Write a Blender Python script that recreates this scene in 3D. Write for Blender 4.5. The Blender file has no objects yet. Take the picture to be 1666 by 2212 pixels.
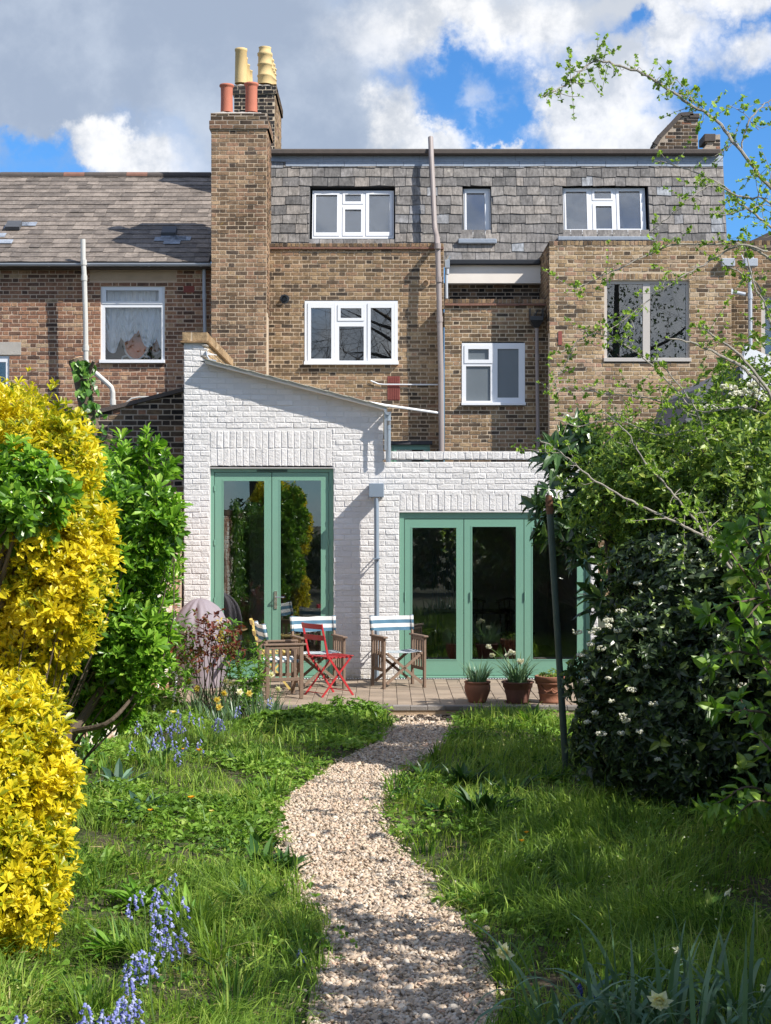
import bpy, math, random
import numpy as np
R = math.radians
rng = np.random.default_rng(11)
random.seed(11)
SC = bpy.context.scene
COL = SC.collection

# ------------------------------------------------------------------ camera, sky, sun, exposure
F, HX, HY, CZ = 3300.0, 833.0, 1120.0, 2.15      # focal length and horizon of the photograph (1666 px wide), eye height above the patio
GZ = -0.12                                       # lawn level, patio is at 0
cam = bpy.data.cameras.new('camera')
camo = bpy.data.objects.new('camera', cam)
COL.objects.link(camo)
camo.location = (0, 0, CZ)
camo.rotation_euler = (R(90), 0, 0)
cam.sensor_fit = 'VERTICAL'
cam.sensor_height = 36
cam.lens = 36 * F / 2212
cam.shift_y = 14 / 2212
cam.clip_start = 0.05
cam.clip_end = 3000
SC.camera = camo

SUN_AZ, SUN_EL = R(60), R(42)                    # azimuth away from the facade's normal, towards the right
sd = np.array([math.sin(SUN_AZ) * math.cos(SUN_EL), -math.cos(SUN_AZ) * math.cos(SUN_EL), math.sin(SUN_EL)])
sl = bpy.data.lights.new('sun', 'SUN')
sl.energy = 4.4
sl.angle = R(0.5)
sl.color = (1.0, 0.95, 0.87)
slo = bpy.data.objects.new('sun', sl)
COL.objects.link(slo)
from mathutils import Vector, Matrix
slo.rotation_euler = Vector(sd).to_track_quat('Z', 'Y').to_euler()

SC.view_settings.view_transform = 'Standard'
SC.view_settings.look = 'None'
SC.view_settings.exposure = 0.76
SC.view_settings.gamma = 1
SC.cycles.max_bounces = 8
SC.cycles.transparent_max_bounces = 16
SC.cycles.sample_clamp_indirect = 4
try:
    SC.cycles.use_denoising = True
except Exception:
    pass


def nd(nt, typ, ins=None, **kw):
    n = nt.nodes.new(typ)
    for k, v in kw.items():
        setattr(n, k, v)
    for k, v in (ins or {}).items():
        s = n.inputs[k]
        if isinstance(v, bpy.types.NodeSocket):
            nt.links.new(v, s)
        else:
            s.default_value = v
    return n


def mth(nt, op, a, b=None, c=None, clamp=False):
    n = nt.nodes.new('ShaderNodeMath')
    n.operation = op
    n.use_clamp = clamp
    for i, v in enumerate((a, b, c)):
        if v is None:
            continue
        if isinstance(v, bpy.types.NodeSocket):
            nt.links.new(v, n.inputs[i])
        else:
            n.inputs[i].default_value = v
    return n.outputs[0]


def vmth(nt, op, a, b=None):
    n = nt.nodes.new('ShaderNodeVectorMath')
    n.operation = op
    for i, v in enumerate((a, b)):
        if v is None:
            continue
        if isinstance(v, bpy.types.NodeSocket):
            nt.links.new(v, n.inputs[i])
        else:
            n.inputs[i].default_value = v
    return n.outputs['Value'] if op in ('LENGTH', 'DOT_PRODUCT', 'DISTANCE') else n.outputs[0]


def mixc(nt, fac, a, b, blend='MIX'):
    n = nt.nodes.new('ShaderNodeMix')
    n.data_type = 'RGBA'
    n.blend_type = blend
    for k, v in ((0, fac), (6, a), (7, b)):
        if isinstance(v, bpy.types.NodeSocket):
            nt.links.new(v, n.inputs[k])
        else:
            n.inputs[k].default_value = v if k == 0 else (tuple(v) + (1,))[:4]
    return n.outputs[2]


def ramp(nt, fac, stops, interp='LINEAR'):
    n = nt.nodes.new('ShaderNodeValToRGB')
    n.color_ramp.interpolation = interp
    el = n.color_ramp.elements
    while len(el) > 1:
        el.remove(el[-1])
    el[0].position = stops[0][0]
    el[0].color = (tuple(stops[0][1]) + (1,))[:4]
    for p, c in stops[1:]:
        e = el.new(p)
        e.color = (tuple(c) + (1,))[:4]
    nt.links.new(fac, n.inputs[0])
    return n.outputs[0]


def smooth(nt, v, lo, hi):
    n = nt.nodes.new('ShaderNodeMapRange')
    n.interpolation_type = 'SMOOTHSTEP'
    nt.links.new(v, n.inputs[0])
    n.inputs[1].default_value = lo
    n.inputs[2].default_value = hi
    n.inputs[3].default_value = 0
    n.inputs[4].default_value = 1
    return n.outputs[0]


def make_world():
    w = bpy.data.worlds.new('World')
    SC.world = w
    w.use_nodes = True
    nt = w.node_tree
    nt.nodes.clear()
    sky = nt.nodes.new('ShaderNodeTexSky')
    sky.sky_type = 'NISHITA'
    sky.sun_disc = False
    sky.sun_elevation = SUN_EL
    sky.sun_rotation = math.atan2(sd[0], sd[1])
    sky.air_density = 1.0
    sky.dust_density = 0.4
    sky.ozone_density = 2.5
    tc = nt.nodes.new('ShaderNodeTexCoord')
    d = vmth(nt, 'NORMALIZE', tc.outputs['Generated'])
    # broken cumulus: soft banks placed by compass direction and height, edges torn by noise
    n1 = nd(nt, 'ShaderNodeTexNoise', {'Vector': d, 'Scale': 9.0, 'Detail': 9.0, 'Roughness': 0.6})
    n2 = nd(nt, 'ShaderNodeTexNoise', {'Vector': d, 'Scale': 26.0, 'Detail': 8.0, 'Roughness': 0.62})
    n3 = nd(nt, 'ShaderNodeTexNoise', {'Vector': d, 'Scale': 4.0, 'Detail': 6.0, 'Roughness': 0.55})
    w1 = vmth(nt, 'SCALE', vmth(nt, 'SUBTRACT', n1.outputs['Color'], (0.5, 0.5, 0.5)))
    w1.node.inputs['Scale'].default_value = 0.10
    w2 = vmth(nt, 'SCALE', vmth(nt, 'SUBTRACT', n2.outputs['Color'], (0.5, 0.5, 0.5)))
    w2.node.inputs['Scale'].default_value = 0.055
    dw = vmth(nt, 'ADD', vmth(nt, 'ADD', d, w1), w2)

    def bank(px, py, rx, ry, soft):
        c = np.array([(px - HX) / F, 1.0, (HY - py) / F])
        L = np.linalg.norm(c)
        q = vmth(nt, 'MULTIPLY', vmth(nt, 'SUBTRACT', dw, tuple(c / L)), (F * L / rx, 1.2 * F * L / max(rx, ry), F * L / ry))
        ln = vmth(nt, 'LENGTH', q)
        return mth(nt, 'SUBTRACT', 1.0, smooth(nt, ln, 1.0 - soft, 1.0 + soft))

    def union(bs):
        o = bs[0]
        for b in bs[1:]:
            o = mth(nt, 'MAXIMUM', o, b)
        return o
    grey = union([bank(330, 60, 640, 260, .38), bank(60, 130, 330, 215, .3), bank(640, 230, 290, 190, .45), bank(1000, 10, 420, 80, .5)])
    white = union([bank(225, 330, 130, 52, .3), bank(1290, 240, 165, 125, .3), bank(1080, 60, 300, 85, .5), bank(950, 315, 130, 40, .35), bank(850, 270, 70, 70, .4), bank(1460, 110, 95, 90, .45), bank(1590, 20, 70, 60, .5),
                   bank(1400, 20, 210, 50, .5), bank(1045, 235, 50, 60, .6), bank(1120, 318, 40, 16, .4), bank(1630, 150, 90, 35, .9), bank(330, 350, 130, 50, .5)])
    # the rest of the sky (seen in the windows): scattered cloud
    rest = smooth(nt, n3.outputs['Fac'], 0.4, 0.58)
    yy = nd(nt, 'ShaderNodeSeparateXYZ', {0: d}).outputs['Y']
    rest = mth(nt, 'MULTIPLY', rest, mth(nt, 'SUBTRACT', 1.0, smooth(nt, yy, 0.45, 0.8)))
    hole = union([bank(1005, 185, 140, 92, .35), bank(1100, 265, 60, 50, .4), bank(1378, 78, 48, 38, .5), bank(30, 335, 60, 45, .5), bank(1080, 290, 60, 26, .5)])
    keep = mth(nt, 'SUBTRACT', 1.0, hole)
    white = mth(nt, 'MAXIMUM', mth(nt, 'MULTIPLY', white, keep), mth(nt, 'MULTIPLY', bank(1040, 225, 40, 45, .7), .5))
    grey = mth(nt, 'MULTIPLY', grey, keep)
    wh = mth(nt, 'MAXIMUM', white, rest)
    base = mixc(nt, 1.0, sky.outputs[0], (0.43, 0.83, 1.23), 'MULTIPLY')
    gtone = mixc(nt, smooth(nt, n1.outputs['Fac'], 0.38, 0.66), (2.75, 3.25, 4.1), (4.2, 4.7, 5.45))
    wtone = mixc(nt, smooth(nt, n2.outputs['Fac'], 0.36, 0.62), (4.4, 4.7, 5.2), (7.2, 7.2, 7.25))
    c1 = mixc(nt, mth(nt, 'MULTIPLY', grey, 0.94), base, gtone)
    c2 = mixc(nt, mth(nt, 'MULTIPLY', wh, 0.93), c1, wtone)
    bg = nd(nt, 'ShaderNodeBackground', {'Color': c2, 'Strength': 0.088})
    out = nt.nodes.new('ShaderNodeOutputWorld')
    nt.links.new(bg.outputs[0], out.inputs[0])


make_world()


# ------------------------------------------------------------------ picture <-> place helpers
def X(px, d): return (px - HX) * d / F
def Z(py, d): return CZ - (py - HY) * d / F
def GY(py, z=GZ): return (CZ - z) * F / (py - HY)
def P(px, py, d): return np.array([X(px, d), d, Z(py, d)])


# ------------------------------------------------------------------ objects
def wloc(o):
    v = np.zeros(3)
    while o is not None:
        v += np.array(o.location)
        o = o.parent
    return v


def tag(o, label=None, cat=None, group=None, kind=None):
    for k, v in (('label', label), ('category', cat), ('group', group), ('kind', kind)):
        if v:
            o[k] = v
    return o


def thing(name, label, cat, loc=(0, 0, 0), group=None):
    o = bpy.data.objects.new(name, None)
    o.empty_display_size = 0.2
    COL.objects.link(o)
    o.location = loc
    return tag(o, label, cat, group)


def dup(o, parent=None):
    c = o.copy()
    COL.objects.link(c)
    c.parent = parent
    for ch in [k for k in COL.objects if k.parent == o]:
        dup(ch, c)
    return c


class MB:
    def __init__(s):
        s.v, s.q, s.t, s.n = [], [], [], 0

    def add(s, v, q=None, t=None):
        v = np.asarray(v, float).reshape(-1, 3)
        if q is not None and len(q):
            s.q.append(np.asarray(q, np.int64).reshape(-1, 4) + s.n)
        if t is not None and len(t):
            s.t.append(np.asarray(t, np.int64).reshape(-1, 3) + s.n)
        s.v.append(v)
        s.n += len(v)
        return s

    def build(s, name, mat, parent=None, smooth=False, loc=None, label=None):
        me = bpy.data.meshes.new(name)
        v = np.concatenate(s.v)
        off = wloc(parent) if parent is not None else np.zeros(3)
        if loc is not None:
            v = v - np.asarray(loc, float)
        else:
            v = v - off
        q = np.concatenate(s.q) if s.q else np.zeros((0, 4), np.int64)
        t = np.concatenate(s.t) if s.t else np.zeros((0, 3), np.int64)
        me.vertices.add(len(v))
        me.vertices.foreach_set('co', v.astype(np.float32).ravel())
        idx = np.concatenate([q.ravel(), t.ravel()]).astype(np.int32)
        me.loops.add(len(idx))
        me.loops.foreach_set('vertex_index', idx)
        me.polygons.add(len(q) + len(t))
        st = np.concatenate([np.arange(len(q)) * 4, len(q) * 4 + np.arange(len(t)) * 3]).astype(np.int32)
        me.polygons.foreach_set('loop_start', st)
        me.polygons.foreach_set('use_smooth', np.full(len(st), bool(smooth)))
        me.update(calc_edges=True)
        me.validate()
        me.materials.append(mat)
        o = bpy.data.objects.new(name, me)
        COL.objects.link(o)
        if parent is not None:
            o.parent = parent
            if loc is not None:
                o.location = np.asarray(loc) - off
        elif loc is not None:
            o.location = loc
        if label:
            o['label'] = label
        return o


BQ = [(0, 1, 3, 2), (4, 6, 7, 5), (0, 4, 5, 1), (2, 3, 7, 6), (0, 2, 6, 4), (1, 5, 7, 3)]


def box(mb, x0, x1, y0, y1, z0, z1):
    v = [(x, y, z) for x in (x0, x1) for y in (y0, y1) for z in (z0, z1)]
    mb.add(v, BQ)
    return mb


def bbox(mb, x0, x1, y0, y1, z0, z1, b=.004):
    """box with chamfered long edges (bevelled on all front edges)"""
    c = np.array([(x0 + x1) / 2, (y0 + y1) / 2, (z0 + z1) / 2])
    h = np.array([(x1 - x0) / 2, (y1 - y0) / 2, (z1 - z0) / 2])
    b = min(b, *(h * .45))
    V, Q, T = [], [], []
    idx = {}
    for sx in (-1, 1):
        for sy in (-1, 1):
            for sz in (-1, 1):
                s_ = np.array([sx, sy, sz])
                for a in range(3):
                    p = h - b
                    p[a] = h[a]
                    idx[(sx, sy, sz, a)] = len(V)
                    V.append(c + s_ * p)
    for a in range(3):
        o1, o2 = [(1, 2), (0, 2), (0, 1)][a]
        for s in (-1, 1):
            k = []
            for (u, w) in ((-1, -1), (1, -1), (1, 1), (-1, 1)):
                t = [0, 0, 0]
                t[a] = s; t[o1] = u; t[o2] = w
                k.append(idx[(*t, a)])
            Q.append(k)
    for a in range(3):
        o1, o2 = [(1, 2), (0, 2), (0, 1)][a]
        for u in (-1, 1):
            for w in (-1, 1):
                k = []
                for s, ax in ((-1, o1), (1, o1), (1, o2), (-1, o2)):
                    t = [0, 0, 0]
                    t[a] = s; t[o1] = u; t[o2] = w
                    k.append(idx[(*t, ax)])
                Q.append(k)
    for sx in (-1, 1):
        for sy in (-1, 1):
            for sz in (-1, 1):
                T.append([idx[(sx, sy, sz, a)] for a in range(3)])
    mb.add(V, Q, T)
    return mb


def nrm(v):
    v = np.asarray(v, float)
    return v / (np.linalg.norm(v, axis=-1, keepdims=True) + 1e-12)


def bar(mb, p0, p1, w, h, up=(0, 0, 1)):
    p0, p1 = np.asarray(p0, float), np.asarray(p1, float)
    d = nrm(p1 - p0)
    s = np.cross(d, up)
    if np.linalg.norm(s) < 1e-4:
        s = np.cross(d, (1, 0, 0))
    s = nrm(s)
    u = np.cross(s, d)
    v = [p + a * s * w / 2 + b * u * h / 2 for p in (p0, p1) for a in (-1, 1) for b in (-1, 1)]
    mb.add(v, BQ)
    return mb


def tube(mb, pts, r, n=8, cap=True):
    pts = np.asarray(pts, float)
    k = len(pts)
    r = np.broadcast_to(np.asarray(r, float), (k,))
    tg = np.gradient(pts, axis=0)
    tg = nrm(tg)
    a = np.array([0, 0, 1.0]) if abs(tg[0][2]) < .9 else np.array([1.0, 0, 0])
    s = nrm(np.cross(tg[0], a))
    V = []
    an = np.linspace(0, 2 * math.pi, n, endpoint=False)
    for i in range(k):
        s = nrm(s - tg[i] * np.dot(s, tg[i]))
        u = np.cross(tg[i], s)
        V.append(pts[i] + r[i] * (np.cos(an)[:, None] * s + np.sin(an)[:, None] * u))
    V = np.concatenate(V)
    i = np.arange(k - 1)[:, None] * n
    j = np.arange(n)[None]
    j2 = (j + 1) % n
    Q = np.stack([i + j, i + j2, i + n + j2, i + n + j], -1).reshape(-1, 4)
    T = []
    if cap:
        V = np.concatenate([V, pts[:1], pts[-1:]])
        for q in range(n):
            T += [(k * n, (q + 1) % n, q), (k * n + 1, (k - 1) * n + q, (k - 1) * n + (q + 1) % n)]
    mb.add(V, Q, T)
    return mb


def lathe(mb, prof, c, n=24, fn=None):
    """prof: (radius, z) list; c: centre"""
    prof = np.asarray(prof, float)
    an = np.linspace(0, 2 * math.pi, n, endpoint=False)
    k = len(prof)
    V = np.zeros((k, n, 3))
    rr = prof[:, 0][:, None] * np.ones(n)[None]
    if fn:
        rr = rr * fn(an[None], prof[:, 1][:, None])
    V[..., 0] = c[0] + rr * np.cos(an)
    V[..., 1] = c[1] + rr * np.sin(an)
    V[..., 2] = c[2] + prof[:, 1][:, None]
    i = np.arange(k - 1)[:, None] * n
    j = np.arange(n)[None]
    j2 = (j + 1) % n
    Q = np.stack([i + j, i + j2, i + n + j2, i + n + j], -1).reshape(-1, 4)
    mb.add(V.reshape(-1, 3), Q)
    return mb


def spline(pts, n=24):
    pts = np.asarray(pts, float)
    k = len(pts)
    p = np.concatenate([2 * pts[:1] - pts[1:2], pts, 2 * pts[-1:] - pts[-2:-1]])
    out = []
    for u in np.linspace(0, k - 1 - 1e-6, n):
        i = int(u)
        t = u - i
        a, b, c, d = p[i:i + 4]
        out.append(.5 * ((2 * b) + (-a + c) * t + (2 * a - 5 * b + 4 * c - d) * t * t + (-a + 3 * b - 3 * c + d) * t ** 3))
    return np.array(out)


def prism(mb, poly, y0, y1):
    """polygon in x,z between two depths"""
    n = len(poly)
    v = [(x, y0, z) for x, z in poly] + [(x, y1, z) for x, z in poly]
    q = [(i, (i + 1) % n, n + (i + 1) % n, n + i) for i in range(n)]
    t = []
    for i in range(1, n - 1):
        t += [(0, i + 1, i), (n, n + i, n + i + 1)]
    mb.add(v, q, t)
    return mb


# ------------------------------------------------------------------ materials
def newmat(name):
    m = bpy.data.materials.new(name)
    m.use_nodes = True
    nt = m.node_tree
    b = nt.nodes['Principled BSDF']
    return m, nt, b


def objco(nt):
    return nt.nodes.new('ShaderNodeTexCoord').outputs['Object']


def bump(nt, b, h, strength, dist=.01):
    n = nd(nt, 'ShaderNodeBump', {'Height': h, 'Strength': strength, 'Distance': dist})
    nt.links.new(n.outputs[0], b.inputs['Normal'])


def plain(name, c, rough=.6, var=.15, scale=8, bmp=0, bs=60, metal=0, spec=.5, island=0):
    m, nt, b = newmat(name)
    co = objco(nt)
    n = nd(nt, 'ShaderNodeTexNoise', {'Vector': co, 'Scale': scale, 'Detail': 6.0, 'Roughness': .6})
    c = np.array(c)
    col = mixc(nt, n.outputs['Fac'], tuple(c * (1 - var)), tuple(c * (1 + var)))
    if island:
        g = nt.nodes.new('ShaderNodeNewGeometry')
        f = nd(nt, 'ShaderNodeMapRange', {0: g.outputs['Random Per Island'], 3: 1 - island, 4: 1 + island})
        col = vmth(nt, 'MULTIPLY', col, f.outputs[0])
    nt.links.new(col, b.inputs['Base Color'])
    b.inputs['Roughness'].default_value = rough
    b.inputs['Metallic'].default_value = metal
    b.inputs['Specular IOR Level'].default_value = spec
    if bmp:
        n2 = nd(nt, 'ShaderNodeTexNoise', {'Vector': co, 'Scale': bs, 'Detail': 5.0})
        bump(nt, b, n2.outputs['Fac'], bmp)
    return m


def brickmat(name, stops, stain=.35, white=None, lichen=0):
    m, nt, b = newmat(name)
    co = objco(nt)
    g = nt.nodes.new('ShaderNodeNewGeometry')
    col = ramp(nt, g.outputs['Random Per Island'], stops)
    n1 = nd(nt, 'ShaderNodeTexNoise', {'Vector': co, 'Scale': 1.1, 'Detail': 5.0, 'Roughness': .6})
    n2 = nd(nt, 'ShaderNodeTexNoise', {'Vector': co, 'Scale': 24.0, 'Detail': 6.0, 'Roughness': .7})
    n3 = nd(nt, 'ShaderNodeTexNoise', {'Vector': co, 'Scale': 9.0, 'Detail': 4.0, 'Roughness': .6})
    mpb = nd(nt, 'ShaderNodeMapping', {0: co, 3: (.7, .7, 1.5)})
    nt.links.new(mpb.outputs[0], n1.inputs['Vector'])
    k1 = nd(nt, 'ShaderNodeMapRange', {0: n1.outputs['Fac'], 1: .3, 2: .7, 3: 1 - stain * 1.25, 4: 1 + stain * .7})
    k2 = nd(nt, 'ShaderNodeMapRange', {0: n2.outputs['Fac'], 1: .25, 2: .75, 3: .6, 4: 1.35})
    col = vmth(nt, 'MULTIPLY', col, k1.outputs[0])
    col = vmth(nt, 'MULTIPLY', col, k2.outputs[0])
    mps = nd(nt, 'ShaderNodeMapping', {0: co, 3: (2.6, 2.6, .3)})
    n7 = nd(nt, 'ShaderNodeTexNoise', {'Vector': mps.outputs[0], 'Scale': 1.0, 'Detail': 5.0, 'Roughness': .65})
    k7 = nd(nt, 'ShaderNodeMapRange', {0: n7.outputs['Fac'], 1: .3, 2: .68, 3: 1.1, 4: .62})
    col = vmth(nt, 'MULTIPLY', col, k7.outputs[0])
    soot = smooth(nt, n3.outputs['Fac'], .56, .74)
    col = mixc(nt, mth(nt, 'MULTIPLY', soot, .55), col, (.05, .042, .036))
    if lichen:
        n4 = nd(nt, 'ShaderNodeTexNoise', {'Vector': co, 'Scale': 7.0, 'Detail': 3.0})
        col = mixc(nt, mth(nt, 'MULTIPLY', smooth(nt, n4.outputs['Fac'], .66, .72), lichen), col, (.36, .24, .04))
    nt.links.new(col, b.inputs['Base Color'])
    b.inputs['Roughness'].default_value = .92
    b.inputs['Specular IOR Level'].default_value = .15
    bump(nt, b, n2.outputs['Fac'], .7, .012)
    return m


def leafmat(name, stops, trans=.35, rough=.45, spec=.4, patch=None):
    m, nt, b = newmat(name)
    g = nt.nodes.new('ShaderNodeNewGeometry')
    f = g.outputs['Random Per Island']
    if patch:
        co = objco(nt)
        n = nd(nt, 'ShaderNodeTexNoise', {'Vector': co, 'Scale': patch, 'Detail': 3.0})
        f = mth(nt, 'ADD', mth(nt, 'MULTIPLY', f, .55), mth(nt, 'MULTIPLY', smooth(nt, n.outputs['Fac'], .3, .7), .45))
    col = ramp(nt, f, stops)
    nt.links.new(col, b.inputs['Base Color'])
    b.inputs['Roughness'].default_value = rough
    b.inputs['Specular IOR Level'].default_value = spec
    tr = nd(nt, 'ShaderNodeBsdfTranslucent', {'Color': vmth(nt, 'MULTIPLY', col, (1.25, 1.3, .8))})
    mx = nd(nt, 'ShaderNodeMixShader', {0: trans, 1: b.outputs[0], 2: tr.outputs[0]})
    nt.links.new(mx.outputs[0], nt.nodes['Material Output'].inputs[0])
    return m


def glassmat(name, refl, tint=(1, 1, 1)):
    m, nt, b = newmat(name)
    fr = nd(nt, 'ShaderNodeFresnel', {'IOR': 1.5})
    fac = mth(nt, 'ADD', fr.outputs[0], refl, clamp=True)
    tr = nd(nt, 'ShaderNodeBsdfTransparent', {'Color': tuple(tint) + (1,)})
    gl = nd(nt, 'ShaderNodeBsdfGlossy', {'Roughness': 0.0, 'Color': (.9, .93, .95, 1)})
    if refl > .12:
        n = nd(nt, 'ShaderNodeTexNoise', {'Vector': objco(nt), 'Scale': 2.2, 'Detail': 1.0})
        bn = nd(nt, 'ShaderNodeBump', {'Height': n.outputs['Fac'], 'Strength': .05, 'Distance': .02})
        nt.links.new(bn.outputs[0], gl.inputs['Normal'])
    mx = nd(nt, 'ShaderNodeMixShader', {0: fac, 1: tr.outputs[0], 2: gl.outputs[0]})
    nt.links.new(mx.outputs[0], nt.nodes['Material Output'].inputs[0])
    return m


M = {}
M['stock'] = brickmat('brown stock brick', [(0, (.075, .06, .048)), (.14, (.15, .105, .07)), (.38, (.25, .17, .1)), (.66, (.34, .23, .13)), (.84, (.3, .18, .115)), (1, (.42, .3, .175))])
M['yellow'] = brickmat('yellow stock brick', [(0, (.09, .07, .055)), (.15, (.27, .18, .105)), (.45, (.41, .285, .165)), (.7, (.5, .36, .21)), (.85, (.41, .24, .165)), (1, (.55, .43, .29))], .2)
M['red'] = brickmat('red brown brick', [(0, (.11, .07, .055)), (.2, (.23, .13, .088)), (.5, (.33, .165, .105)), (.75, (.36, .2, .12)), (.9, (.43, .26, .16)), (1, (.46, .34, .22))], .2)
M['soot'] = brickmat('sooty brick', [(0, (.03, .027, .026)), (.35, (.075, .06, .05)), (.65, (.16, .11, .072)), (.9, (.26, .175, .105)), (1, (.34, .17, .11))], .35)  # also carries the shade painted into the far right stacks
M['soot_black'] = brickmat('blackened brick', [(0, (.02, .02, .022)), (.6, (.045, .042, .042)), (.9, (.09, .07, .06)), (1, (.14, .09, .07))], .3)
M['chimney'] = brickmat('chimney brick', [(0, (.09, .068, .055)), (.2, (.2, .135, .088)), (.5, (.31, .2, .122)), (.75, (.35, .205, .135)), (1, (.44, .31, .19))], .45, lichen=.35)
M['coping'] = brickmat('coping brick', [(0, (.05, .045, .04)), (.5, (.15, .1, .065)), (1, (.26, .19, .12))], .3)
M['buff'] = brickmat('buff coping brick', [(0, (.34, .22, .12)), (1, (.5, .36, .21))], .2)
M['mortar'] = plain('tan mortar', (.48, .375, .265), .95, .3, 3, .5, 90)
M['mortar_light'] = plain('pale mortar', (.53, .43, .31), .95, .3, 3, .5, 90)
M['mortar_red'] = plain('pinkish mortar', (.52, .39, .29), .95, .25, 3, .5, 90)
M['mortar_dark'] = plain('weathered mortar', (.4, .33, .26), .95, .35, 3, .5, 90)


def whitebrick():
    m, nt, b = newmat('white painted brick')
    co = objco(nt)
    g = nt.nodes.new('ShaderNodeNewGeometry')
    n2 = nd(nt, 'ShaderNodeTexNoise', {'Vector': co, 'Scale': 17.0, 'Detail': 7.0, 'Roughness': .72})
    n1 = nd(nt, 'ShaderNodeTexNoise', {'Vector': co, 'Scale': 1.6, 'Detail': 4.0})
    n3 = nd(nt, 'ShaderNodeTexNoise', {'Vector': co, 'Scale': 6.0, 'Detail': 5.0, 'Roughness': .7})
    k = nd(nt, 'ShaderNodeMapRange', {0: g.outputs['Random Per Island'], 3: .92, 4: 1.04})
    col = mixc(nt, n1.outputs['Fac'], (.66, .637, .615), (.735, .713, .695))
    col = vmth(nt, 'MULTIPLY', col, k.outputs[0])
    col = mixc(nt, mth(nt, 'MULTIPLY', smooth(nt, n3.outputs['Fac'], .58, .78), .35), col, (.55, .5, .46))
    mpn = nd(nt, 'ShaderNodeMapping', {0: co, 3: (7, 1, .7)})
    n5 = nd(nt, 'ShaderNodeTexNoise', {'Vector': mpn.outputs[0], 'Scale': 1.0, 'Detail': 6.0, 'Roughness': .7})
    col = mixc(nt, mth(nt, 'MULTIPLY', smooth(nt, n5.outputs['Fac'], .54, .76), .4), col, (.5, .46, .4))
    n6 = nd(nt, 'ShaderNodeTexNoise', {'Vector': co, 'Scale': 3.3, 'Detail': 8.0, 'Roughness': .8})
    col = mixc(nt, mth(nt, 'MULTIPLY', smooth(nt, n6.outputs['Fac'], .71, .74), .7), col, (.32, .17, .12))
    z = nd(nt, 'ShaderNodeSeparateXYZ', {0: co}).outputs['Z']
    low = mth(nt, 'SUBTRACT', 1.0, smooth(nt, z, -.02, .2))
    low = mth(nt, 'MULTIPLY', low, smooth(nt, n3.outputs['Fac'], .35, .6))
    col = mixc(nt, mth(nt, 'MULTIPLY', low, .75), col, (.36, .3, .17))
    nt.links.new(col, b.inputs['Base Color'])
    b.inputs['Roughness'].default_value = .75
    b.inputs['Specular IOR Level'].default_value = .25
    bump(nt, b, n2.outputs['Fac'], .9, .02)
    return m


M['white'] = whitebrick()
M['white_joint'] = plain('painted joint', (.65, .63, .61), .85, .08, 3, .3, 70)
M['upvc'] = plain('white window plastic', (.72, .73, .755), .35, .03, 3)
M['beige_frame'] = plain('stone coloured window frame', (.5, .46, .42), .45, .05, 3)
M['green'] = plain('sage green door paint', (.165, .325, .24), .38, .06, 5)
M['green_dark'] = plain('green rubber seal', (.03, .07, .055), .6, .05, 5)
M['lead'] = plain('lead flashing', (.27, .31, .37), .5, .25, 14, .3, 40)
M['lead_dark'] = plain('dark lead', (.07, .075, .085), .6, .2, 12)
M['felt'] = plain('roofing felt', (.055, .055, .06), .9, .3, 10, .5, 60)
M['felt_brown'] = plain('weathered roof edge', (.085, .07, .062), .9, .3, 8, .5, 50)
M['pipe'] = plain('brownish grey pipe', (.29, .245, .23), .5, .15, 3)
M['pipe_pale'] = plain('pale grey pipe', (.5, .49, .46), .5, .12, 3)
M['pipe_white'] = plain('white plastic pipe', (.75, .76, .78), .4, .08, 3)
M['pipe_blue'] = plain('grey blue metal pipe', (.23, .28, .34), .4, .1, 5, metal=.2)
M['pipe_grey'] = plain('mid grey plastic pipe', (.4, .43, .48), .45, .08, 5)
M['black_plastic'] = plain('black rainwater plastic', (.02, .022, .026), .35, .2, 5)
M['zinc'] = plain('zinc', (.42, .45, .48), .35, .15, 5, metal=.7)
M['render_white'] = plain('cream painted board', (.78, .72, .65), .8, .1, 3)
M['render_tan'] = plain('tan render', (.42, .31, .21), .95, .2, 4, .4, 50)
M['concrete'] = plain('concrete', (.4, .37, .33), .95, .25, 6, .5, 50)
M['red_clay'] = plain('red terracotta', (.43, .14, .085), .8, .2, 6, .2, 40)
M['yellow_clay'] = plain('buff clay', (.56, .41, .19), .75, .12, 6, .2, 40)
M['terracotta'] = plain('garden terracotta', (.25, .105, .062), .85, .3, 9, .3, 50)
M['terracotta_dark'] = plain('brown terracotta', (.15, .068, .05), .85, .3, 9, .3, 50)
M['tile_red'] = plain('red clay tile', (.21, .105, .075), .9, .3, 9, .3, 50)
M['airbrick'] = plain('air brick', (.25, .07, .055), .85, .2, 9)
M['glass'] = glassmat('window glass', .07)
M['glass_frost'] = plain('obscured glass', (.13, .15, .165), .28, .12, 3, .25, 120, spec=.6)
M['glass_sky'] = glassmat('coated window glass', .2, (.6, .7, .85))
M['glass_door'] = glassmat('door glass', .1, (.85, .88, .87))
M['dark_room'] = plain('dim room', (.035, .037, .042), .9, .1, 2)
M['room_wall'] = plain('room wall', (.55, .52, .48), .9, .05, 2)
M['room_floor'] = plain('room floor', (.26, .18, .12), .6, .2, 3)
M['steel'] = plain('brushed steel', (.6, .6, .58), .25, .05, 4, metal=.9)


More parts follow.
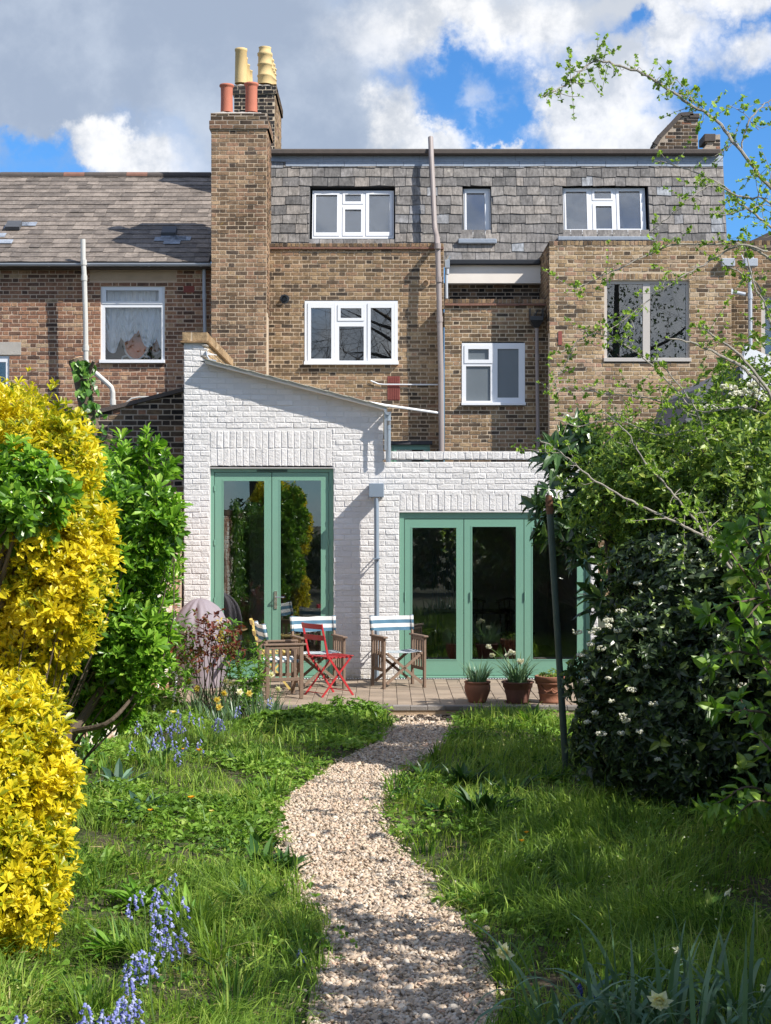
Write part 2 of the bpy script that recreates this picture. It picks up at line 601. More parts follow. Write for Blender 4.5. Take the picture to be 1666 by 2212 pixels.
def slatemat(name, stops, streak=.5, spot=0.0):
    m, nt, b = newmat(name)
    co = objco(nt)
    g = nt.nodes.new('ShaderNodeNewGeometry')
    col = ramp(nt, g.outputs['Random Per Island'], stops)
    mp = nd(nt, 'ShaderNodeMapping', {0: co, 3: (24, 24, 4)})
    n1 = nd(nt, 'ShaderNodeTexNoise', {'Vector': mp.outputs[0], 'Scale': 1.0, 'Detail': 5.0, 'Roughness': .65})
    n2 = nd(nt, 'ShaderNodeTexNoise', {'Vector': co, 'Scale': 5.0, 'Detail': 6.0, 'Roughness': .7})
    k1 = nd(nt, 'ShaderNodeMapRange', {0: n1.outputs['Fac'], 1: .3, 2: .7, 3: 1 - streak, 4: 1 + streak})
    k2 = nd(nt, 'ShaderNodeMapRange', {0: n2.outputs['Fac'], 1: .3, 2: .7, 3: .6, 4: 1.3})
    col = vmth(nt, 'MULTIPLY', vmth(nt, 'MULTIPLY', col, k1.outputs[0]), k2.outputs[0])
    if spot:
        n3 = nd(nt, 'ShaderNodeTexNoise', {'Vector': co, 'Scale': 17.0, 'Detail': 3.0})
        col = mixc(nt, mth(nt, 'MULTIPLY', smooth(nt, n3.outputs['Fac'], .66, .72), spot), col, (.5, .48, .4))
    nt.links.new(col, b.inputs['Base Color'])
    b.inputs['Roughness'].default_value = .7
    b.inputs['Specular IOR Level'].default_value = .3
    bump(nt, b, n1.outputs['Fac'], .4, .01)
    return m


M['slate'] = slatemat('hung slate', [(0, (.11, .105, .102)), (.3, (.16, .15, .145)), (.6, (.205, .19, .178)), (.88, (.245, .218, .195)), (.97, (.22, .22, .23)), (1, (.29, .31, .335))], .4, .4)
M['roof_slate'] = slatemat('roof slate', [(0, (.13, .11, .095)), (.5, (.185, .155, .132)), (1, (.25, .21, .178))], .25, .4)
M['roof_slate_grey'] = slatemat('grey slate patch', [(0, (.25, .28, .33)), (1, (.36, .4, .46))], .2)


# ------------------------------------------------------------------ brickwork
def cut(ivs, a, b):
    out = []
    for (u, v) in ivs:
        if b <= u or a >= v:
            out.append((u, v))
            continue
        if a > u:
            out.append((u, a))
        if b < v:
            out.append((b, v))
    return out


def add_bricks(mb, mapf, B, prot=.007, inset=.0035, jit=.0025):
    B = np.asarray(B, float)                       # u0,u1,z0,zt0,zt1
    n = len(B)
    if not n:
        return
    u0, u1, z0, t0, t1 = B.T
    d = prot + rng.normal(0, prot * .22, n)
    back = np.stack([np.stack([u0, z0, 0 * u0 - .003], -1), np.stack([u1, z0, 0 * u0 - .003], -1), np.stack([u1, t1, 0 * u0 - .003], -1), np.stack([u0, t0, 0 * u0 - .003], -1)], 1)
    front = back.copy()
    cx = (u0 + u1)[:, None] / 2
    front[:, :, 0] += np.sign(cx - front[:, :, 0]) * inset
    front[:, :2, 1] += inset
    front[:, 2:, 1] -= inset
    front[:, :, 2] = d[:, None]
    front += rng.normal(0, jit, front.shape) * np.array([1, 1, .5])
    back[:, :, :2] += rng.normal(0, jit * .7, back[:, :, :2].shape)
    V = np.concatenate([back, front], 1).reshape(-1, 3)
    q = np.array([(4, 5, 6, 7), (0, 1, 5, 4), (1, 2, 6, 5), (2, 3, 7, 6), (3, 0, 4, 7)])
    Q = (np.arange(n)[:, None, None] * 8 + q[None]).reshape(-1, 4)
    mb.add(mapf(V), Q)


def add_backing(mb, mapf, B, thick):
    B = np.asarray(B, float)
    n = len(B)
    u0, u1, z0, t0, t1 = B.T
    o = np.zeros(n)
    V = np.stack([np.stack(a, -1) for a in ((u0, z0, o), (u1, z0, o), (u1, t1, o), (u0, t0, o), (u0, z0, o - thick), (u1, z0, o - thick), (u1, t1, o - thick), (u0, t0, o - thick))], 1)
    q = np.array([(0, 1, 2, 3), (5, 4, 7, 6), (4, 0, 3, 7), (1, 5, 6, 2), (3, 2, 6, 7), (4, 5, 1, 0)])
    Q = (np.arange(n)[:, None, None] * 8 + q[None]).reshape(-1, 4)
    mb.add(mapf(V.reshape(-1, 3)), Q)


def facade(Y):                                    # u = x, second = height, third = out of the wall towards the garden
    return lambda v: np.stack([v[:, 0], Y - v[:, 2], v[:, 1]], -1)


def sidewall(X0, s):                              # u = depth, third = out of the wall along +x (s=1) or -x
    return lambda v: np.stack([X0 + s * v[:, 2], v[:, 0], v[:, 1]], -1)


def brickwall(mapf, u0, u1, z0, z1, course, openings=(), blocked=(), top=None, flemish=True, joint=.015, L=.215, H=.1025, thick=.22, prot=.006, inset=.003, jit=.0025, extra=(), whole=False):
    bb, mm, B, K = MB(), MB(), [], []
    z, k = z0, 0
    while z < z1 - .004:
        zt = min(z + course, z1)
        zm = (z + zt) / 2
        iv = [(u0, u1)]
        for o in openings:
            if o[2] < zm < o[3]:
                iv = cut(iv, o[0], o[1])
        for (a, b) in iv:
            if top is None:
                K.append((a, b, z, zt, zt))
            else:
                m = max(1, int((b - a) / .1))
                e = np.linspace(a, b, m + 1)
                for p, q in zip(e[:-1], e[1:]):
                    tp, tq = min(zt, top(p + 1e-4)), min(zt, top(q - 1e-4))
                    if max(tp, tq) > z + .002:
                        K.append((p, q, z, max(tp, z + .001), max(tq, z + .001)))
        for o in blocked:
            if o[2] < zm < o[3]:
                iv = cut(iv, o[0], o[1])
        for (a, b) in iv:
            if flemish:
                seq = [L, H]
                off = -((k % 2) * (L + H + 2 * joint) / 2 + .06)
            else:
                seq = [L]
                off = -((k % 2) * (L + joint) / 2)
            u = u0 + off
            # start phase is common to the whole wall so the bond lines up across openings
            i = 0
            while u < b:
                ln = seq[i % len(seq)] * (1 + rng.normal(0, .012))
                p, q = max(u, a + joint * .3), min(u + ln, b - joint * .3)
                if q - p > .03:
                    zz0, zz1 = z + joint * .5, zt - joint * .5
                    if top is None:
                        B.append((p, q, zz0, zz1, zz1))
                    else:
                        tp, tq = min(zz1, top(p) - .004), min(zz1, top(q) - .004)
                        if whole:
                            if min(tp, tq) > zz1 - .008:
                                B.append((p, q, zz0, zz1, zz1))
                        elif min(tp, tq) > zz0 + .012:
                            B.append((p, q, zz0, tp, tq))
                        elif max(tp, tq) > zz0 + .02:
                            B.append((p, q, zz0, max(tp, zz0 + .003), max(tq, zz0 + .003)))
                u += ln + joint
                i += 1
        z += course
        k += 1
    add_bricks(bb, mapf, B, prot, inset, jit)
    for e in extra:
        add_bricks(bb, mapf, e, prot, inset, jit)
    add_backing(mm, mapf, K, thick)
    return bb, mm


def soldiers(u0, u1, z0, z1, w, joint=.01):
    n = max(1, round((u1 - u0) / w))
    w = (u1 - u0) / n
    return [(u0 + i * w + joint / 2, u0 + (i + 1) * w - joint / 2, z0 + joint / 2, z1 - joint / 2, z1 - joint / 2) for i in range(n)]


def slates(origin, ud, vd, u0, u1, v0, v1, gauge, width, openings=(), thick=.006, lift=.012, jw=.12, gap=.002):
    """overlapping slates on a plane; ud, vd unit vectors along and up the slope"""
    origin, ud, vd = np.asarray(origin, float), nrm(ud), nrm(vd)
    nn = np.cross(ud, vd)
    mb = MB()
    S = []
    v, k = v0, 0
    while v < v1 - .01:
        vt = min(v + gauge, v1)
        vm = (v + vt) / 2
        iv = [(u0, u1)]
        for o in openings:
            if o[2] < vm < o[3]:
                iv = cut(iv, o[0], o[1])
        for (a, b) in iv:
            u = u0 - (k % 2) * width * .5
            while u < b:
                w = width * (1 + rng.normal(0, jw))
                p, q = max(u, a), min(u + w, b)
                if q - p > .04:
                    S.append((p + gap, q - gap, v, vt))
                u += w
        v += gauge
        k += 1
    S = np.array(S)
    n = len(S)
    a, b, c, d = S.T
    d2 = d + gauge * .35
    c = c + rng.normal(0, .006, n)
    tl = rng.normal(0, .006, n)
    h0 = lift + np.abs(rng.normal(0, .003, n))
    def pt(u, w, h):
        return origin + u[:, None] * ud + w[:, None] * vd + h[:, None] * nn
    o = np.zeros(n)
    V = np.stack([pt(a, c + tl, h0), pt(b, c - tl, h0), pt(b, d2, o - .004), pt(a, d2, o - .004),
                  pt(a, c + tl, h0 - thick * 1.6), pt(b, c - tl, h0 - thick * 1.6)], 1)
    q = np.array([(0, 1, 2, 3), (4, 5, 1, 0)])
    tq = np.array([(4, 0, 3), (1, 5, 2)])
    mb.add(V.reshape(-1, 3), (np.arange(n)[:, None, None] * 6 + q[None]).reshape(-1, 4), (np.arange(n)[:, None, None] * 6 + tq[None]).reshape(-1, 3))
    return mb


# ------------------------------------------------------------------ windows and doors
def holed(mb, rect, holes, y0, y1, mapf=None):
    """front slab at depth y0 with rectangular holes whose sides run back to y1; rect, holes = x0,x1,z0,z1"""
    xs = sorted({rect[0], rect[1], *[h[0] for h in holes], *[h[1] for h in holes]})
    zs = sorted({rect[2], rect[3], *[h[2] for h in holes], *[h[3] for h in holes]})
    def solid(i, j):
        if i < 0 or j < 0 or i >= len(xs) - 1 or j >= len(zs) - 1:
            return False
        cx, cz = (xs[i] + xs[i + 1]) / 2, (zs[j] + zs[j + 1]) / 2
        return not any(h[0] < cx < h[1] and h[2] < cz < h[3] for h in holes)
    V, Q = [], []
    def quad(*p):
        Q.append(tuple(range(len(V), len(V) + 4)))
        V.extend(p)
    for i in range(len(xs) - 1):
        for j in range(len(zs) - 1):
            if not solid(i, j):
                continue
            a, b, c, d = xs[i], xs[i + 1], zs[j], zs[j + 1]
            quad((a, y0, c), (b, y0, c), (b, y0, d), (a, y0, d))
            quad((a, y1, c), (a, y1, d), (b, y1, d), (b, y1, c))
            if not solid(i - 1, j): quad((a, y0, c), (a, y0, d), (a, y1, d), (a, y1, c))
            if not solid(i + 1, j): quad((b, y0, c), (b, y1, c), (b, y1, d), (b, y0, d))
            if not solid(i, j - 1): quad((a, y0, c), (a, y1, c), (b, y1, c), (b, y0, c))
            if not solid(i, j + 1): quad((a, y0, d), (b, y0, d), (b, y1, d), (a, y1, d))
    V = np.array(V, float)
    if mapf:
        V = mapf(V)
    mb.add(V, Q)
    return mb


def pxr(r, d):
    """px rect (x0,y0,x1,y1) at depth d -> x0,x1,z0,z1"""
    return (X(r[0], d), X(r[2], d), Z(r[3], d), Z(r[1], d))


def window(parent, outer, sashes, fixed, Y, mat, glass, room=.9, sill=None, tilt=None, name='window', roommat=None, bead=.012):
    """outer, sashes [(sash rect, glass rect)], fixed [glass rect] in picture px at depth Y. Frame front sits at Y."""
    mf = None
    O = pxr(outer, Y)
    if tilt:
        ty, tz = tilt                              # pivot height and y shift per metre of height
        mf = lambda v: np.stack([v[:, 0], v[:, 1] + (v[:, 2] - tz) * ty, v[:, 2]], -1)
    gl = [pxr(g, Y) for _, g in sashes] + [pxr(g, Y) for g in fixed]
    mb = MB()
    holes = [pxr(s, Y) for s, _ in sashes] + [pxr(g, Y) for g in fixed]
    holed(mb, O, holes, Y, Y + .07, mf)
    w = mb.build(name, mat, parent)
    for s, g in sashes:
        m = MB()
        S = pxr(s, Y)
        S = (S[0] + .003, S[1] - .003, S[2] + .003, S[3] - .003)
        holed(m, S, [pxr(g, Y)], Y - .012, Y + .05, mf)
        m.build('sash', mat, w)
    for g in gl:
        m = MB()
        V = np.array([(g[0] - .01, Y + .03, g[2] - .01), (g[1] + .01, Y + .03, g[2] - .01), (g[1] + .01, Y + .03, g[3] + .01), (g[0] - .01, Y + .03, g[3] + .01)])
        V = np.concatenate([V, V + np.array([0, .012, 0])])
        m.add(mf(V) if mf else V, [(0, 1, 2, 3), (5, 4, 7, 6), (0, 4, 5, 1), (1, 5, 6, 2), (2, 6, 7, 3), (3, 7, 4, 0)])
        m.build('pane', glass, w)
    if room:
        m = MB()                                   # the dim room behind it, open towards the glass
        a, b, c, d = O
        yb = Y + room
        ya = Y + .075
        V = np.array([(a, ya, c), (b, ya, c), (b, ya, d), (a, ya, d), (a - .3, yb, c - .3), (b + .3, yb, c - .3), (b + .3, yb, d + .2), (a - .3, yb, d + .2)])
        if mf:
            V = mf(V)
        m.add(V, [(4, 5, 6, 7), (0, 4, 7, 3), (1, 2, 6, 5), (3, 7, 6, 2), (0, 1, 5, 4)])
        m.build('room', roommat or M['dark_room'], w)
    if sill:
        s = pxr(sill, Y)
        m = MB()
        bbox(m, s[0], s[1], Y - .09, Y + .05, s[2], s[3])
        m.build('sill', mat, w)
    return w


def merge(name, pairs, parent=None, smooth=False, label=None):
    """one mesh object out of several builders, each with its own material"""
    vs, qs, ts, qm, tm, n = [], [], [], [], [], 0
    me = bpy.data.meshes.new(name)
    off = wloc(parent) if parent is not None else np.zeros(3)
    for i, (mb, mat) in enumerate(pairs):
        v = np.concatenate(mb.v)
        q = np.concatenate(mb.q) if mb.q else np.zeros((0, 4), np.int64)
        t = np.concatenate(mb.t) if mb.t else np.zeros((0, 3), np.int64)
        vs.append(v - off); qs.append(q + n); ts.append(t + n)
        qm.append(np.full(len(q), i)); tm.append(np.full(len(t), i))
        n += len(v)
        me.materials.append(mat)
    v, q, t = np.concatenate(vs), np.concatenate(qs), np.concatenate(ts)
    me.vertices.add(len(v))
    me.vertices.foreach_set('co', v.astype(np.float32).ravel())
    idx = np.concatenate([q.ravel(), t.ravel()]).astype(np.int32)
    me.loops.add(len(idx))
    me.loops.foreach_set('vertex_index', idx)
    me.polygons.add(len(q) + len(t))
    me.polygons.foreach_set('loop_start', np.concatenate([np.arange(len(q)) * 4, len(q) * 4 + np.arange(len(t)) * 3]).astype(np.int32))
    me.polygons.foreach_set('material_index', np.concatenate(qm + tm).astype(np.int32))
    me.polygons.foreach_set('use_smooth', np.full(len(q) + len(t), bool(smooth)))
    me.update(calc_edges=True)
    me.validate()
    o = bpy.data.objects.new(name, me)
    COL.objects.link(o)
    if parent is not None:
        o.parent = parent
    if label:
        o['label'] = label
    return o


def wallpart(name, parent, mapf, bmat, mmat, *a, label=None, more=(), **k):
    bb, mm = brickwall(mapf, *a, **k)
    return merge(name, [(mm, mmat), (bb, bmat)] + list(more), parent, label=label)


# ------------------------------------------------------------------ ground, patio, path
g = MB()
g.add([(-400, -400, GZ - .02), (400, -400, GZ - .02), (400, 400, GZ - .02), (-400, 400, GZ - .02)], [(0, 1, 2, 3)])
m, nt, b = newmat('garden soil')
co = objco(nt)
n1 = nd(nt, 'ShaderNodeTexNoise', {'Vector': co, 'Scale': 2.0, 'Detail': 8.0, 'Roughness': .7})
n2 = nd(nt, 'ShaderNodeTexNoise', {'Vector': co, 'Scale': 45.0, 'Detail': 4.0})
c = mixc(nt, smooth(nt, n1.outputs['Fac'], .35, .6), (.05, .036, .022), (.035, .05, .014))
c = mixc(nt, smooth(nt, n2.outputs['Fac'], .55, .7), c, (.15, .11, .06))
nt.links.new(c, b.inputs['Base Color'])
b.inputs['Roughness'].default_value = 1
bump(nt, b, n2.outputs['Fac'], .8, .02)
M['soil'] = m
tag(g.build('ground', m), kind='structure')

YW, YF = 20.5, 17.5                               # white wall and patio front edge
pv = MB()
rows = np.arange(YF + .11, YW - .02, .168)
for j, y in enumerate(rows):
    for i in range(40):
        x = -2.72 + i * .168
        h = rng.normal(0, .0016)
        bbox(pv, x + .003, x + .165, y + .003, min(y + .165, YW), -.05, h, .004)
pb = MB()
box(pb, -2.74, 4.02, YF + .01, YW, GZ - .3, -.012)
pe = MB()
for i in range(34):
    x = -2.72 + i * .2
    bbox(pe, x + .002, x + .198, YF - .012, YF + .108, -.05, .003 + rng.normal(0, .0015), .005)
M['paver'] = plain('weathered paver', (.27, .21, .155), .9, .22, 5, .4, 70, island=.2)
M['paver_edge'] = plain('grey edging', (.2, .18, .165), .9, .2, 6, .4, 70, island=.2)
pr = MB()
box(pr, -2.74, 4.02, YF + .004, YF + .012, GZ - .2, -.05)
tag(merge('patio', [(pb, M['mortar_dark']), (pv, M['paver']), (pe, M['paver_edge']), (pr, M['render_tan'])]), kind='structure')
dr = MB()
for i in range(150):
    x = -2.6 + i * .036
    box(dr, x, x + .018, YW - .075, YW - .014, .0015, .009)
dn = MB()
box(dn, -2.66, 2.8, YW - .085, YW - .002, .001, .004)
tag(merge('drain_channel', [(dn, M['black_plastic']), (dr, M['pipe_white'])]), 'long slotted drain channel set in the patio along the foot of the white wall', 'drain')

LEFT = [(858, 1564), (826, 1603), (774, 1629), (697, 1674), (642, 1713), (612, 1750), (606, 1790), (619, 1829), (648, 1855), (661, 1932), (700, 1984), (716, 2032), (712, 2080), (694, 2138), (687, 2209), (690, 2400), (700, 2900)]
RIGHT = [(974, 1564), (955, 1606), (906, 1639), (858, 1674), (819, 1706), (810, 1751), (826, 1790), (855, 1838), (884, 1867), (922, 1896), (955, 1961), (987, 1977), (1006, 2022), (1032, 2080), (1050, 2138), (1052, 2209), (1058, 2400), (1070, 2900)]
def edge(L):
    y = np.array([GY(q) for _, q in L])
    x = np.array([X(p, GY(q)) for p, q in L])
    o = np.argsort(y)
    return y[o], x[o]
LY, LX = edge(LEFT + [(849, 1550)])
RY, RX = edge(RIGHT + [(980, 1550)])
def pathx(y):
    return np.interp(y, LY, LX), np.interp(y, RY, RX)
ys = np.linspace(4.2, YF + .003, 90)
a, bb_ = pathx(ys)
a = a - .05
bb_ = bb_ + .05
V = np.concatenate([np.stack([a, ys, 0 * ys + GZ + .004], -1), np.stack([bb_, ys, 0 * ys + GZ + .004], -1)])
k = len(ys)
Q = [(i, i + k, i + k + 1, i + 1) for i in range(k - 1)]
M['gravel_base'] = plain('gravel bed', (.36, .28, .2), .95, .3, 30, .6, 80)
tag(MB().add(V, Q).build('path', M['gravel_base']), kind='structure')


def icos():
    t = (1 + 5 ** .5) / 2
    v = nrm(np.array([(-1, t, 0), (1, t, 0), (-1, -t, 0), (1, -t, 0), (0, -1, t), (0, 1, t), (0, -1, -t), (0, 1, -t), (t, 0, -1), (t, 0, 1), (-t, 0, -1), (-t, 0, 1)]))
    f = [(0, 11, 5), (0, 5, 1), (0, 1, 7), (0, 7, 10), (0, 10, 11), (1, 5, 9), (5, 11, 4), (11, 10, 2), (10, 7, 6), (7, 1, 8), (3, 9, 4), (3, 4, 2), (3, 2, 6), (3, 6, 8), (3, 8, 9), (4, 9, 5), (2, 4, 11), (6, 2, 10), (8, 6, 7), (9, 8, 1)]
    return v, np.array(f)


def subdiv(v, f):
    v = list(map(tuple, v))
    c, out = {}, []
    def mid(a, b):
        k = (min(a, b), max(a, b))
        if k not in c:
            c[k] = len(v)
            v.append(tuple(nrm(np.array(v[a]) + np.array(v[b]))))
        return c[k]
    for a, b, d in f:
        x, y, z = mid(a, b), mid(b, d), mid(d, a)
        out += [(a, x, z), (b, y, x), (d, z, y), (x, y, z)]
    return np.array(v), np.array(out)


IC = icos()
IC2 = subdiv(*IC)


def blobs(mb, pos, size, squash=(1, .8, .55), base=IC, jit=.12, spin=True):
    v, f = base
    n = len(pos)
    s = np.asarray(size)[:, None, None] * (np.array(squash) * np.exp(rng.normal(0, jit, (n, 3))))[:, None, :]
    W = v[None] * s * (1 + rng.normal(0, jit * .5, (n, len(v), 1)))
    an = rng.uniform(0, 2 * math.pi, n)
    tl = rng.normal(0, .35, (n, 2))
    c_, s_ = np.cos(an)[:, None], np.sin(an)[:, None]
    x, y, z = W[..., 0] * c_ - W[..., 1] * s_, W[..., 0] * s_ + W[..., 1] * c_, W[..., 2]
    z = z + x * tl[:, :1] + y * tl[:, 1:]
    W = np.stack([x, y, z], -1) + np.asarray(pos)[:, None, :]
    mb.add(W.reshape(-1, 3), None, (np.arange(n)[:, None, None] * len(v) + f[None]).reshape(-1, 3))


gv = MB()
for (ya, yb, dens, base, sz) in ((5.2, 9.5, 3900, IC2, .0112), (9.5, 17.5, 3300, IC, .0122)):
    n = int(dens * (yb - ya) * .9)
    y = rng.uniform(ya, yb, n)
    l, r_ = pathx(y)
    x = rng.uniform(0, 1, n) * (r_ - l + .06) + l - .03
    keep = (x > l - .03) & (rng.uniform(0, 1, n) < (r_ - l) / .9)
    x, y = x[keep], y[keep]
    n = len(x)
    z = GZ + .005 + np.abs(rng.normal(0, .0055, n))
    blobs(gv, np.stack([x, y, z], -1), sz * np.exp(rng.normal(0, .33, n)), base=base)
n = 1500
y = rng.uniform(5.4, 17.4, n)
l, r_ = pathx(y)
sp_ = np.abs(rng.normal(0, .06, n))
x = np.where(rng.random(n) < .5, l - sp_, r_ + sp_)
blobs(gv, np.stack([x, y, GZ + np.abs(rng.normal(.004, .006, n))], -1), .012 * np.exp(rng.normal(0, .3, n)))
m, nt, b = newmat('pebble')
gq = nt.nodes.new('ShaderNodeNewGeometry')
c = ramp(nt, gq.outputs['Random Per Island'], [(0, (.13, .11, .095)), (.12, (.27, .21, .155)), (.35, (.41, .31, .225)), (.6, (.5, .395, .29)), (.8, (.4, .34, .28)), (.92, (.55, .49, .41)), (1, (.45, .28, .19))])
n2 = nd(nt, 'ShaderNodeTexNoise', {'Vector': objco(nt), 'Scale': 90.0, 'Detail': 3.0})
nt.links.new(mixc(nt, n2.outputs['Fac'], c, vmth(nt, 'MULTIPLY', c, (1.25, 1.25, 1.25))), b.inputs['Base Color'])
b.inputs['Roughness'].default_value = .65
M['pebble'] = m
tag(gv.build('gravel', m, smooth=True), 'pinkish beige pebbles of the winding garden path', 'gravel', kind='stuff')

# ------------------------------------------------------------------ white brick rear extension
ext = thing('house_extension', 'single storey white painted brick extension with sage green glazed doors and sloping roof', 'extension', (0, YW, 0))
fw = facade(YW)
xp = X(445, YW)
xe = X(828, YW)
zp, zl, zr, zf = Z(741, YW), Z(785, YW), Z(885, YW), Z(975, YW)
XL, XR = X(397.5, YW), X(1292, YW)
def topW(u):
    if u < xp:
        return zp
    if u < xe:
        return zl + (zr - zl) * (u - xp) / (xe - xp)
    return zf - .108
fd = pxr((454, 1012, 721, 1468), YW)
fo = pxr((862.7, 1105, 1276, 1468), YW)
fd = (fd[0], fd[1], -.2, fd[3])
fo = (fo[0], fo[1], -.2, fo[3])
sol = []
lz = [Z(1007, YW), Z(968.5, YW), Z(930, YW)]
sol += soldiers(X(455, YW), X(718, YW), lz[0], lz[1], .088)
sol += soldiers(X(455, YW), X(718, YW), lz[1], lz[2], .088)
sol2 = soldiers(X(863, YW), XR, Z(1103, YW), Z(1065, YW), .085)
cop = soldiers(xe + .005, XR, zf - .106, zf, .1)
CW = .0751
bb, mm = brickwall(fw, XL, XR, -.02, zp, CW, openings=[fd, fo, (xe, XR + 1, zf - .1085, zp + 1)], blocked=[(X(455, YW), X(718, YW), lz[0], lz[2]), (X(863, YW), XR, Z(1103, YW), Z(1065, YW))], top=topW, flemish=False, joint=.008, L=.218, thick=.24,
                   prot=.006, inset=.006, jit=.003, extra=[sol, sol2, cop])
add_backing(mm, fw, [(xe, XR, zf - .108, zf - .001, zf - .001)], .24)
add_backing(mm, fw, [(fd[0], fd[1], Z(1011.5, YW), lz[0] + .002, lz[0] + .002)], .24)
merge('wall', [(mm, M['white_joint']), (bb, M['white'])], ext)

# parapet running back from the pier, its coping
pb1, pm1 = brickwall(sidewall(xp, 1), YW + .24, 24.0, 3.5, zp - .01, .0715, flemish=False, thick=.28)
merge('parapet', [(pm1, M['mortar_light']), (pb1, M['buff'])], ext, label='buff brick parapet stepping back above the sloping roof')
cb, cm = MB(), MB()
zc = Z(718, YW)
add_bricks(cb, fw, [(XL - .02, XL + .1, zp + .025, zc, zc), (XL + .112, xp + .02, zp + .025, zc, zc)], prot=.03)
y = YW - .02
q = []
while y < 24.0:
    q.append((y + .004, min(y + .1, 24.0), zp + .028, zc, zc))
    y += .108
add_bricks(cb, sidewall(xp + .012, 1), q, prot=.008)
box(cm, XL - .018, xp + .016, YW - .022, 24.0, zp + .02, zc - .004)
box(cb, XL - .045, xp + .045, YW - .05, 24.03, zp + .001, zp + .022)
merge('coping', [(cm, M['mortar_light']), (cb, M['buff'])], ext)

# sloping roof: a thin slate verge out over the wall
rf = MB()
dx = xe - xp
sl_ = (zr - zl) / dx
ov = .17
def roofz(x): return zl + sl_ * (x - xp)
box_pts = []
for (ya, yb, t0, t1) in ((YW - ov, 28.5, .012, .04),):
    v = [(x, yy, roofz(x) + t) for x in (xp + .004, xe + .05) for yy in (ya, yb) for t in (t0, t1)]
    rf.add(v, BQ)
M['verge'] = plain('verge edge', (.42, .4, .33), .8, .3, 10)
so = MB()
v = [(x, yy, roofz(x) + t) for x in (xp + .004, xe + .02) for yy in (YW - ov + .01, YW + .02) for t in (-.008, .011)]
so.add(v, BQ)
for i in range(9):
    x0_, x1_ = xp + .02 + i * dx / 9, xp + .02 + (i + 1.15) * dx / 9
    v = [(x, yy, roofz(x) + t + (.016 if x == x0_ else .006) * (1)) for x in (x0_, min(x1_, xe + .06)) for yy in (YW - ov - .012, 28.4) for t in (.028, .036)]
    rf.add(v, BQ)
merge('roof', [(rf, M['verge']), (so, M['render_white'])], ext)
fr = MB()
box(fr, xe + .02, XR, YW + .245, 28.4, zf - .3, zf - .15)
fr.build('flat_roof', M['felt'], ext)
lf = MB()
tube(lf, [(xp + .005, YW - .02, zl + .16), (xp + .015, YW - .022, zl + .1), (xp + .05, YW - .024, zl + .045), (xp + .14, YW - .03, zl + .03)], .012, 6)
lf.build('flashing', M['lead'], ext)

# gutter at the low side with its end facing the garden, and the zinc pipe below
gt = MB()
gx, gzz, gr = X(838.5, 20.25), Z(889, 20.25), .042
an = np.linspace(math.pi, 2 * math.pi, 11)
for (yy0, yy1) in ((20.3, 28.0),):
    o_ = np.stack([gx + gr * np.cos(an), 0 * an + yy0, gzz + gr * np.sin(an)], -1)
    o2 = o_.copy(); o2[:, 1] = yy1
    i_ = np.stack([gx + (gr - .004) * np.cos(an), 0 * an + yy0, gzz + (gr - .004) * np.sin(an)], -1)
    i2 = i_.copy(); i2[:, 1] = yy1
    nq = len(an)
    gt.add(np.concatenate([o_, o2, i_, i2]), [(i, i + 1, nq + i + 1, nq + i) for i in range(nq - 1)] + [(2 * nq + i + 1, 2 * nq + i, 3 * nq + i, 3 * nq + i + 1) for i in range(nq - 1)] + [(i + 1, i, 2 * nq + i, 2 * nq + i + 1) for i in range(nq - 1)])
gt.add([(gx, 20.31, gzz)] + [(gx + gr * math.cos(t), 20.31, gzz + gr * math.sin(t)) for t in an], None, [(0, i, i + 1) for i in range(1, len(an))])
g1 = gt.build('gutter', M['zinc'], ext)
gd = MB()
tube(gd, [(gx, 20.38, gzz - .02), (gx, 20.38, gzz - .1), (gx + .004, 20.42, gzz - .17), (gx + .004, 20.43, zf - .15)], [.04, .038, .034, .034], 12)
tube(gd, [(gx, 20.38, gzz - .1), (gx, 20.38, gzz - .115)], .044, 12)
tube(gd, [(gx + .004, 20.42, gzz - .21), (gx + .004, 20.42, gzz - .23)], .039, 12)
bar(gd, (xe + .03, 20.34, zr + .01), (xe + .03, 20.34, zf + .01), .03, .02, (0, 1, 0))
gd.build('gutter_outlet', M['zinc'], g1)

# rainwater hopper and one pipe, stretched deep to widen its shadow on the wall
hp = MB()
h0 = pxr((797, 1044, 829.5, 1074), 20.2)
px_ = (h0[0] + h0[1]) / 2
bbox(hp, h0[0], h0[1], 20.17, 20.488, h0[2], h0[3], .006)
for xx in (h0[0] + .04, h0[1] - .04):
    box(hp, xx - .008, xx + .008, 20.2, 20.22, h0[2] - .014, h0[2] + .002)
hpo = hp.build('rain_hopper', M['pipe_blue'], ext)
dp = MB()
tube(dp, [(px_, 20.27, h0[2] - .01), (px_ + .004, 20.27, 1.2), (px_ + .006, 20.27, .02)], .033, 20)
dp.v[-1][:, 1] = 20.27 + (dp.v[-1][:, 1] - 20.27) * 3.0
for zz in (1.62, .42):
    bar(dp, (px_ - .05, 20.26, zz), (px_ + .05, 20.26, zz), .23, .018)
    bar(dp, (px_ - .03, 20.30, zz), (px_ - .03, 20.5, zz), .012, .012)
    bar(dp, (px_ + .02, 20.30, zz - .01), (px_ + .02, 20.5, zz - .01), .012, .012)
dp.build('drainpipe', M['pipe_blue'], ext, smooth=False)

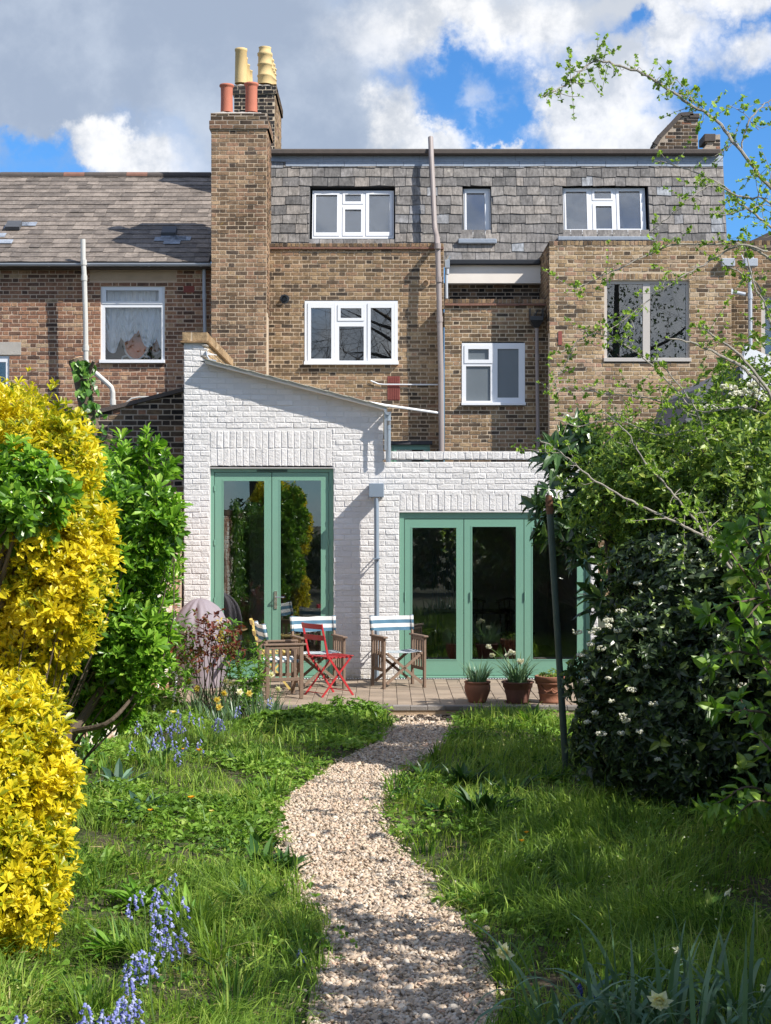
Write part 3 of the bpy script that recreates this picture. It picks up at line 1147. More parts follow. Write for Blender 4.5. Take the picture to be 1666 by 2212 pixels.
# doors
def doorset(name, outer, head, leaves, Y, label):
    """outer px rect, leaves [(leaf px rect, glass px rect)]"""
    O = pxr(outer, Y)
    mb = MB()
    holed(mb, O, [pxr(l, Y) for l, _ in leaves] if head is None else [pxr(head, Y)], Y, Y + .09)
    fr_ = mb.build(name, M['green'], ext, label=label)
    for l, g_ in leaves:
        m1 = MB()
        S = pxr(l, Y)
        S = (S[0] + .003, S[1] - .003, S[2] + .004, S[3] - .004)
        G = pxr(g_, Y)
        holed(m1, S, [G], Y + .008, Y + .06)
        holed(m1, (G[0] - .016, G[1] + .016, G[2] - .016, G[3] + .016), [G], Y + .004, Y + .012)
        m1.build('door_leaf', M['green'], fr_)
        m2 = MB()
        box(m2, G[0] - .01, G[1] + .01, Y + .03, Y + .045, G[2] - .01, G[3] + .01)
        m2.build('pane', M['glass_door'], fr_)
    return fr_


yd = YW + .055
fdo = doorset('french_door', (454.5, 1012.5, 720.5, 1466.5), (463, 1019.5, 711, 1460), [((463.7, 1020, 587, 1459), (483, 1039, 571, 1428)), ((587.6, 1020, 710.5, 1459), (606, 1038, 693.5, 1428))], yd, 'tall pair of sage green glazed doors under a brick soldier course')
hd = MB()
hx = X(596, yd)
box(hd, hx - .02, hx + .02, yd - .004, yd + .009, Z(1315, yd), Z(1277, yd))
tube(hd, [(hx, yd, Z(1290, yd)), (hx, yd - .05, Z(1290, yd)), (hx + .01, yd - .056, Z(1290, yd)), (X(615, yd), yd - .056, Z(1290, yd))], .009, 8)
hd.build('handle', M['steel'], fdo)
for hx, hy in ((464, 1055), (464, 1172), (464, 1297), (711, 1055), (711, 1172), (711, 1290)):
    m1 = MB()
    tube(m1, [(X(hx, yd), yd - .006, Z(hy + 6, yd)), (X(hx, yd), yd - .006, Z(hy - 6, yd))], .008, 8)
    m1.build('hinge', M['green'], fdo)
m1 = MB()
box(m1, X(555, yd), X(621, yd), yd - .004, yd + .008, Z(1019, yd), Z(1014.5, yd))
m1.build('trickle_vent', M['green_dark'], fdo)
m1 = MB()
bbox(m1, fd[0] + .01, fd[1] - .01, YW - .03, yd + .05, .012, Z(1459.5, yd))
m1.build('threshold', M['green'], fdo)
yd2 = YW + .045
foo = doorset('folding_door', (863.5, 1105.5, 1275.5, 1466.5), (873.3, 1120, 1265, 1460), [((874, 1121, 1002, 1459), (891, 1140, 986, 1424.5)), ((1002.6, 1121, 1132, 1459), (1020.5, 1138, 1115, 1424.5)), ((1132.6, 1121, 1264, 1459), (1151, 1140, 1247, 1424.5))], yd2, 'wide three leaf folding door in sage green')
for hx, hy in ((875.5, 1288), (1134, 1288), (1017, 1288)):
    m1 = MB()
    tube(m1, [(X(hx, yd2), yd2 - .006, Z(hy + 10, yd2)), (X(hx, yd2), yd2 - .006, Z(hy - 10, yd2))], .008, 8)
    m1.build('hinge', M['green'], foo)
m1 = MB()
bar(m1, (X(1248, yd2), yd2 - .03, Z(1283, yd2)), (X(1266, yd2), yd2 - .03, Z(1283, yd2)), .02, .014)
m1.build('handle', M['steel'], foo)
m1 = MB()
bbox(m1, fo[0] + .01, fo[1] - .01, YW - .03, yd2 + .05, .012, Z(1459.5, yd2))
m1.build('threshold', M['green'], foo)

# the room inside
rm = MB()
x0, x1, y0, y1, z0, z1 = XL + .15, XR - .1, YW + .25, 26.0, 0.0, 2.84
V = [(x0, y0, z0), (x1, y0, z0), (x1, y0, z1), (x0, y0, z1), (x0, y1, z0), (x1, y1, z0), (x1, y1, z1), (x0, y1, z1)]
rm.add(V, [(4, 5, 6, 7), (0, 4, 7, 3), (1, 2, 6, 5), (3, 7, 6, 2)])
rl = MB()
rl.add(V, [(0, 1, 5, 4)])
merge('room', [(rm, M['room_wall']), (rl, M['room_floor'])], ext)
M['room_paint'] = plain('pale cupboard', (.7, .7, .66), .5, .05, 3)
mb = MB()
bbox(mb, X(538, 24.2), X(590, 24.2), 24.2, 24.8, 0, Z(1095, 24.2), .01)
for zz in (.75, 1.5):
    box(mb, X(545, 24.2), X(548, 24.2), 24.17, 24.2, zz, zz + .3)
tag(mb.build('cupboard', M['room_paint'], loc=(X(560, 24.2), 24.5, 0)), 'tall pale cupboard inside the room behind the left glazed door', 'cupboard')
mb = MB()
xa, xb = X(935, 25.85), X(985, 25.85)
for i in range(9):
    x = xa + (xb - xa) * i / 8
    tube(mb, [(x, 25.9, .55), (x, 25.9, 1.65)], .018, 8)
bar(mb, (xa - .02, 25.9, .58), (xb + .02, 25.9, .58), .03, .03)
bar(mb, (xa - .02, 25.9, 1.62), (xb + .02, 25.9, 1.62), .03, .03)
tag(mb.build('radiator', M['pipe_grey'], loc=(0, 25.9, .55)), 'grey column radiator on the back wall inside the folding doors', 'radiator')
M['dark_wood'] = plain('dark furniture wood', (.09, .045, .03), .5, .3, 8)
tb = thing('dining_table', 'dark dining table inside the room behind the folding doors', 'table', (1.35, 23.3, 0))
mb = MB(); bbox(mb, .75, 1.95, 22.9, 23.7, .72, .75); mb.build('table_top', M['dark_wood'], tb)
for sx in (.82, 1.88):
    for sy in (22.97, 23.63):
        mb = MB(); bbox(mb, sx - .03, sx + .03, sy - .03, sy + .03, 0, .72); mb.build('leg', M['dark_wood'], tb)
def dining_chair(x, y, rz, label):
    c_ = thing('dining_chair', label, 'chair', (0, 0, 0), 'dining chairs inside the extension')
    mb = MB(); bbox(mb, -.2, .2, -.2, .2, .43, .46); mb.build('seat', M['dark_wood'], c_)
    mb = MB()
    for i in range(5):
        tube(mb, spline([(-.16 + i * .08, .19, .46), (-.17 + i * .085, .23, .7), (-.18 + i * .09, .27, .95)], 6), .009, 6)
    tube(mb, spline([(-.21, .27, .93), (0, .29, .98), (.21, .27, .93)], 8), .02, 6)
    mb.build('backrest', M['dark_wood'], c_)
    for sx in (-.17, .17):
        for sy in (-.17, .17):
            mb = MB(); tube(mb, [(sx, sy, .44), (sx * 1.15, sy * 1.15, 0)], .016, 6); mb.build('leg', M['dark_wood'], c_)
    c_.location = (x, y, 0)
    c_.rotation_euler = (0, 0, rz)
dining_chair(1.2, 22.55, R(180 + 12), 'dark spindle back dining chair seen through the middle folding door')
dining_chair(1.95, 22.6, R(150), 'dark spindle back dining chair behind the right hand folding leaf')
dining_chair(.55, 23.3, R(90), 'dark spindle back dining chair behind the left folding leaf near the radiator')

# ------------------------------------------------------------------ left neighbour
YN = 29.0
lh = thing('terraced_house', 'red brown brick house at the left with a slate pitched roof and lace curtained window', 'house', (-6, YN, 0))
fn = facade(YN)
wl = pxr((218, 617, 356, 784), YN)
wl2 = pxr((-60, 767, 20, 905), YN)
ins = pxr((-80, 739, 46, 766.5), YN)
ins2 = pxr((194.5, 587, 381, 606), YN)
xl0 = X(-190, YN)
xl1 = X(460, YN)
wallpart('wall', lh, fn, M['red'], M['mortar_red'], xl0, xl1, 2.0, Z(572, YN), .0772, openings=[wl, wl2], blocked=[ins, ins2])
mb = MB(); box(mb, ins[0], ins[1], YN - .02, YN + .05, ins[2], ins[3]); mb.build('lintel', M['concrete'], lh)
mb = MB(); box(mb, ins2[0], ins2[1], YN - .012, YN + .05, ins2[2], ins2[3]); mb.build('lintel', M['render_tan'], lh)
yw_ = YN + .02
M['room_warm'] = plain('warm dim room', (.2, .15, .12), .9, .1, 2)
w1 = window(lh, (218, 617, 356, 784), [((221, 620.5, 352, 657), (229.5, 627.5, 343.5, 651))], [(227, 664, 349.4, 777.3)], yw_, M['upvc'], glassmat('thin glass', .015), room=1.6, sill=(216, 778, 357.5, 785), roommat=M['room_warm'])
window(lh, (-60, 767, 20, 905), [], [(-53, 782, 13, 900)], yw_, M['upvc'], M['glass'], room=1.0)
# lace curtain: gathered in swags
yc = YN + .14
def lace(px0, px1, pyt, swags, drop):
    nu, nv = 150, 44
    u = np.linspace(0, 1, nu)[:, None]
    v = np.linspace(0, 1, nv)[None]
    px = px0 + (px1 - px0) * u + 0 * v
    ph = (u * swags + .12) % 1.0
    dip = np.sin(np.pi * ph) ** .7
    bot = drop[0] + (drop[1] - drop[0]) * dip
    bot = bot + np.interp(u, [0, .18, .33, .5, .68, .85, 1], [10, 16, -2, -22, 0, 4, 14])
    py = pyt + (bot - pyt) * v
    fold = .022 * np.sin((v * 8 - dip * 3.4 * v) * 2 * np.pi) * (.25 + dip) * (.35 + v) + .03 * np.cos(2 * np.pi * u * swags * 2 + .5) + .012 * np.sin(u * 97 + 5 * v)
    Vv = np.stack([(px - HX) * yc / F, yc + fold + .06, CZ - (py - HY) * yc / F], -1).reshape(-1, 3)
    i = np.arange(nu - 1)[:, None] * nv
    j = np.arange(nv - 1)[None]
    Qq = np.stack([i + j, i + nv + j, i + nv + j + 1, i + j + 1], -1).reshape(-1, 4)
    mb = MB().add(Vv, Qq)
    return mb
m, nt, b = newmat('white lace')
b.inputs['Base Color'].default_value = (.8, .82, .84, 1)
b.inputs['Roughness'].default_value = .9
tr = nd(nt, 'ShaderNodeBsdfTransparent')
wv = nd(nt, 'ShaderNodeTexNoise', {'Vector': objco(nt), 'Scale': 150.0})
fz = mth(nt, 'MULTIPLY', smooth(nt, wv.outputs['Fac'], .5, .62), .15)
nt.links.new(nd(nt, 'ShaderNodeMixShader', {0: fz, 1: b.outputs[0], 2: tr.outputs[0]}).outputs[0], nt.nodes['Material Output'].inputs[0])
M['lace'] = m
lace(226, 350, 622, 3.2, (722, 748)).build('lace_curtain', M['lace'], w1, smooth=True)
# the ornate oval backed chair behind it
oc = thing('ornate_chair', 'white framed oval backed chair with orange upholstery behind the lace curtain', 'chair', (X(290, 29.5), 29.5, Z(800, 29.5)))
M['orange'] = plain('orange upholstery', (.72, .2, .07), .8, .15, 6)
M['white_wood'] = plain('white painted wood', (.7, .7, .68), .5, .05, 4)
def oval(cx, cy, rx, ry, d, ring, par):
    an = np.linspace(0, 2 * math.pi, 33)
    c0 = P(cx, cy, d)
    sx, sz = rx * d / F, ry * d / F
    mb = MB()
    prof = [(1, 0), (.8, -.02), (.4, -.035), (0.02, -.04)]
    Vv = np.array([(c0[0] + sx * r * math.cos(t), d + dy, c0[2] + sz * r * math.sin(t)) for r, dy in prof for t in an[:-1]])
    nq = 32
    mb.add(Vv, [(k * nq + i, k * nq + (i + 1) % nq, (k + 1) * nq + (i + 1) % nq, (k + 1) * nq + i) for k in range(3) for i in range(nq)])
    mb.build('cushion', M['orange'], par)
    mb = MB()
    tube(mb, [(c0[0] + sx * 1.08 * math.cos(t), d - .01, c0[2] + sz * 1.06 * math.sin(t)) for t in an], .02, 8, cap=False)
    for s in (-1, 1):
        tube(mb, spline([(c0[0] + s * sx * .75, d, c0[2] - sz * .8), (c0[0] + s * sx * 1.25, d, c0[2] - sz * .95), (c0[0] + s * sx * 1.1, d, c0[2] - sz * 1.5)], 8), .018, 6)
    mb.build('frame', M['white_wood'], par)
oval(294, 742, 24, 33, 29.5, 1, oc)
oc2 = thing('ornate_chair', 'second orange chair half hidden at the right edge of the lace curtained window', 'chair', (X(338, 29.8), 29.8, Z(800, 29.8)))
oval(336, 736, 16, 26, 29.8, 1, oc2)
# roof
re, rr = Z(566, 28.72), Z(379, 32.85)
vd = np.array([0, 32.85 - 28.72, rr - re])
lenv = np.linalg.norm(vd)
xa = X(-260, 29)
rs = slates((xa, 28.72, re), (1, 0, 0), vd, 0, X(462, 29.5) - xa, 0, lenv, .235, .27, jw=.18, thick=.005, lift=.011)
rp = MB()
vn = nrm(vd); nn = np.cross((1, 0, 0), vn)
for (cx, cy) in ((28, 497), (-5, 515), (10, 528), (45, 492), (62, 492), (365, 520), (385, 521), (352, 523), (372, 529), (395, 522)):
    t = (cy - 566) / (379 - 566)
    c0 = np.array([X(cx, 28.72 + 4.13 * t), 28.72 + 4.13 * t, re + (rr - re) * t]) + nn * .019
    hw = .16
    Vv = [c0 + a_ * hw * np.array([1, 0, 0]) + b_ * .1 * vn + nn * h_ for a_ in (-1, 1) for b_ in (-1, 1) for h_ in (0, .006)]
    rp.add(Vv, BQ)
rb = MB()
Vv = [np.array([x, 28.72, re]) + vn * l_ + nn * h_ for x in (xa, X(462, 29.5)) for l_ in (0.02, lenv) for h_ in (-.12, -.012)]
rb.add(Vv, BQ)
roof = merge('roof', [(rb, M['felt']), (rs, M['roof_slate']), (rp, M['roof_slate_grey'])], lh)
mb, mb2 = MB(), MB()
x = xa
i = 0
while x < X(455, 32.8):
    an = np.linspace(-.2, math.pi + .2, 9)
    tgt = mb2 if i % 9 in (0, 6) else mb
    pts = [(x + (.45 if s else .002), 32.85 + .11 * math.cos(t), rr - .02 + .09 * math.sin(t) + rng.normal(0, .002)) for s in (0, 1) for t in an]
    tgt.add(pts, [(k_, k_ + 1, 9 + k_ + 1, 9 + k_) for k_ in range(8)])
    x += .45
    i += 1
merge('ridge', [(mb, M['felt_brown']), (mb2, M['tile_red'])], roof)
for (cx, cy) in ((30, 500), (366, 512)):
    t = (cy - 566) / (379 - 566)
    c0 = np.array([X(cx, 28.72 + 4.13 * t), 28.72 + 4.13 * t, re + (rr - re) * t])
    mb = MB()
    a1, a2 = .14, .16
    p_ = [c0 + np.array([s * a1, 0, 0]) + vn * v_ + nn * h_ for s in (-1, 1) for v_, h_ in ((-.12, .02), (-.12, .09), (.16, .11), (.16, .02))]
    mb.add(p_, [(0, 4, 5, 1), (1, 5, 6, 2), (2, 6, 7, 3)], [(0, 1, 2), (0, 2, 3), (4, 6, 5), (4, 7, 6)])
    mb.build('roof_vent', M['lead_dark'], roof)
gut = MB()
yg = 28.68
an = np.linspace(math.pi * 1.0, math.pi * 2.0, 9)
xg0, xg1, zg = xa, X(457, yg), Z(569, yg)
ring = lambda x, r: [(x, yg + r * math.cos(t), zg + r * math.sin(t)) for t in an]
gut.add(ring(xg0, .055) + ring(xg1, .055) + ring(xg0, .05) + ring(xg1, .05), [(i, i + 1, 10 + i, 9 + i) for i in range(8)] + [(18 + i + 1, 18 + i, 27 + i, 28 + i) for i in range(8)] + [(9 + i, 9 + i + 1, 27 + i + 1, 27 + i) for i in range(8)])
for gx_ in (106, 322, 434):
    gut.add(ring(X(gx_ - 2, yg), .061) + ring(X(gx_ + 2, yg), .061), [(i, i + 1, 10 + i, 9 + i) for i in range(8)])
gut.build('gutter', M['pipe_grey'], lh)
mb = MB()
box(mb, xg0, X(456, 28.8), 28.75, 28.98, Z(580, 28.8), Z(571, 28.8))
mb.build('eaves_board', M['felt_brown'], lh)
def pxpipe(parent, pts, r, d, mat, name='drainpipe', collars=(), n=10, cr=1.25):
    mb = MB()
    tube(mb, [P(x, y, dd if dd else d) for x, y, dd in [(p if len(p) == 3 else (*p, None)) for p in pts]], r, n)
    for (x, y) in collars:
        c0 = P(x, y, d)
        tube(mb, [c0 + np.array([0, 0, .05]), c0 - np.array([0, 0, .05])], r * cr, n)
    return mb.build(name, mat, parent)
pxpipe(lh, [(179.5, 517), (180, 560), (182.5, 600), (185, 690), (186, 776), (189, 788), (199, 799), (233, 829), (241, 837), (244, 848), (244.5, 890)], .047, 28.6, M['pipe_pale'], 'soil_pipe', [(182, 601), (185.8, 752), (244, 869), (181, 567)])
pxpipe(lh, [(253, 881), (264, 880), (272, 871), (284, 861), (300, 858), (338, 857), (341.5, 848)], .018, 28.9, M['pipe_pale'], 'waste_pipe')
pxpipe(lh, [(441, 575), (441.5, 640), (443, 720)], .034, 28.9, M['pipe_grey'], 'drainpipe', [(441.8, 640)])
mb = MB(); r_ = pxr((397, 618, 420, 632), YN); box(mb, r_[0], r_[1], YN - .02, YN + .02, r_[2], r_[3])
for i in range(4):
    zz = r_[2] + (r_[3] - r_[2]) * (i + .5) / 4
    box(mb, r_[0] + .01, r_[1] - .01, YN - .03, YN - .019, zz - .006, zz + .006)
mb.build('air_brick', M['airbrick'], lh)

# lean-to of the left neighbour, with the sooty gable
YL = 21.3
lt = thing('lean_to', 'sooty brick lean-to gable with dark roof edge beside the white extension', 'lean-to', (-3.4, YL, 0))
xa_, xb_ = X(190, YL), X(400, YL)
ta, tb_ = Z(900, YL), Z(846, YL)
tl = lambda u: ta + (tb_ - ta) * (u - xa_) / (xb_ - xa_)
wallpart('wall', lt, facade(YL), M['soot'], M['mortar_dark'], xa_, xb_, 0, 4.1, .0765, top=tl)
mb = MB()
mb.add([(x, yy, tl(x) + t) for x in (xa_ - .02, xb_) for yy in (YL - .05, 28) for t in (.003, .06)], BQ)
mb.build('roof', M['felt_brown'], lt)

# ------------------------------------------------------------------ middle house
YA, YB, YC, YR = 29.2, 28.9, 28.3, 30.1
mh = thing('terraced_house', 'brown stock brick house in the middle with a slate hung mansard and tall chimney stack', 'house', (0, YA, 0))
def brickedge(mapf, u0, u1, z0, z1, w=.078):
    return soldiers(u0, u1, z0, z1, w)
# outrigger wall with the three light window
xa, xb = X(576, YA), X(959, YA)
zt = Z(534, YA)
wA = pxr((658.5, 650, 859.5, 787.5), YA)
gA = pxr((845, 958, 929, 1140), YA)
vA = pxr((837, 813, 864, 865), YA)
ex = brickedge(None, xa, xb, zt + .004, Z(525, YA))
ex2 = soldiers(wA[0] - .02, wA[1] + .02, wA[3] + .004, wA[3] + .09, .075)
wallpart('wall', mh, facade(YA), M['stock'], M['mortar'], xa, xb, 1.2, zt, .0765, openings=[wA, gA, vA], extra=[ex, [(xa + .01, xb - .01, Z(541, YA), Z(536, YA), Z(536, YA))]],
         more=[(box(MB(), xa, xb, YA + .004, YA + .22, zt - .002, Z(526, YA)), M['mortar_dark'])])
mb = MB()
for i in range(15):
    x = xa + (xb - xa) * i / 15
    box(mb, x, x + (xb - xa) / 15 - .004, YA - .05, YA + .05, Z(538.5, YA) + rng.normal(0, .002), Z(535, YA))
mb.build('tile_course', M['tile_red'], mh)
window(mh, (658.5, 650, 859.5, 787.5), [((664.8, 655, 723.3, 782), (672, 665, 716, 775)), ((729.4, 658.5, 787.2, 693.5), (736, 665.7, 781, 687)), ((794, 655.4, 853, 782), (801, 665, 846, 775))], [(732.8, 705, 786, 779)], YA - .012, M['upvc'], M['glass_mid'] if 'glass_mid' in M else M['glass'], room=1.2, sill=(657, 782, 861, 788.5))
window(mh, (845, 961, 929, 1140), [((850, 965, 924, 1136), (857, 971.5, 917, 1130))], [], YA + .04, M['green'], M['glass'], room=1.0)
mb = MB(); bbox(mb, X(840, YA), X(934, YA), YA - .03, YA + .1, Z(960.5, YA), Z(953, YA)); mb.build('lintel', M['felt'], mh)
mb = MB()
box(mb, vA[0], vA[1], YA - .004, YA + .1, vA[2], vA[3])
for (q0, q1) in ((814, 827), (833, 863)):
    for i in range(7):
        x = vA[0] + (vA[1] - vA[0]) * (i + .5) / 7
        box(mb, x - .009, x + .009, YA - .016, YA - .003, Z(q1, YA), Z(q0, YA))
mb.build('air_brick', M['airbrick'], mh)
mb = MB(); c0 = P(615, 646, YA)
tube(mb, [c0 + np.array([0, 0.02, 0]), c0 + np.array([0, -.07, 0])], .052, 16, cap=False); tube(mb, [c0 + np.array([0, 0.02, 0]), c0 + np.array([0, -.012, 0])], .09, 16)
mb.build('flue', M['black_plastic'], mh)
mb = MB(); c0 = P(920, 612, YA)
tube(mb, [c0 + np.array([0, 0.02, 0]), c0 + np.array([0, -.06, 0])], .05, 16, cap=False); tube(mb, [c0 + np.array([0, 0.02, 0]), c0 + np.array([0, -.012, 0])], .075, 14)
mb.build('flue', M['render_tan'], mh)
mb = MB(); c0 = P(890, 833, YA)
bar(mb, P(868, 812, YA - .02), P(936, 812, YA - .02), .02, .02)
# low front wall with the two light window
xa2, xb2 = X(961, YB), X(1199, YB)
ztB = Z(656, YB)
wB = pxr((998, 741, 1134, 875), YB)
exB = brickedge(None, xa2, xb2 + .02, ztB + .004, Z(645.5, YB))
wallpart('wall', mh, facade(YB), M['stock'], M['mortar_light'], xa2, xb2 + .05, 1.2, ztB, .0768, openings=[wB], extra=[exB],
         more=[(box(MB(), xa2, xb2 + .02, YB + .004, YB + .22, ztB - .002, Z(646.5, YB)), M['mortar_dark'])])
mb = MB()
for i in range(9):
    x = xa2 + (xb2 - xa2 + .03) * i / 9
    box(mb, x, x + (xb2 - xa2 + .03) / 9 - .004, YB - .055, YB + .05, Z(660.5, YB) + rng.normal(0, .003), Z(656.5, YB))
mb.build('tile_course', M['tile_red'], mh)
window(mh, (998, 741, 1134, 875), [((1003, 746, 1064.5, 785), (1011.5, 754, 1056, 777))], [(1007, 791, 1060, 866), (1075, 753.5, 1120.5, 859)], YB - .012, M['upvc'], M['glass_frost'] if 'glass_frost' in M else M['glass'], room=.8, sill=(996.5, 870, 1135.5, 876))
mb = MB(); box(mb, xa2, X(1187, YC), YB + .23, YR, ztB - .3, ztB - .12); mb.build('flat_roof', M['felt'], mh)
# recess
xr0, xr1 = X(940, YR), X(1190, YR)
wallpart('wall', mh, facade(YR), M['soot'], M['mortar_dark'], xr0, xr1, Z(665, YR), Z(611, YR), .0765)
mb = MB(); bbox(mb, X(962, 29.88), X(1176, 29.88), 29.88, YR + .06, Z(612, 29.88), Z(566, 29.88)); mb.build('fascia_board', M['render_white'], mh)
mb = MB()
yg2 = 29.8
bbox(mb, X(965, yg2), X(1168, yg2), yg2 - .02, yg2 + .078, Z(572, yg2), Z(560.5, yg2), .02)
go = mb.build('gutter', M['black_plastic'], mh)
mb = MB()
mb2 = pxpipe(mh, [(966, 575), (966, 584), (964, 592), (964.5, 645)], .034, 29.6, M['pipe_grey'], 'drainpipe', [(966, 587)])
mb = MB()
c0 = P(966, 570, 29.4)
bbox(mb, c0[0] - .05, c0[0] + .05, c0[1] - .06, c0[1] + .06, c0[2] - .09, c0[2] + .07, .01)
tube(mb, [c0 + np.array([0, 0, .06]), c0 + np.array([.04, 0, .15])], .04, 8)
mb.build('rain_hopper', M['zinc'], mh)

# mansard
zb = 7.2
mo = np.array([X(581, 30.0), 30.0, zb])
mv = np.array([0, .45, 2.06])
ml = np.linalg.norm(mv)
mu1 = X(1573, 30.0) - mo[0]
def mrect(r, d=30.3):
    q = pxr(r, d)
    k = ml / 2.06
    return (q[0] - mo[0], q[1] - mo[0], (q[2] - zb) * k, (q[3] - zb) * k)
mop = [mrect((670, 399.5, 853.5, 520)), mrect((999.5, 397, 1061, 517)), mrect((1215.5, 392.5, 1400.5, 512))]
zm_top = (Z(346, 30.42) - zb) * ml / 2.06
sm = slates(mo, (1, 0, 0), mv, 0, mu1, 0, zm_top, .198, .262, openings=mop, jw=.16, thick=.008, lift=.017, gap=.005)
mbk = MB()
e1, e2 = np.array([1., 0, 0]), nrm(mv)
nn2 = np.cross(e1, e2)
us = sorted({0, mu1, *[o[0] for o in mop], *[o[1] for o in mop]})
vs_ = sorted({0, zm_top + .25, *[o[2] for o in mop], *[o[3] for o in mop]})
for i in range(len(us) - 1):
    for j in range(len(vs_) - 1):
        cu, cv = (us[i] + us[i + 1]) / 2, (vs_[j] + vs_[j + 1]) / 2
        if any(o[0] < cu < o[1] and o[2] < cv < o[3] for o in mop):
            continue
        Vv = [mo + u * e1 + v * e2 + nn2 * h for u in (us[i], us[i + 1]) for v in (vs_[j], vs_[j + 1]) for h in (-.3, -.006)]
        mbk.add(Vv, BQ)
mansard = merge('mansard', [(mbk, M['lead_dark']), (sm, M['slate'])], mh)
# lead band and roof edge
bd = MB()
v0_, v1_ = zm_top - .03, (Z(335, 30.45) - zb) * ml / 2.06
u = 0
while u < mu1:
    w_ = .9 + rng.uniform(-.1, .25)
    q = min(u + w_, mu1)
    Vv = [mo + a_ * e1 + v * e2 + nn2 * h for a_ in (u + .003, q - .003) for v, hh in ((v0_ + rng.normal(0, .008), 1), (v1_, 0)) for h in (.0, .03 + .004 * rng.random())]
    bd.add(Vv, BQ)
    u += w_
u = .3
for i in range(18):
    w_ = .5 + rng.uniform(0, .15)
    q = min(u + w_, mu1)
    if q - u > .1:
        Vv = [mo + a_ * e1 + v * e2 + nn2 * h for a_ in (u + .004, q - .004) for v in (v0_ - .1 + rng.normal(0, .006), v0_ + .02) for h in (.0, .026)]
        bd.add(Vv, BQ)
    u += w_
bd.build('lead_apron', M['lead'], mansard)
mb = MB()
bbox(mb, mo[0] - .02, X(1556, 30.4), 30.3, 30.9, Z(334.5, 30.36), Z(322.5, 30.36), .02)
mb.build('roof_edge', M['felt_brown'], mansard)
mb = MB()
bbox(mb, mo[0] + .1, mo[0] + mu1 - .06, 30.7, 38, Z(340, 30.36), Z(331, 30.36), .02)
mb.build('flat_roof', M['felt'], mansard)
# right cheek of the mansard
Vv = [mo + mu1 * e1 + np.array(q) for q in ((0, 0, 0), (0, 4, 0), (0, 4, 2.2), (0, .45, 2.06))]
MB().add(Vv + [np.array(q) - np.array([.1, 0, 0]) for q in Vv], [(0, 1, 2, 3), (7, 6, 5, 4), (0, 3, 7, 4)]).build('cheek', M['lead_dark'], mansard)
# windows in the mansard, set back in lead lined openings
tl_ = .45 / 2.06
for (outer, sash, fixed, sill) in (
    ((675, 409.5, 851, 517.5), [((678.5, 413.5, 734, 512), (682.5, 419, 728.5, 504)), ((740, 413, 785.5, 440), (745.5, 418, 780, 434)), ((740, 446, 785.5, 512), (745.5, 452, 780.5, 503.5)), ((790.5, 412.5, 847.5, 512), (797.5, 418, 842, 503))], [], None),
    ((1002, 405.5, 1060, 514), [((1004.5, 409, 1057, 510.5), (1008, 415, 1047.8, 503))], [], (990.5, 513.5, 1074, 523.5)),
    ((1217, 404, 1394.5, 508), [((1219.5, 406.5, 1273, 503.5), (1223, 412, 1268, 497)), ((1280, 406, 1326, 432.5), (1285, 411.5, 1321, 428)), ((1280, 439, 1326, 503.5), (1287, 444.5, 1321.5, 496)), ((1332, 405.5, 1391, 503.5), (1338, 411, 1383.5, 496))], [], (1207, 508.5, 1412, 517))):
    cz = Z((outer[1] + outer[3]) / 2, 30.4)
    yc_ = 30.0 + (cz - zb) * tl_ + .1
    k_ = window(mh, outer, sash, fixed, yc_, M['upvc_dim'] if 'upvc_dim' in M else M['upvc'], M['glass_sky'], room=.7, tilt=(tl_, cz))
    if sill:
        s = pxr(sill, 29.9)
        mb = MB()
        bbox(mb, s[0], s[1], 29.95 + (s[2] - zb) * tl_ - .04, yc_ + .1, s[2], s[3], .012)
        mb.build('lead_sill', M['lead'], k_)

# chimney stack at the rear, attached to the outrigger
YH = 28.45
cs_x0, cs_x1 = X(456.5, YH), X(576.5, YH)
zc1 = Z(279, YH)
bb1, mm1 = brickwall(facade(YH), cs_x0, cs_x1, 1.2, zc1, .0772, thick=.3)
bb2, mm2 = brickwall(sidewall(cs_x1, 1), YH + .002, 29.5, 6.0, zc1, .0772, thick=.3)
zc2, zc3, zc4 = Z(261, YH), Z(259.5, YH), Z(245, YH)
yb_ = YH + 1.05
b3, m3 = brickwall(facade(YH - .035), cs_x0 - .035, cs_x1 + .035, zc1, zc2, .0772, thick=1.1, flemish=False)
b4, m4 = brickwall(facade(YH - .01), cs_x0 - .01, cs_x1 + .01, zc2 + .012, zc4, .0772, thick=1.06, flemish=False)
b5, m5 = brickwall(sidewall(cs_x1 + .035, 1), YH - .033, yb_ + .03, zc1, zc2, .0772, thick=.3, flemish=False)
b6, m6 = brickwall(sidewall(cs_x1 + .01, 1), YH - .008, yb_, zc2 + .012, zc4, .0772, thick=.3, flemish=False)
core = MB()
box(core, cs_x0 + .02, cs_x1 - .02, YH + .25, yb_, 1.2, zc4 - .02)
fl = MB()
nx, ny = 16, 10
Vv = []
for i in range(nx):
    for j in range(ny):
        u, v = i / (nx - 1), j / (ny - 1)
        e = min(u, 1 - u, v * .8, (1 - v) * .8) * 2
        Vv.append((cs_x0 - .01 + u * (cs_x1 - cs_x0 + .02), YH - .01 + v * 1.04, zc4 + .004 + min(e, .3) * .24 + rng.normal(0, .007) * (e > 0)))
fl.add(Vv, [(i * ny + j, (i + 1) * ny + j, (i + 1) * ny + j + 1, i * ny + j + 1) for i in range(nx - 1) for j in range(ny - 1)])
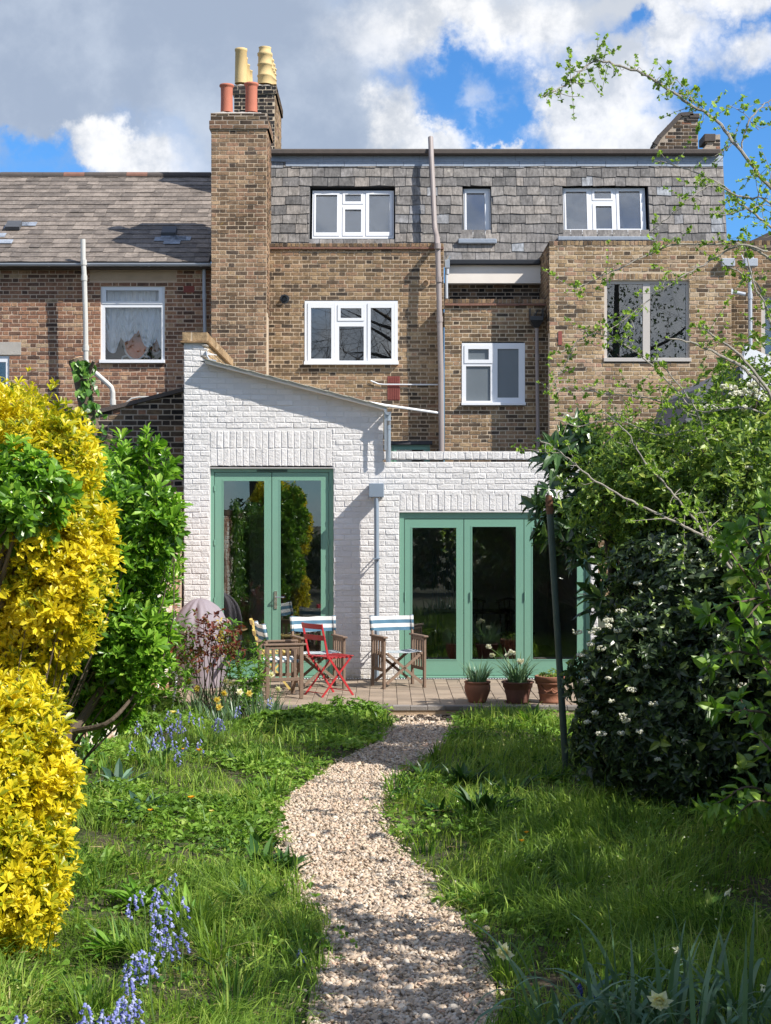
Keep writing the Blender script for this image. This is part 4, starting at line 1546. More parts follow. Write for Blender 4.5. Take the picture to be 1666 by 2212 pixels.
stack = merge('chimney_stack', [(mm1, M['mortar']), (mm2, M['mortar']), (m3, M['mortar_dark']), (m4, M['mortar_dark']), (m5, M['mortar_dark']), (m6, M['mortar_dark']), (core, M['mortar_dark']), (bb1, M['chimney']), (bb2, M['chimney']), (b3, M['chimney']), (b4, M['coping']), (b5, M['chimney']), (b6, M['coping']), (fl, M['concrete'])], mh, label='tall brown brick chimney stack with two red pots')
def pot(par, cx, cy0, cy1, w, d, mat, kind, label=None):
    """clay pot, px centre, top and base rows, px width, depth"""
    r_, z1_, z0_ = w * d / F / 2, Z(cy0, d), Z(cy1, d)
    h = z1_ - z0_
    if kind == 'rolled':
        pr_ = [(r_ * .86, 0), (r_ * .84, h * .2), (r_ * .82, h * .5), (r_ * .84, h * .86), (r_ * .86, h * .9), (r_ * 1.0, h * .93), (r_ * 1.03, h * .96), (r_ * .98, h), (r_ * .8, h), (r_ * .75, h * .9), (r_ * .7, h * .3)]
    elif kind == 'plain':
        pr_ = [(r_ * 1.04, 0), (r_ * 1.0, h * .3), (r_ * .95, h * .92), (r_ * 1.02, h * .935), (r_ * 1.02, h), (r_ * .84, h), (r_ * .8, h * .4)]
    else:
        pr_ = [(r_ * 1.0, 0), (r_ * .96, h * .2), (r_ * 1.04, h * .215), (r_ * 1.04, h * .25), (r_ * .93, h * .27), (r_ * .92, h * .5), (r_ * 1.02, h * .515), (r_ * 1.02, h * .55), (r_ * .92, h * .57), (r_ * .9, h * .76), (r_ * 1.0, h * .78), (r_ * 1.03, h * .84), (r_ * .82, h * .87), (r_ * .8, h * .97), (r_ * .86, h), (r_ * .7, h), (r_ * .68, h * .4)]
    mb = MB()
    lathe(mb, pr_, (X(cx, d), d, z0_ - .03), 28)
    return mb.build('chimney_pot', mat, par, smooth=True, label=label)
pot(stack, 490, 180, 240, 31, YH + .4, M['red_clay'], 'rolled')
pot(stack, 543.2, 177, 240, 31, YH + .4, M['red_clay'], 'rolled')
# the big party stack on the ridge behind
YP = 31.6
px0, px1 = X(506, YP), X(594, YP)
zp0, zp1, zp2 = 7.4, Z(203, YP), Z(186, YP)
dpt = 1.9
c1, k1 = brickwall(facade(YP), px0, px1, zp0, zp1, .0765, thick=dpt)
c2, k2 = brickwall(facade(YP - .035), px0 - .035, px1 + .035, zp1, zp2, .0765, thick=dpt + .07)
c3, k3 = brickwall(sidewall(px1, 1), YP + .002, YP + dpt, zp0, zp1, .0765, thick=.3)
c4, k4 = brickwall(sidewall(px1 + .035, 1), YP - .033, YP + dpt + .03, zp1, zp2, .0765, thick=.3)
fl = MB()
Vv = []
for i in range(12):
    for j in range(16):
        u, v = i / 11, j / 15
        e = min(u, 1 - u, v, 1 - v) * 2
        Vv.append((px0 - .04 + u * (px1 - px0 + .08), YP - .04 + v * (dpt + .08), zp2 + .004 + min(e, .3) * .3 + rng.normal(0, .01) * (e > 0)))
fl.add(Vv, [(i * 16 + j, (i + 1) * 16 + j, (i + 1) * 16 + j + 1, i * 16 + j + 1) for i in range(11) for j in range(15)])
stack2 = merge('chimney_stack', [(k1, M['mortar_light']), (k2, M['mortar_light']), (k3, M['mortar_light']), (k4, M['mortar_light']), (c1, M['soot_black']), (c2, M['soot_black']), (c3, M['yellow']), (c4, M['coping']), (fl, M['concrete'])], mh, label='blackened brick chimney stack on the ridge behind with buff clay pots')
for i in range(4):
    d = YP + .28 + i * .46
    xx = X(521, YP + .28)
    hh = (103, 118, 132, 146)[i]
    c_ = HX + xx * F / d + (0, 0, 1, 3)[i]
    pot(stack2, c_, (103, 122, 137, 150)[i], 178, (26.5, 20, 19, 18)[i], d, M['yellow_clay'], 'plain')
    xx = X(572.5, YP + .28)
    c_ = HX + xx * F / d
    pot(stack2, c_, (100, 116, 128, 140)[i], 180, (32, 31, 30, 29)[i], d, M['yellow_clay'], 'ribbed')

# pipes on the middle house
pxpipe(mh, [(930.5, 297, 30.38), (932, 340, 30.2), (935, 400, 30.06), (938.5, 480, 29.88), (940, 497, 29.82), (944, 512, 29.35), (945.5, 528, 28.95), (949, 650, 28.9), (952.5, 800, 28.9), (954, 985, 28.9)], .052, 28.9, M['pipe'], 'soil_pipe', [(945.7, 532), (948, 604), (950, 690)], 12, 1.18)
pxpipe(mh, [(801, 822.5), (810, 826), (818, 829.5), (830, 830.5), (946, 831)], .014, YA - .04, M['pipe_white'], 'waste_pipe', n=6)
pxpipe(mh, [(723, 857, 28.4), (760, 863, 28.5), (830, 875, 28.7), (947, 892, 28.9)], .024, 28.7, M['pipe_white'], 'waste_pipe', n=8)
yh_ = 28.72
mb = MB()
q = pxr((1144, 684, 1174, 694), yh_)
bbox(mb, q[0], q[1], yh_ - .1, yh_ + .17, q[2], q[3], .01)
cx_ = (q[0] + q[1]) / 2
mb.add([(q[0] + .01, yh_ - .09, q[2]), (q[1] - .01, yh_ - .09, q[2]), (q[1] - .01, yh_ + .16, q[2]), (q[0] + .01, yh_ + .16, q[2]), (cx_ - .045, yh_ - .03, q[2] - .12), (cx_ + .045, yh_ - .03, q[2] - .12), (cx_ + .045, yh_ + .1, q[2] - .12), (cx_ - .045, yh_ + .1, q[2] - .12)], [(0, 1, 5, 4), (1, 2, 6, 5), (2, 3, 7, 6), (3, 0, 4, 7), (4, 5, 6, 7)])
for xx in (q[0], q[1] - .02):
    box(mb, xx, xx + .02, yh_ - .05, yh_ + .16, q[3], q[3] + .15)
bar(mb, (q[0] + .09, yh_ + .12, q[3]), (q[0] + .17, yh_ + .12, q[3] + .14), .02, .02)
mb.build('rain_hopper', M['black_plastic'], mh)
pxpipe(mh, [(1160, 702), (1160, 720), (1161, 840), (1163, 985)], .036, 28.76, M['pipe'], 'drainpipe', [(1160, 709), (1161, 772), (1162, 935)])

# ------------------------------------------------------------------ right neighbour
rh = thing('terraced_house', 'yellow stock brick outrigger at the right with a wide grey framed window behind the hawthorn', 'house', (4, YC, 0))
xc0, xc1 = X(1187, YC), X(1580, YC)
ztC = Z(531, YC)
wC = pxr((1305.8, 604.4, 1489.5, 780), YC)
exC = brickedge(None, xc0, xc1, ztC + .004, Z(520, YC))
exl = soldiers(wC[0] - .05, wC[1] + .05, wC[3] + .006, wC[3] + .12, .077)
wallpart('wall', rh, facade(YC), M['yellow'], M['mortar_light'], xc0, xc1, .5, ztC, .0768, openings=[wC], blocked=[(wC[0] - .05, wC[1] + .05, wC[3], wC[3] + .115)], extra=[exC, exl], jit=.004,
         more=[(box(MB(), xc0, xc1, YC + .004, YC + .22, ztC - .002, Z(521, YC)), M['mortar_dark'])])
wallpart('wall', rh, sidewall(xc0, -1), M['stock'], M['mortar_dark'], YC + .01, YR - .05, 5.6, ztC + .09, .0768)
window(rh, (1305.8, 604.4, 1489.5, 780), [], [(1311.6, 613.6, 1389, 772.8), (1404.4, 613, 1482.7, 772.8)], YC + .06, M['beige_frame'], M['glass'], room=1.6, sill=(1303, 774, 1492, 782))
mb = MB(); bar(mb, P(1385, 700, YC + .03), P(1385, 683, YC + .03), .02, .015); mb.build('window_handle', M['steel'], rh)
YD = 28.75
xd0, xd1 = X(1576, YD), X(1850, YD)
wD = pxr((1645, 638, 1760, 771), YD)
ztD = Z(531, YD)
exD = brickedge(None, xd0, xd1, ztD + .004, Z(519, YD))
wallpart('wall', rh, facade(YD), M['stock'], M['mortar'], xd0, xd1, .5, ztD, .0768, openings=[wD], extra=[exD], more=[(box(MB(), xd0, xd1, YD + .004, YD + .22, ztD - .002, Z(520, YD)), M['mortar_dark'])])
window(rh, (1645, 638, 1760, 771), [], [(1653, 645, 1750, 765)], YD + .05, M['beige_frame'], M['glass'], room=1.2)
mb = MB(); q = pxr((1206, 716, 1214, 745), YC); box(mb, q[0], q[1], YC - .02, YC + .02, q[2], q[3]); mb.build('air_brick', M['airbrick'], rh)
for (r_, pts) in (((1557, 560, 1585, 577), [(1569, 576), (1569, 615), (1571, 624), (1578, 630), (1610, 636)]), ((1606, 560, 1634, 577), [(1620, 576), (1620.5, 640), (1621.5, 765)])):
    q = pxr(r_, 28.3)
    mb = MB()
    bbox(mb, q[0], q[1], 28.18, 28.45, q[2], q[3], .008)
    for xx in (q[0] + .02, q[1] - .03):
        bar(mb, (xx, 28.35, q[3]), (xx - .01, 28.5, q[3] + .12), .015, .02)
    hq = mb.build('rain_hopper', M['pipe_grey'], rh)
    pxpipe(rh, pts, .037, 28.4, M['pipe_grey'], 'drainpipe', [pts[-2]])
# stacks and parapet on the far ridge at the right
YQ = 33.5
for poly, dd in (([(1408, 345), (1416, 312), (1424, 297), (1452, 268), (1470, 248), (1483, 243), (1497, 246), (1506, 262), (1508, 345)], 0), ([(1512, 345), (1522, 320), (1538, 292), (1556, 290), (1556, 345)], .6)):
    mb = MB()
    pz = [(X(a_, YQ + dd), Z(b_, YQ + dd)) for a_, b_ in poly]
    prism(mb, pz, YQ + dd, YQ + dd + .5)
    top = lambda u, pz=pz: float(np.interp(u, [p[0] for p in pz[:-1]], [p[1] for p in pz[:-1]]))
    bq, mq = brickwall(facade(YQ + dd - .004), pz[0][0] + .02, pz[-1][0], pz[0][1], max(p[1] for p in pz) - .02, .0765, top=lambda u, t=top: t(u) - .03, thick=.1, whole=True)
    cp = MB()
    if dd == 0:
        q = pxr((1489, 246, 1511, 256), YQ); bbox(cp, q[0], q[1], YQ - .05, YQ + .55, q[2], q[3], .01)
        for i in range(3, 6):
            bar(cp, (pz[i - 2][0], YQ + .2, pz[i - 2][1]), (pz[i - 1][0], YQ + .2, pz[i - 1][1]), .5, .1)
        bar(cp, (pz[4][0], YQ + .2, pz[4][1]), (pz[6][0], YQ + .2, pz[6][1]), .5, .08)
        q = pxr((1482, 257, 1508, 262), YQ); bbox(cp, q[0], q[1], YQ - .04, YQ + .55, q[2], q[3], .01)
    else:
        q = pxr((1533, 275, 1558, 292), YQ); bbox(cp, q[0], q[1], YQ + dd - .05, YQ + dd + .55, q[2], q[3], .01)
    merge('chimney_stack', [(mb, M['mortar_dark']), (mq, M['mortar_dark']), (bq, M['soot']), (cp, M['felt_brown'])], rh)  # dark brick here is the stacks' shaded face put into the colour
# pitched roof corner peeping in at the far right
mb = MB()
Vv = [P(1622, 520, 31), P(1760, 455, 31), P(1760, 530, 31), P(1622, 530, 31)]
mb.add(Vv + [v + np.array([0, 3, 0]) for v in Vv], [(0, 1, 2, 3), (7, 6, 5, 4), (0, 4, 5, 1), (1, 5, 6, 2), (3, 2, 6, 7), (0, 3, 7, 4)])
mb.build('roof', M['felt_brown'], rh)

# right neighbour's low extension half hidden by the shrubs
ne = thing('garden_building', 'grey slate sided building with a white roof slope half hidden behind the right hand shrubs', 'building', (X(1560, 23), 23, 0))
mb = MB()
prism(mb, [(X(1478, 23), 0), (X(1478, 23), Z(915, 23)), (X(1503, 23), Z(841, 23)), (X(1556, 23), Z(807, 23)), (X(1606, 23), Z(788, 23)), (X(1720, 23), Z(786, 23)), (X(1720, 23), 0)], 23, 26)
for i in range(5):
    a_, b_ = P(1490, 900 + i * 40, 22.995), P(1720, 812 + i * 40, 22.995)
    bar(mb, a_, b_, .012, .012)
mb.build('wall', M['cladding'] if 'cladding' in M else plain('slate grey cladding', (.13, .13, .15), .7, .1, 5), ne)
mb = MB()
prism(mb, [(X(1604, 22.8), Z(790, 22.8)), (X(1612, 22.8), Z(746, 22.8)), (X(1720, 22.8), Z(797, 22.8)), (X(1720, 22.8), Z(890, 22.8)), (X(1608, 22.8), Z(852, 22.8))], 22.8, 22.98)
mb.build('roof_panel', M['upvc'], ne)

# ------------------------------------------------------------------ garden walls and fence
m, nt, b = newmat('peeling painted brick')
co = objco(nt)
gq = nt.nodes.new('ShaderNodeNewGeometry')
c = ramp(nt, gq.outputs['Random Per Island'], [(0, (.24, .1, .06)), (.5, (.36, .17, .1)), (1, (.45, .28, .18))])
n1 = nd(nt, 'ShaderNodeTexNoise', {'Vector': co, 'Scale': 1.3, 'Detail': 7.0, 'Roughness': .7})
c = mixc(nt, smooth(nt, n1.outputs['Fac'], .46, .54), c, (.72, .66, .58))
nt.links.new(c, b.inputs['Base Color'])
b.inputs['Roughness'].default_value = .9
M['peel'] = m
bq, mq = brickwall(sidewall(-2.76, 1), 7.2, 20.25, GZ - .05, 2.2, .075, flemish=False, thick=.21)
cq, kq = brickwall(facade(20.45), -2.99, -2.74, GZ - .05, 2.5, .075, flemish=False, thick=.2)
cp = MB()
y = 7.2
while y < 20.2:
    bbox(cp, -2.99, -2.74, y, y + .1, 2.2, 2.3, .006)
    y += .108
tag(merge('garden_wall', [(mq, M['mortar_red']), (bq, M['peel']), (kq, M['mortar_red']), (cq, M['peel']), (cp, M['coping'])]), 'old brick garden wall with peeling white paint behind the left bushes', 'wall')
fe = thing('garden_fence', 'dark timber garden fence along the right behind the shrubs', 'fence', (4.05, 12, GZ))
M['fence'] = plain('dark fence timber', (.1, .07, .05), .9, .3, 5, .3, 40, island=.25)
for k_ in range(7):
    y0_ = 6.6 + k_ * 1.9
    mb = MB()
    for i in range(15):
        bbox(mb, 4.04 + (i % 2) * .014, 4.06 + (i % 2) * .014, y0_ + .05 + i * .12, y0_ + .175 + i * .12, GZ + .05, 1.65 + rng.normal(0, .004), .003)
    for zz in (.3, 1.3):
        box(mb, 4.08, 4.12, y0_ + .03, y0_ + 1.87, zz, zz + .06)
    mb.build('fence_panel', M['fence'], fe)
    mb = MB(); bbox(mb, 4.03, 4.13, y0_ - .05, y0_ + .05, GZ - .1, 1.75, .006); mb.build('post', M['fence'], fe)

# ------------------------------------------------------------------ planting helpers
LEAF = np.array([(0, 0, 0), (.32, .5, .13), (.36, 0, 0), (.32, -.5, .13), (.7, .36, .1), (.74, 0, 0), (.7, -.36, .1), (1, 0, 0)], float)
LQ = np.array([(1, 2, 5, 4), (2, 3, 6, 5)])
LT = np.array([(0, 2, 1), (0, 3, 2), (4, 5, 7), (5, 6, 7)])


LEAFO = np.array([(0, 0, 0), (.36, .3, .1), (.4, 0, 0), (.36, -.3, .1), (.78, .5, .12), (.8, 0, 0), (.78, -.5, .12), (1, 0, 0)], float)


def rand_dirs(n):
    return nrm(rng.normal(0, 1, (n, 3)))


def leaves(mb, pos, d, up, length, width=.45, droop=.15, jit=.15, shape=LEAF):
    """leaf blades: pos base, d direction, up face normal hint"""
    pos, d, up = np.asarray(pos, float), nrm(d), np.asarray(up, float)
    n = len(pos)
    s = nrm(np.cross(up, d) + 1e-6)
    u = np.cross(d, s)
    length = np.broadcast_to(np.asarray(length, float), (n,))
    w = length * width * np.exp(rng.normal(0, jit, n))
    t = shape[None, :, 0] * length[:, None]
    x = shape[None, :, 1] * w[:, None]
    h = shape[None, :, 2] * w[:, None] * 2 - (shape[None, :, 0] ** 2) * (length * droop * np.exp(rng.normal(0, .3, n)))[:, None]
    V = pos[:, None, :] + t[..., None] * d[:, None, :] + x[..., None] * s[:, None, :] + h[..., None] * u[:, None, :]
    o = np.arange(n)[:, None, None] * 8
    mb.add(V.reshape(-1, 3), (o + LQ[None]).reshape(-1, 4), (o + LT[None]).reshape(-1, 3))


def rosettes(mb, pos, ax, k, length, width=.42, spread=.9, droop=.25, shape=LEAF):
    pos, ax = np.asarray(pos, float), nrm(ax)
    n = len(pos)
    a = nrm(np.cross(ax, rand_dirs(n)))
    b = np.cross(ax, a)
    ln = np.broadcast_to(np.asarray(length, float), (n,))
    for i in range(k):
        th = 2 * math.pi * i / k + rng.normal(0, .25, n)
        sp = spread * (1 + rng.normal(0, .25, n))
        r_ = np.cos(th)[:, None] * a + np.sin(th)[:, None] * b
        d = r_ * np.sin(sp)[:, None] + ax * np.cos(sp)[:, None]
        up = ax * np.sin(sp)[:, None] - r_ * np.cos(sp)[:, None] + rng.normal(0, .2, (n, 3))
        leaves(mb, pos + r_ * ln[:, None] * .04, d, up, ln * np.exp(rng.normal(0, .18, n)), width, droop, shape=shape)


def lumpy(d, seed=0, f=3.1, amp=.16):
    r_ = np.random.default_rng(seed)
    v = np.zeros(len(d))
    for i in range(6):
        k = r_.normal(0, f, 3)
        v += np.sin(d @ k + r_.uniform(0, 6.28))
    return 1 + amp * v / 2.2


def shell(c, r, n, lo=.72, hi=1.03, seed=0, amp=.16, keep=None):
    """points through the outer part of a lumpy ellipsoid, with outward directions"""
    d = rand_dirs(n)
    k = (rng.uniform(lo ** 3, hi ** 3, n)) ** (1 / 3) * lumpy(d, seed, amp=amp)
    p = np.asarray(c) + d * k[:, None] * np.asarray(r)
    nn_ = nrm(d / np.asarray(r))
    if keep is not None:
        q = keep(p)
        p, nn_ = p[q], nn_[q]
    return p, nn_


def ell(px, py, rx, ry, d, dep=None):
    s = d / F
    return P(px, py, d), np.array([rx * s, (dep if dep else rx * s), ry * s])


def twigs(mb, base, tips, r0=.012, bend=.15, n=7):
    for t in tips:
        base_ = np.asarray(base) + rng.normal(0, .04, 3) * np.array([1, 1, 0])
        m_ = (base_ + t) / 2 + rng.normal(0, bend, 3) * np.linalg.norm(t - base_) * .5
        tube(mb, spline([base_, m_, t], n), np.linspace(r0, r0 * .25, n), 5, cap=False)


M['bark'] = plain('grey brown bark', (.12, .09, .065), .95, .35, 18, .7, 50)
M['bark_pale'] = plain('pale lichened bark', (.3, .27, .23), .95, .35, 18, .6, 60)
M['bark_dark'] = plain('dark bark', (.06, .048, .038), .95, .3, 18, .6, 50)
M['stem_green'] = plain('green stem', (.09, .16, .04), .6, .2, 8)
M['yellow_leaf'] = leafmat('golden leaf', [(0, (.1, .17, .014)), (.22, (.3, .34, .018)), (.42, (.61, .53, .022)), (.75, (.81, .66, .028)), (.92, (.85, .76, .1)), (1, (.5, .52, .08))], .42, .35, .45, patch=3.2)
M['bright_leaf'] = leafmat('fresh green leaf', [(0, (.04, .11, .012)), (.35, (.12, .27, .02)), (.7, (.22, .42, .035)), (1, (.4, .58, .09))], .4, .28, .5)
M['ivy_leaf'] = leafmat('ivy leaf', [(0, (.03, .09, .012)), (.6, (.09, .22, .03)), (1, (.25, .42, .08))], .25, .35, .5)
M['hedge_leaf'] = leafmat('dark evergreen leaf', [(0, (.028, .044, .022)), (.5, (.06, .095, .042)), (.82, (.095, .15, .055)), (.94, (.16, .24, .06)), (1, (.26, .33, .07))], .24, .32, .5)
M['laurel_leaf'] = leafmat('laurel leaf', [(0, (.02, .045, .016)), (.5, (.04, .085, .027)), (.85, (.07, .15, .04)), (1, (.18, .3, .06))], .25, .28, .6)
M['haw_leaf'] = leafmat('young hawthorn leaf', [(0, (.1, .18, .02)), (.5, (.25, .4, .045)), (1, (.45, .58, .1))], .48, .45, .35)
M['spray_leaf'] = leafmat('broad young leaf', [(0, (.06, .14, .012)), (.5, (.12, .26, .02)), (1, (.24, .38, .05))], .35, .35, .5)
M['mix_leaf'] = leafmat('mixed shrub leaf', [(0, (.04, .085, .016)), (.45, (.13, .22, .035)), (.8, (.26, .37, .055)), (1, (.42, .48, .1))], .36, .4, .4)
M['red_leaf'] = leafmat('bronze red leaf', [(0, (.05, .012, .01)), (.4, (.15, .03, .02)), (.7, (.22, .06, .03)), (.85, (.1, .14, .03)), (1, (.3, .16, .1))], .25, .4, .4)
M['lance_leaf'] = leafmat('lance leaf', [(0, (.05, .13, .012)), (.5, (.12, .28, .025)), (1, (.24, .42, .06))], .35, .45, .35)
M['grass'] = leafmat('grass blade', [(0, (.045, .088, .018)), (.2, (.09, .175, .028)), (.45, (.185, .31, .042)), (.74, (.32, .45, .07)), (.9, (.45, .51, .13)), (1, (.55, .47, .26))], .42, .5, .3, patch=1.6)
M['cover'] = leafmat('ground cover leaf', [(0, (.05, .1, .018)), (.35, (.115, .23, .03)), (.7, (.22, .38, .05)), (1, (.38, .5, .11))], .4, .5, .3, patch=1.4)
M['dock_leaf'] = leafmat('broad strap leaf', [(0, (.015, .045, .012)), (.5, (.035, .1, .02)), (1, (.1, .22, .035))], .25, .4, .4)
M['blue_leaf'] = leafmat('blue green leaf', [(0, (.05, .11, .07)), (.5, (.1, .2, .13)), (1, (.2, .32, .22))], .25, .5, .3)
M['daff_leaf'] = leafmat('daffodil leaf', [(0, (.07, .14, .075)), (.5, (.125, .225, .115)), (1, (.24, .36, .19))], .28, .35, .5)
M['white_petal'] = leafmat('white petal', [(0, (.6, .58, .5)), (1, (.82, .8, .72))], .3, .6, .2)
M['cream_petal'] = leafmat('cream petal', [(0, (.86, .82, .58)), (1, (.9, .88, .76))], .35, .5, .2)
M['yellow_petal'] = leafmat('yellow petal', [(0, (.8, .62, .1)), (1, (.85, .74, .3))], .35, .5, .2)
M['orange_petal'] = leafmat('orange petal', [(0, (.85, .3, .01)), (1, (.9, .5, .02))], .3, .5, .2)
M['blue_petal'] = leafmat('bluebell petal', [(0, (.16, .18, .5)), (.6, (.28, .31, .68)), (1, (.5, .52, .82))], .35, .5, .2)
M['muscari'] = leafmat('grape hyacinth petal', [(0, (.05, .06, .28)), (1, (.12, .14, .5))], .2, .5, .2)


def field_(x, y):
    return np.sin(x * 1.9 + .4) * .5 + np.sin(y * 2.7 + x * .8) * .4 + np.sin(x * 4.3 - y * 3.1) * .3


# ------------------------------------------------------------------ bushes on the left
def bush(name, label, cat, lobes, mat, n, k, length, width, base, spread=.85, lo=.6, upb=.55, stems=26, seed=1, amp=.18, twig=.016, bark='bark', keep=None, extra=None, group=None):
    t = thing(name, label, cat, base, group)
    fm, sm_ = MB(), MB()
    for i, (c, r_) in enumerate(lobes):
        area = (r_[0] * r_[1] + r_[1] * r_[2] + r_[0] * r_[2]) / 3 * 4 * math.pi
        p, d = shell(c, r_, int(n * area), lo, 1.05, seed + i, keep=keep, amp=amp)
        ax = d + np.array([0, 0, upb]) + rng.normal(0, .35, p.shape)
        rosettes(fm, p, ax, k, length * np.exp(np.clip(rng.normal(0, .26, len(p)), -.6, .35)), width, spread, shape=LEAFO)
        q, _ = shell(c, r_, stems, .5, .98, seed + i)
        twigs(sm_, np.asarray(base) + np.array([0, 0, .05]), q, twig)
    sm_.build('stems', M[bark], t)
    fm.build('foliage', mat, t)
    return t, fm


L1 = [ell(35, 1120, 180, 265, 8.9, .5), ell(-40, 990, 140, 175, 9.1, .45), ell(130, 1290, 95, 120, 8.75, .35), ell(190, 1180, 55, 95, 8.8, .2), ell(140, 1010, 60, 110, 8.9, .3), ell(60, 1390, 120, 95, 8.9, .35), ell(20, 1470, 110, 110, 9.0, .35)]
L2 = [ell(0, 1770, 140, 280, 8.2, .5), ell(60, 1900, 85, 150, 8.05, .35), ell(85, 1700, 85, 100, 8.3, .3), ell(30, 1520, 60, 80, 8.5, .3)]
bush('golden_shrub', 'large golden yellow leaved shrub filling the left edge in front of the brick wall', 'shrub', L1 + L2, M['yellow_leaf'], 820, 6, .046, .36, (-2.35, 8.9, GZ), seed=3, lo=.4, stems=9, twig=.01, spread=.62, amp=.17, upb=.9)
Lr = [ell(52, 1075, 92, 95, 8.45, .25)]
bush('green_shrub', 'patch of plain green leaves growing through the front of the golden shrub', 'shrub', Lr, M['bright_leaf'], 420, 6, .062, .45, (-2.2, 8.6, 1.6), seed=8, lo=.3, stems=14)
L3 = [ell(270, 1180, 95, 165, 11.6, .45), ell(225, 1280, 115, 190, 11.9, .45), ell(335, 1130, 48, 85, 11.4, .25), ell(262, 1400, 70, 105, 11.5, .3), ell(322, 985, 16, 45, 11.5, .08), ell(358, 1010, 12, 35, 11.5, .06), ell(285, 1010, 20, 40, 11.6, .08), ell(370, 1130, 22, 35, 11.3, .1), ell(200, 1470, 105, 85, 11.9, .35), ell(310, 1400, 55, 90, 11.4, .25), ell(150, 1400, 90, 120, 12.0, .35), ell(250, 1525, 60, 50, 11.7, .2)]
tg_, _ = bush('green_shrub', 'glossy bright green leaved shrub between the golden shrub and the white extension', 'shrub', L3, M['bright_leaf'], 360, 6, .07, .36, (-2.75, 11.6, GZ), seed=14, lo=.4, stems=4, twig=.01, amp=.22, spread=.62, upb=.9)
mb = MB()
tube(mb, spline([(-2.62, 11.3, GZ - .05), P(118, 1640, 11.3), P(200, 1520, 11.45), P(250, 1420, 11.5), P(275, 1200, 11.6)], 22), np.linspace(.05, .02, 22), 9)
tube(mb, spline([P(160, 1580, 11.35), P(235, 1560, 11.2), P(300, 1490, 11.3)], 10), np.linspace(.025, .01, 10), 7)
mb.build('trunk', M['bark'], tg_)

# climber on the wall behind the shrubs
iv = MB()
n = 5200
p = np.stack([-2.745 + np.abs(rng.normal(0, .07, n)), rng.uniform(7.4, 14.2, n), rng.uniform(GZ, 2.5, n)], -1)
ok = field_(p[:, 1], p[:, 2]) > -.35
p = p[ok]
leaves(iv, p, np.array([.3, 0, -1.]) + rng.normal(0, .5, p.shape), np.array([1., 0, .2]) + rng.normal(0, .35, p.shape), rng.uniform(.06, .11, len(p)), .8, .2)
tag(iv.build('climbing_ivy', M['ivy_leaf'], loc=(-2.75, 10.5, GZ)), 'ivy climbing over the garden wall behind the golden shrub', 'ivy')

# ivy clad stump beyond the wall
sd_ = 17.0
stp = thing('tree_stump', 'sawn off leaning tree trunk wrapped in ivy beyond the left garden wall', 'tree stump', P(215, 1650, sd_))
mb = MB()
ps = [P(215, 1650, sd_), P(226, 1200, sd_), P(222, 1040, sd_), P(205, 960, sd_), P(186, 870, sd_), P(172, 800, sd_), P(163, 778, sd_)]
tube(mb, spline(ps, 26), np.linspace(.1, .085, 26), 12)
tube(mb, [P(190, 810, sd_ - .05), P(203, 780, sd_ - .15)], [.03, .018], 8)
tube(mb, [P(218, 985, sd_ - .05), P(238, 940, sd_ - .1)], [.05, .035], 8)
mb.build('trunk', M['bark'], stp)
mb = MB()
q0, q1 = P(163, 777, sd_), P(163, 775.5, sd_)
tube(mb, [q0, q0 + nrm(q0 - np.array(ps[-2])) * .008], .084, 14)
mb.build('cut_end', plain('sawn wood', (.45, .3, .18), .9, .25, 30), stp)
mb = MB()
pl = spline(ps[1:], 200)
n_ = 430
ii = rng.integers(20, 196, n_)
th = rng.uniform(0, 2 * math.pi, n_)
o_ = np.stack([np.cos(th), -np.abs(np.sin(th)) * 1.0, 0 * th], -1)
keep = (o_[:, 0] > -.1) | (ii < 60)
pp = pl[ii] + o_ * rng.uniform(.09, .16, n_)[:, None]
pp, o_ = pp[keep], o_[keep]
leaves(mb, pp, np.array([0, 0, -1.0]) + rng.normal(0, .45, pp.shape) + o_ * .4, o_ + rng.normal(0, .3, pp.shape), rng.uniform(.06, .1, len(pp)), .85, .2)
p2, d2 = shell(P(238, 1050, 16.9), (.12, .12, .22), 40)
leaves(mb, p2, d2 + np.array([0, 0, -.6]), d2, .09, .85)
mb.build('ivy', M['ivy_leaf'], stp)

# ------------------------------------------------------------------ shrubs on the right
def flowerheads(par, pts, size, mat, n=26, name='flower_head'):
    for (c, r_) in pts:
        mb = MB()
        d = rand_dirs(n)
        p = np.asarray(c) + d * np.array([1, .8, .55]) * r_
        blobs(mb, p, size * np.exp(rng.normal(0, .2, n)), (1, 1, .8))
        mb.build(name, mat, par)


vb = thing('evergreen_shrub', 'big dark evergreen shrub with white flower clusters filling the right side of the garden', 'shrub', (2.75, 12.4, GZ))
fm, sm_ = MB(), MB()
vl = [((2.85, 12.3, .7), (.95, .7, .8)), ((2.3, 12.1, .5), (.66, .5, .6)), ((2.7, 12.6, 1.45), (.75, .6, .6)), ((3.3, 12.4, 1.7), (.7, .6, .6)), ((2.02, 12.3, .95), (.5, .4, .5)), ((3.15, 11.7, .95), (.7, .55, .85)), ((1.9, 12.35, .45), (.4, .4, .45)), ((2.45, 12.7, 1.75), (.4, .4, .35))]
for i, (c, r_) in enumerate(vl):
    area = (r_[0] * r_[1] + r_[1] * r_[2] + r_[0] * r_[2]) / 3 * 4 * math.pi
    p, d = shell(c, r_, int(520 * area), .5, 1.08, 30 + i, amp=.26)
    ok = p[:, 2] > GZ + .02
    p, d = p[ok], d[ok]
    rosettes(fm, p, d + np.array([0, 0, .4]) + rng.normal(0, .45, p.shape), 5, .062 * np.exp(rng.normal(0, .2, len(p))), .5, 1.0, .25)
    q, _ = shell(c, r_, 22, .6, 1.0, 30 + i)
    q = q[q[:, 2] > .05]
    twigs(sm_, (2.75, 12.4, GZ), q, .02)
sm_.build('stems', M['bark_dark'], vb)
fm.build('foliage', M['hedge_leaf'], vb)
fl = []
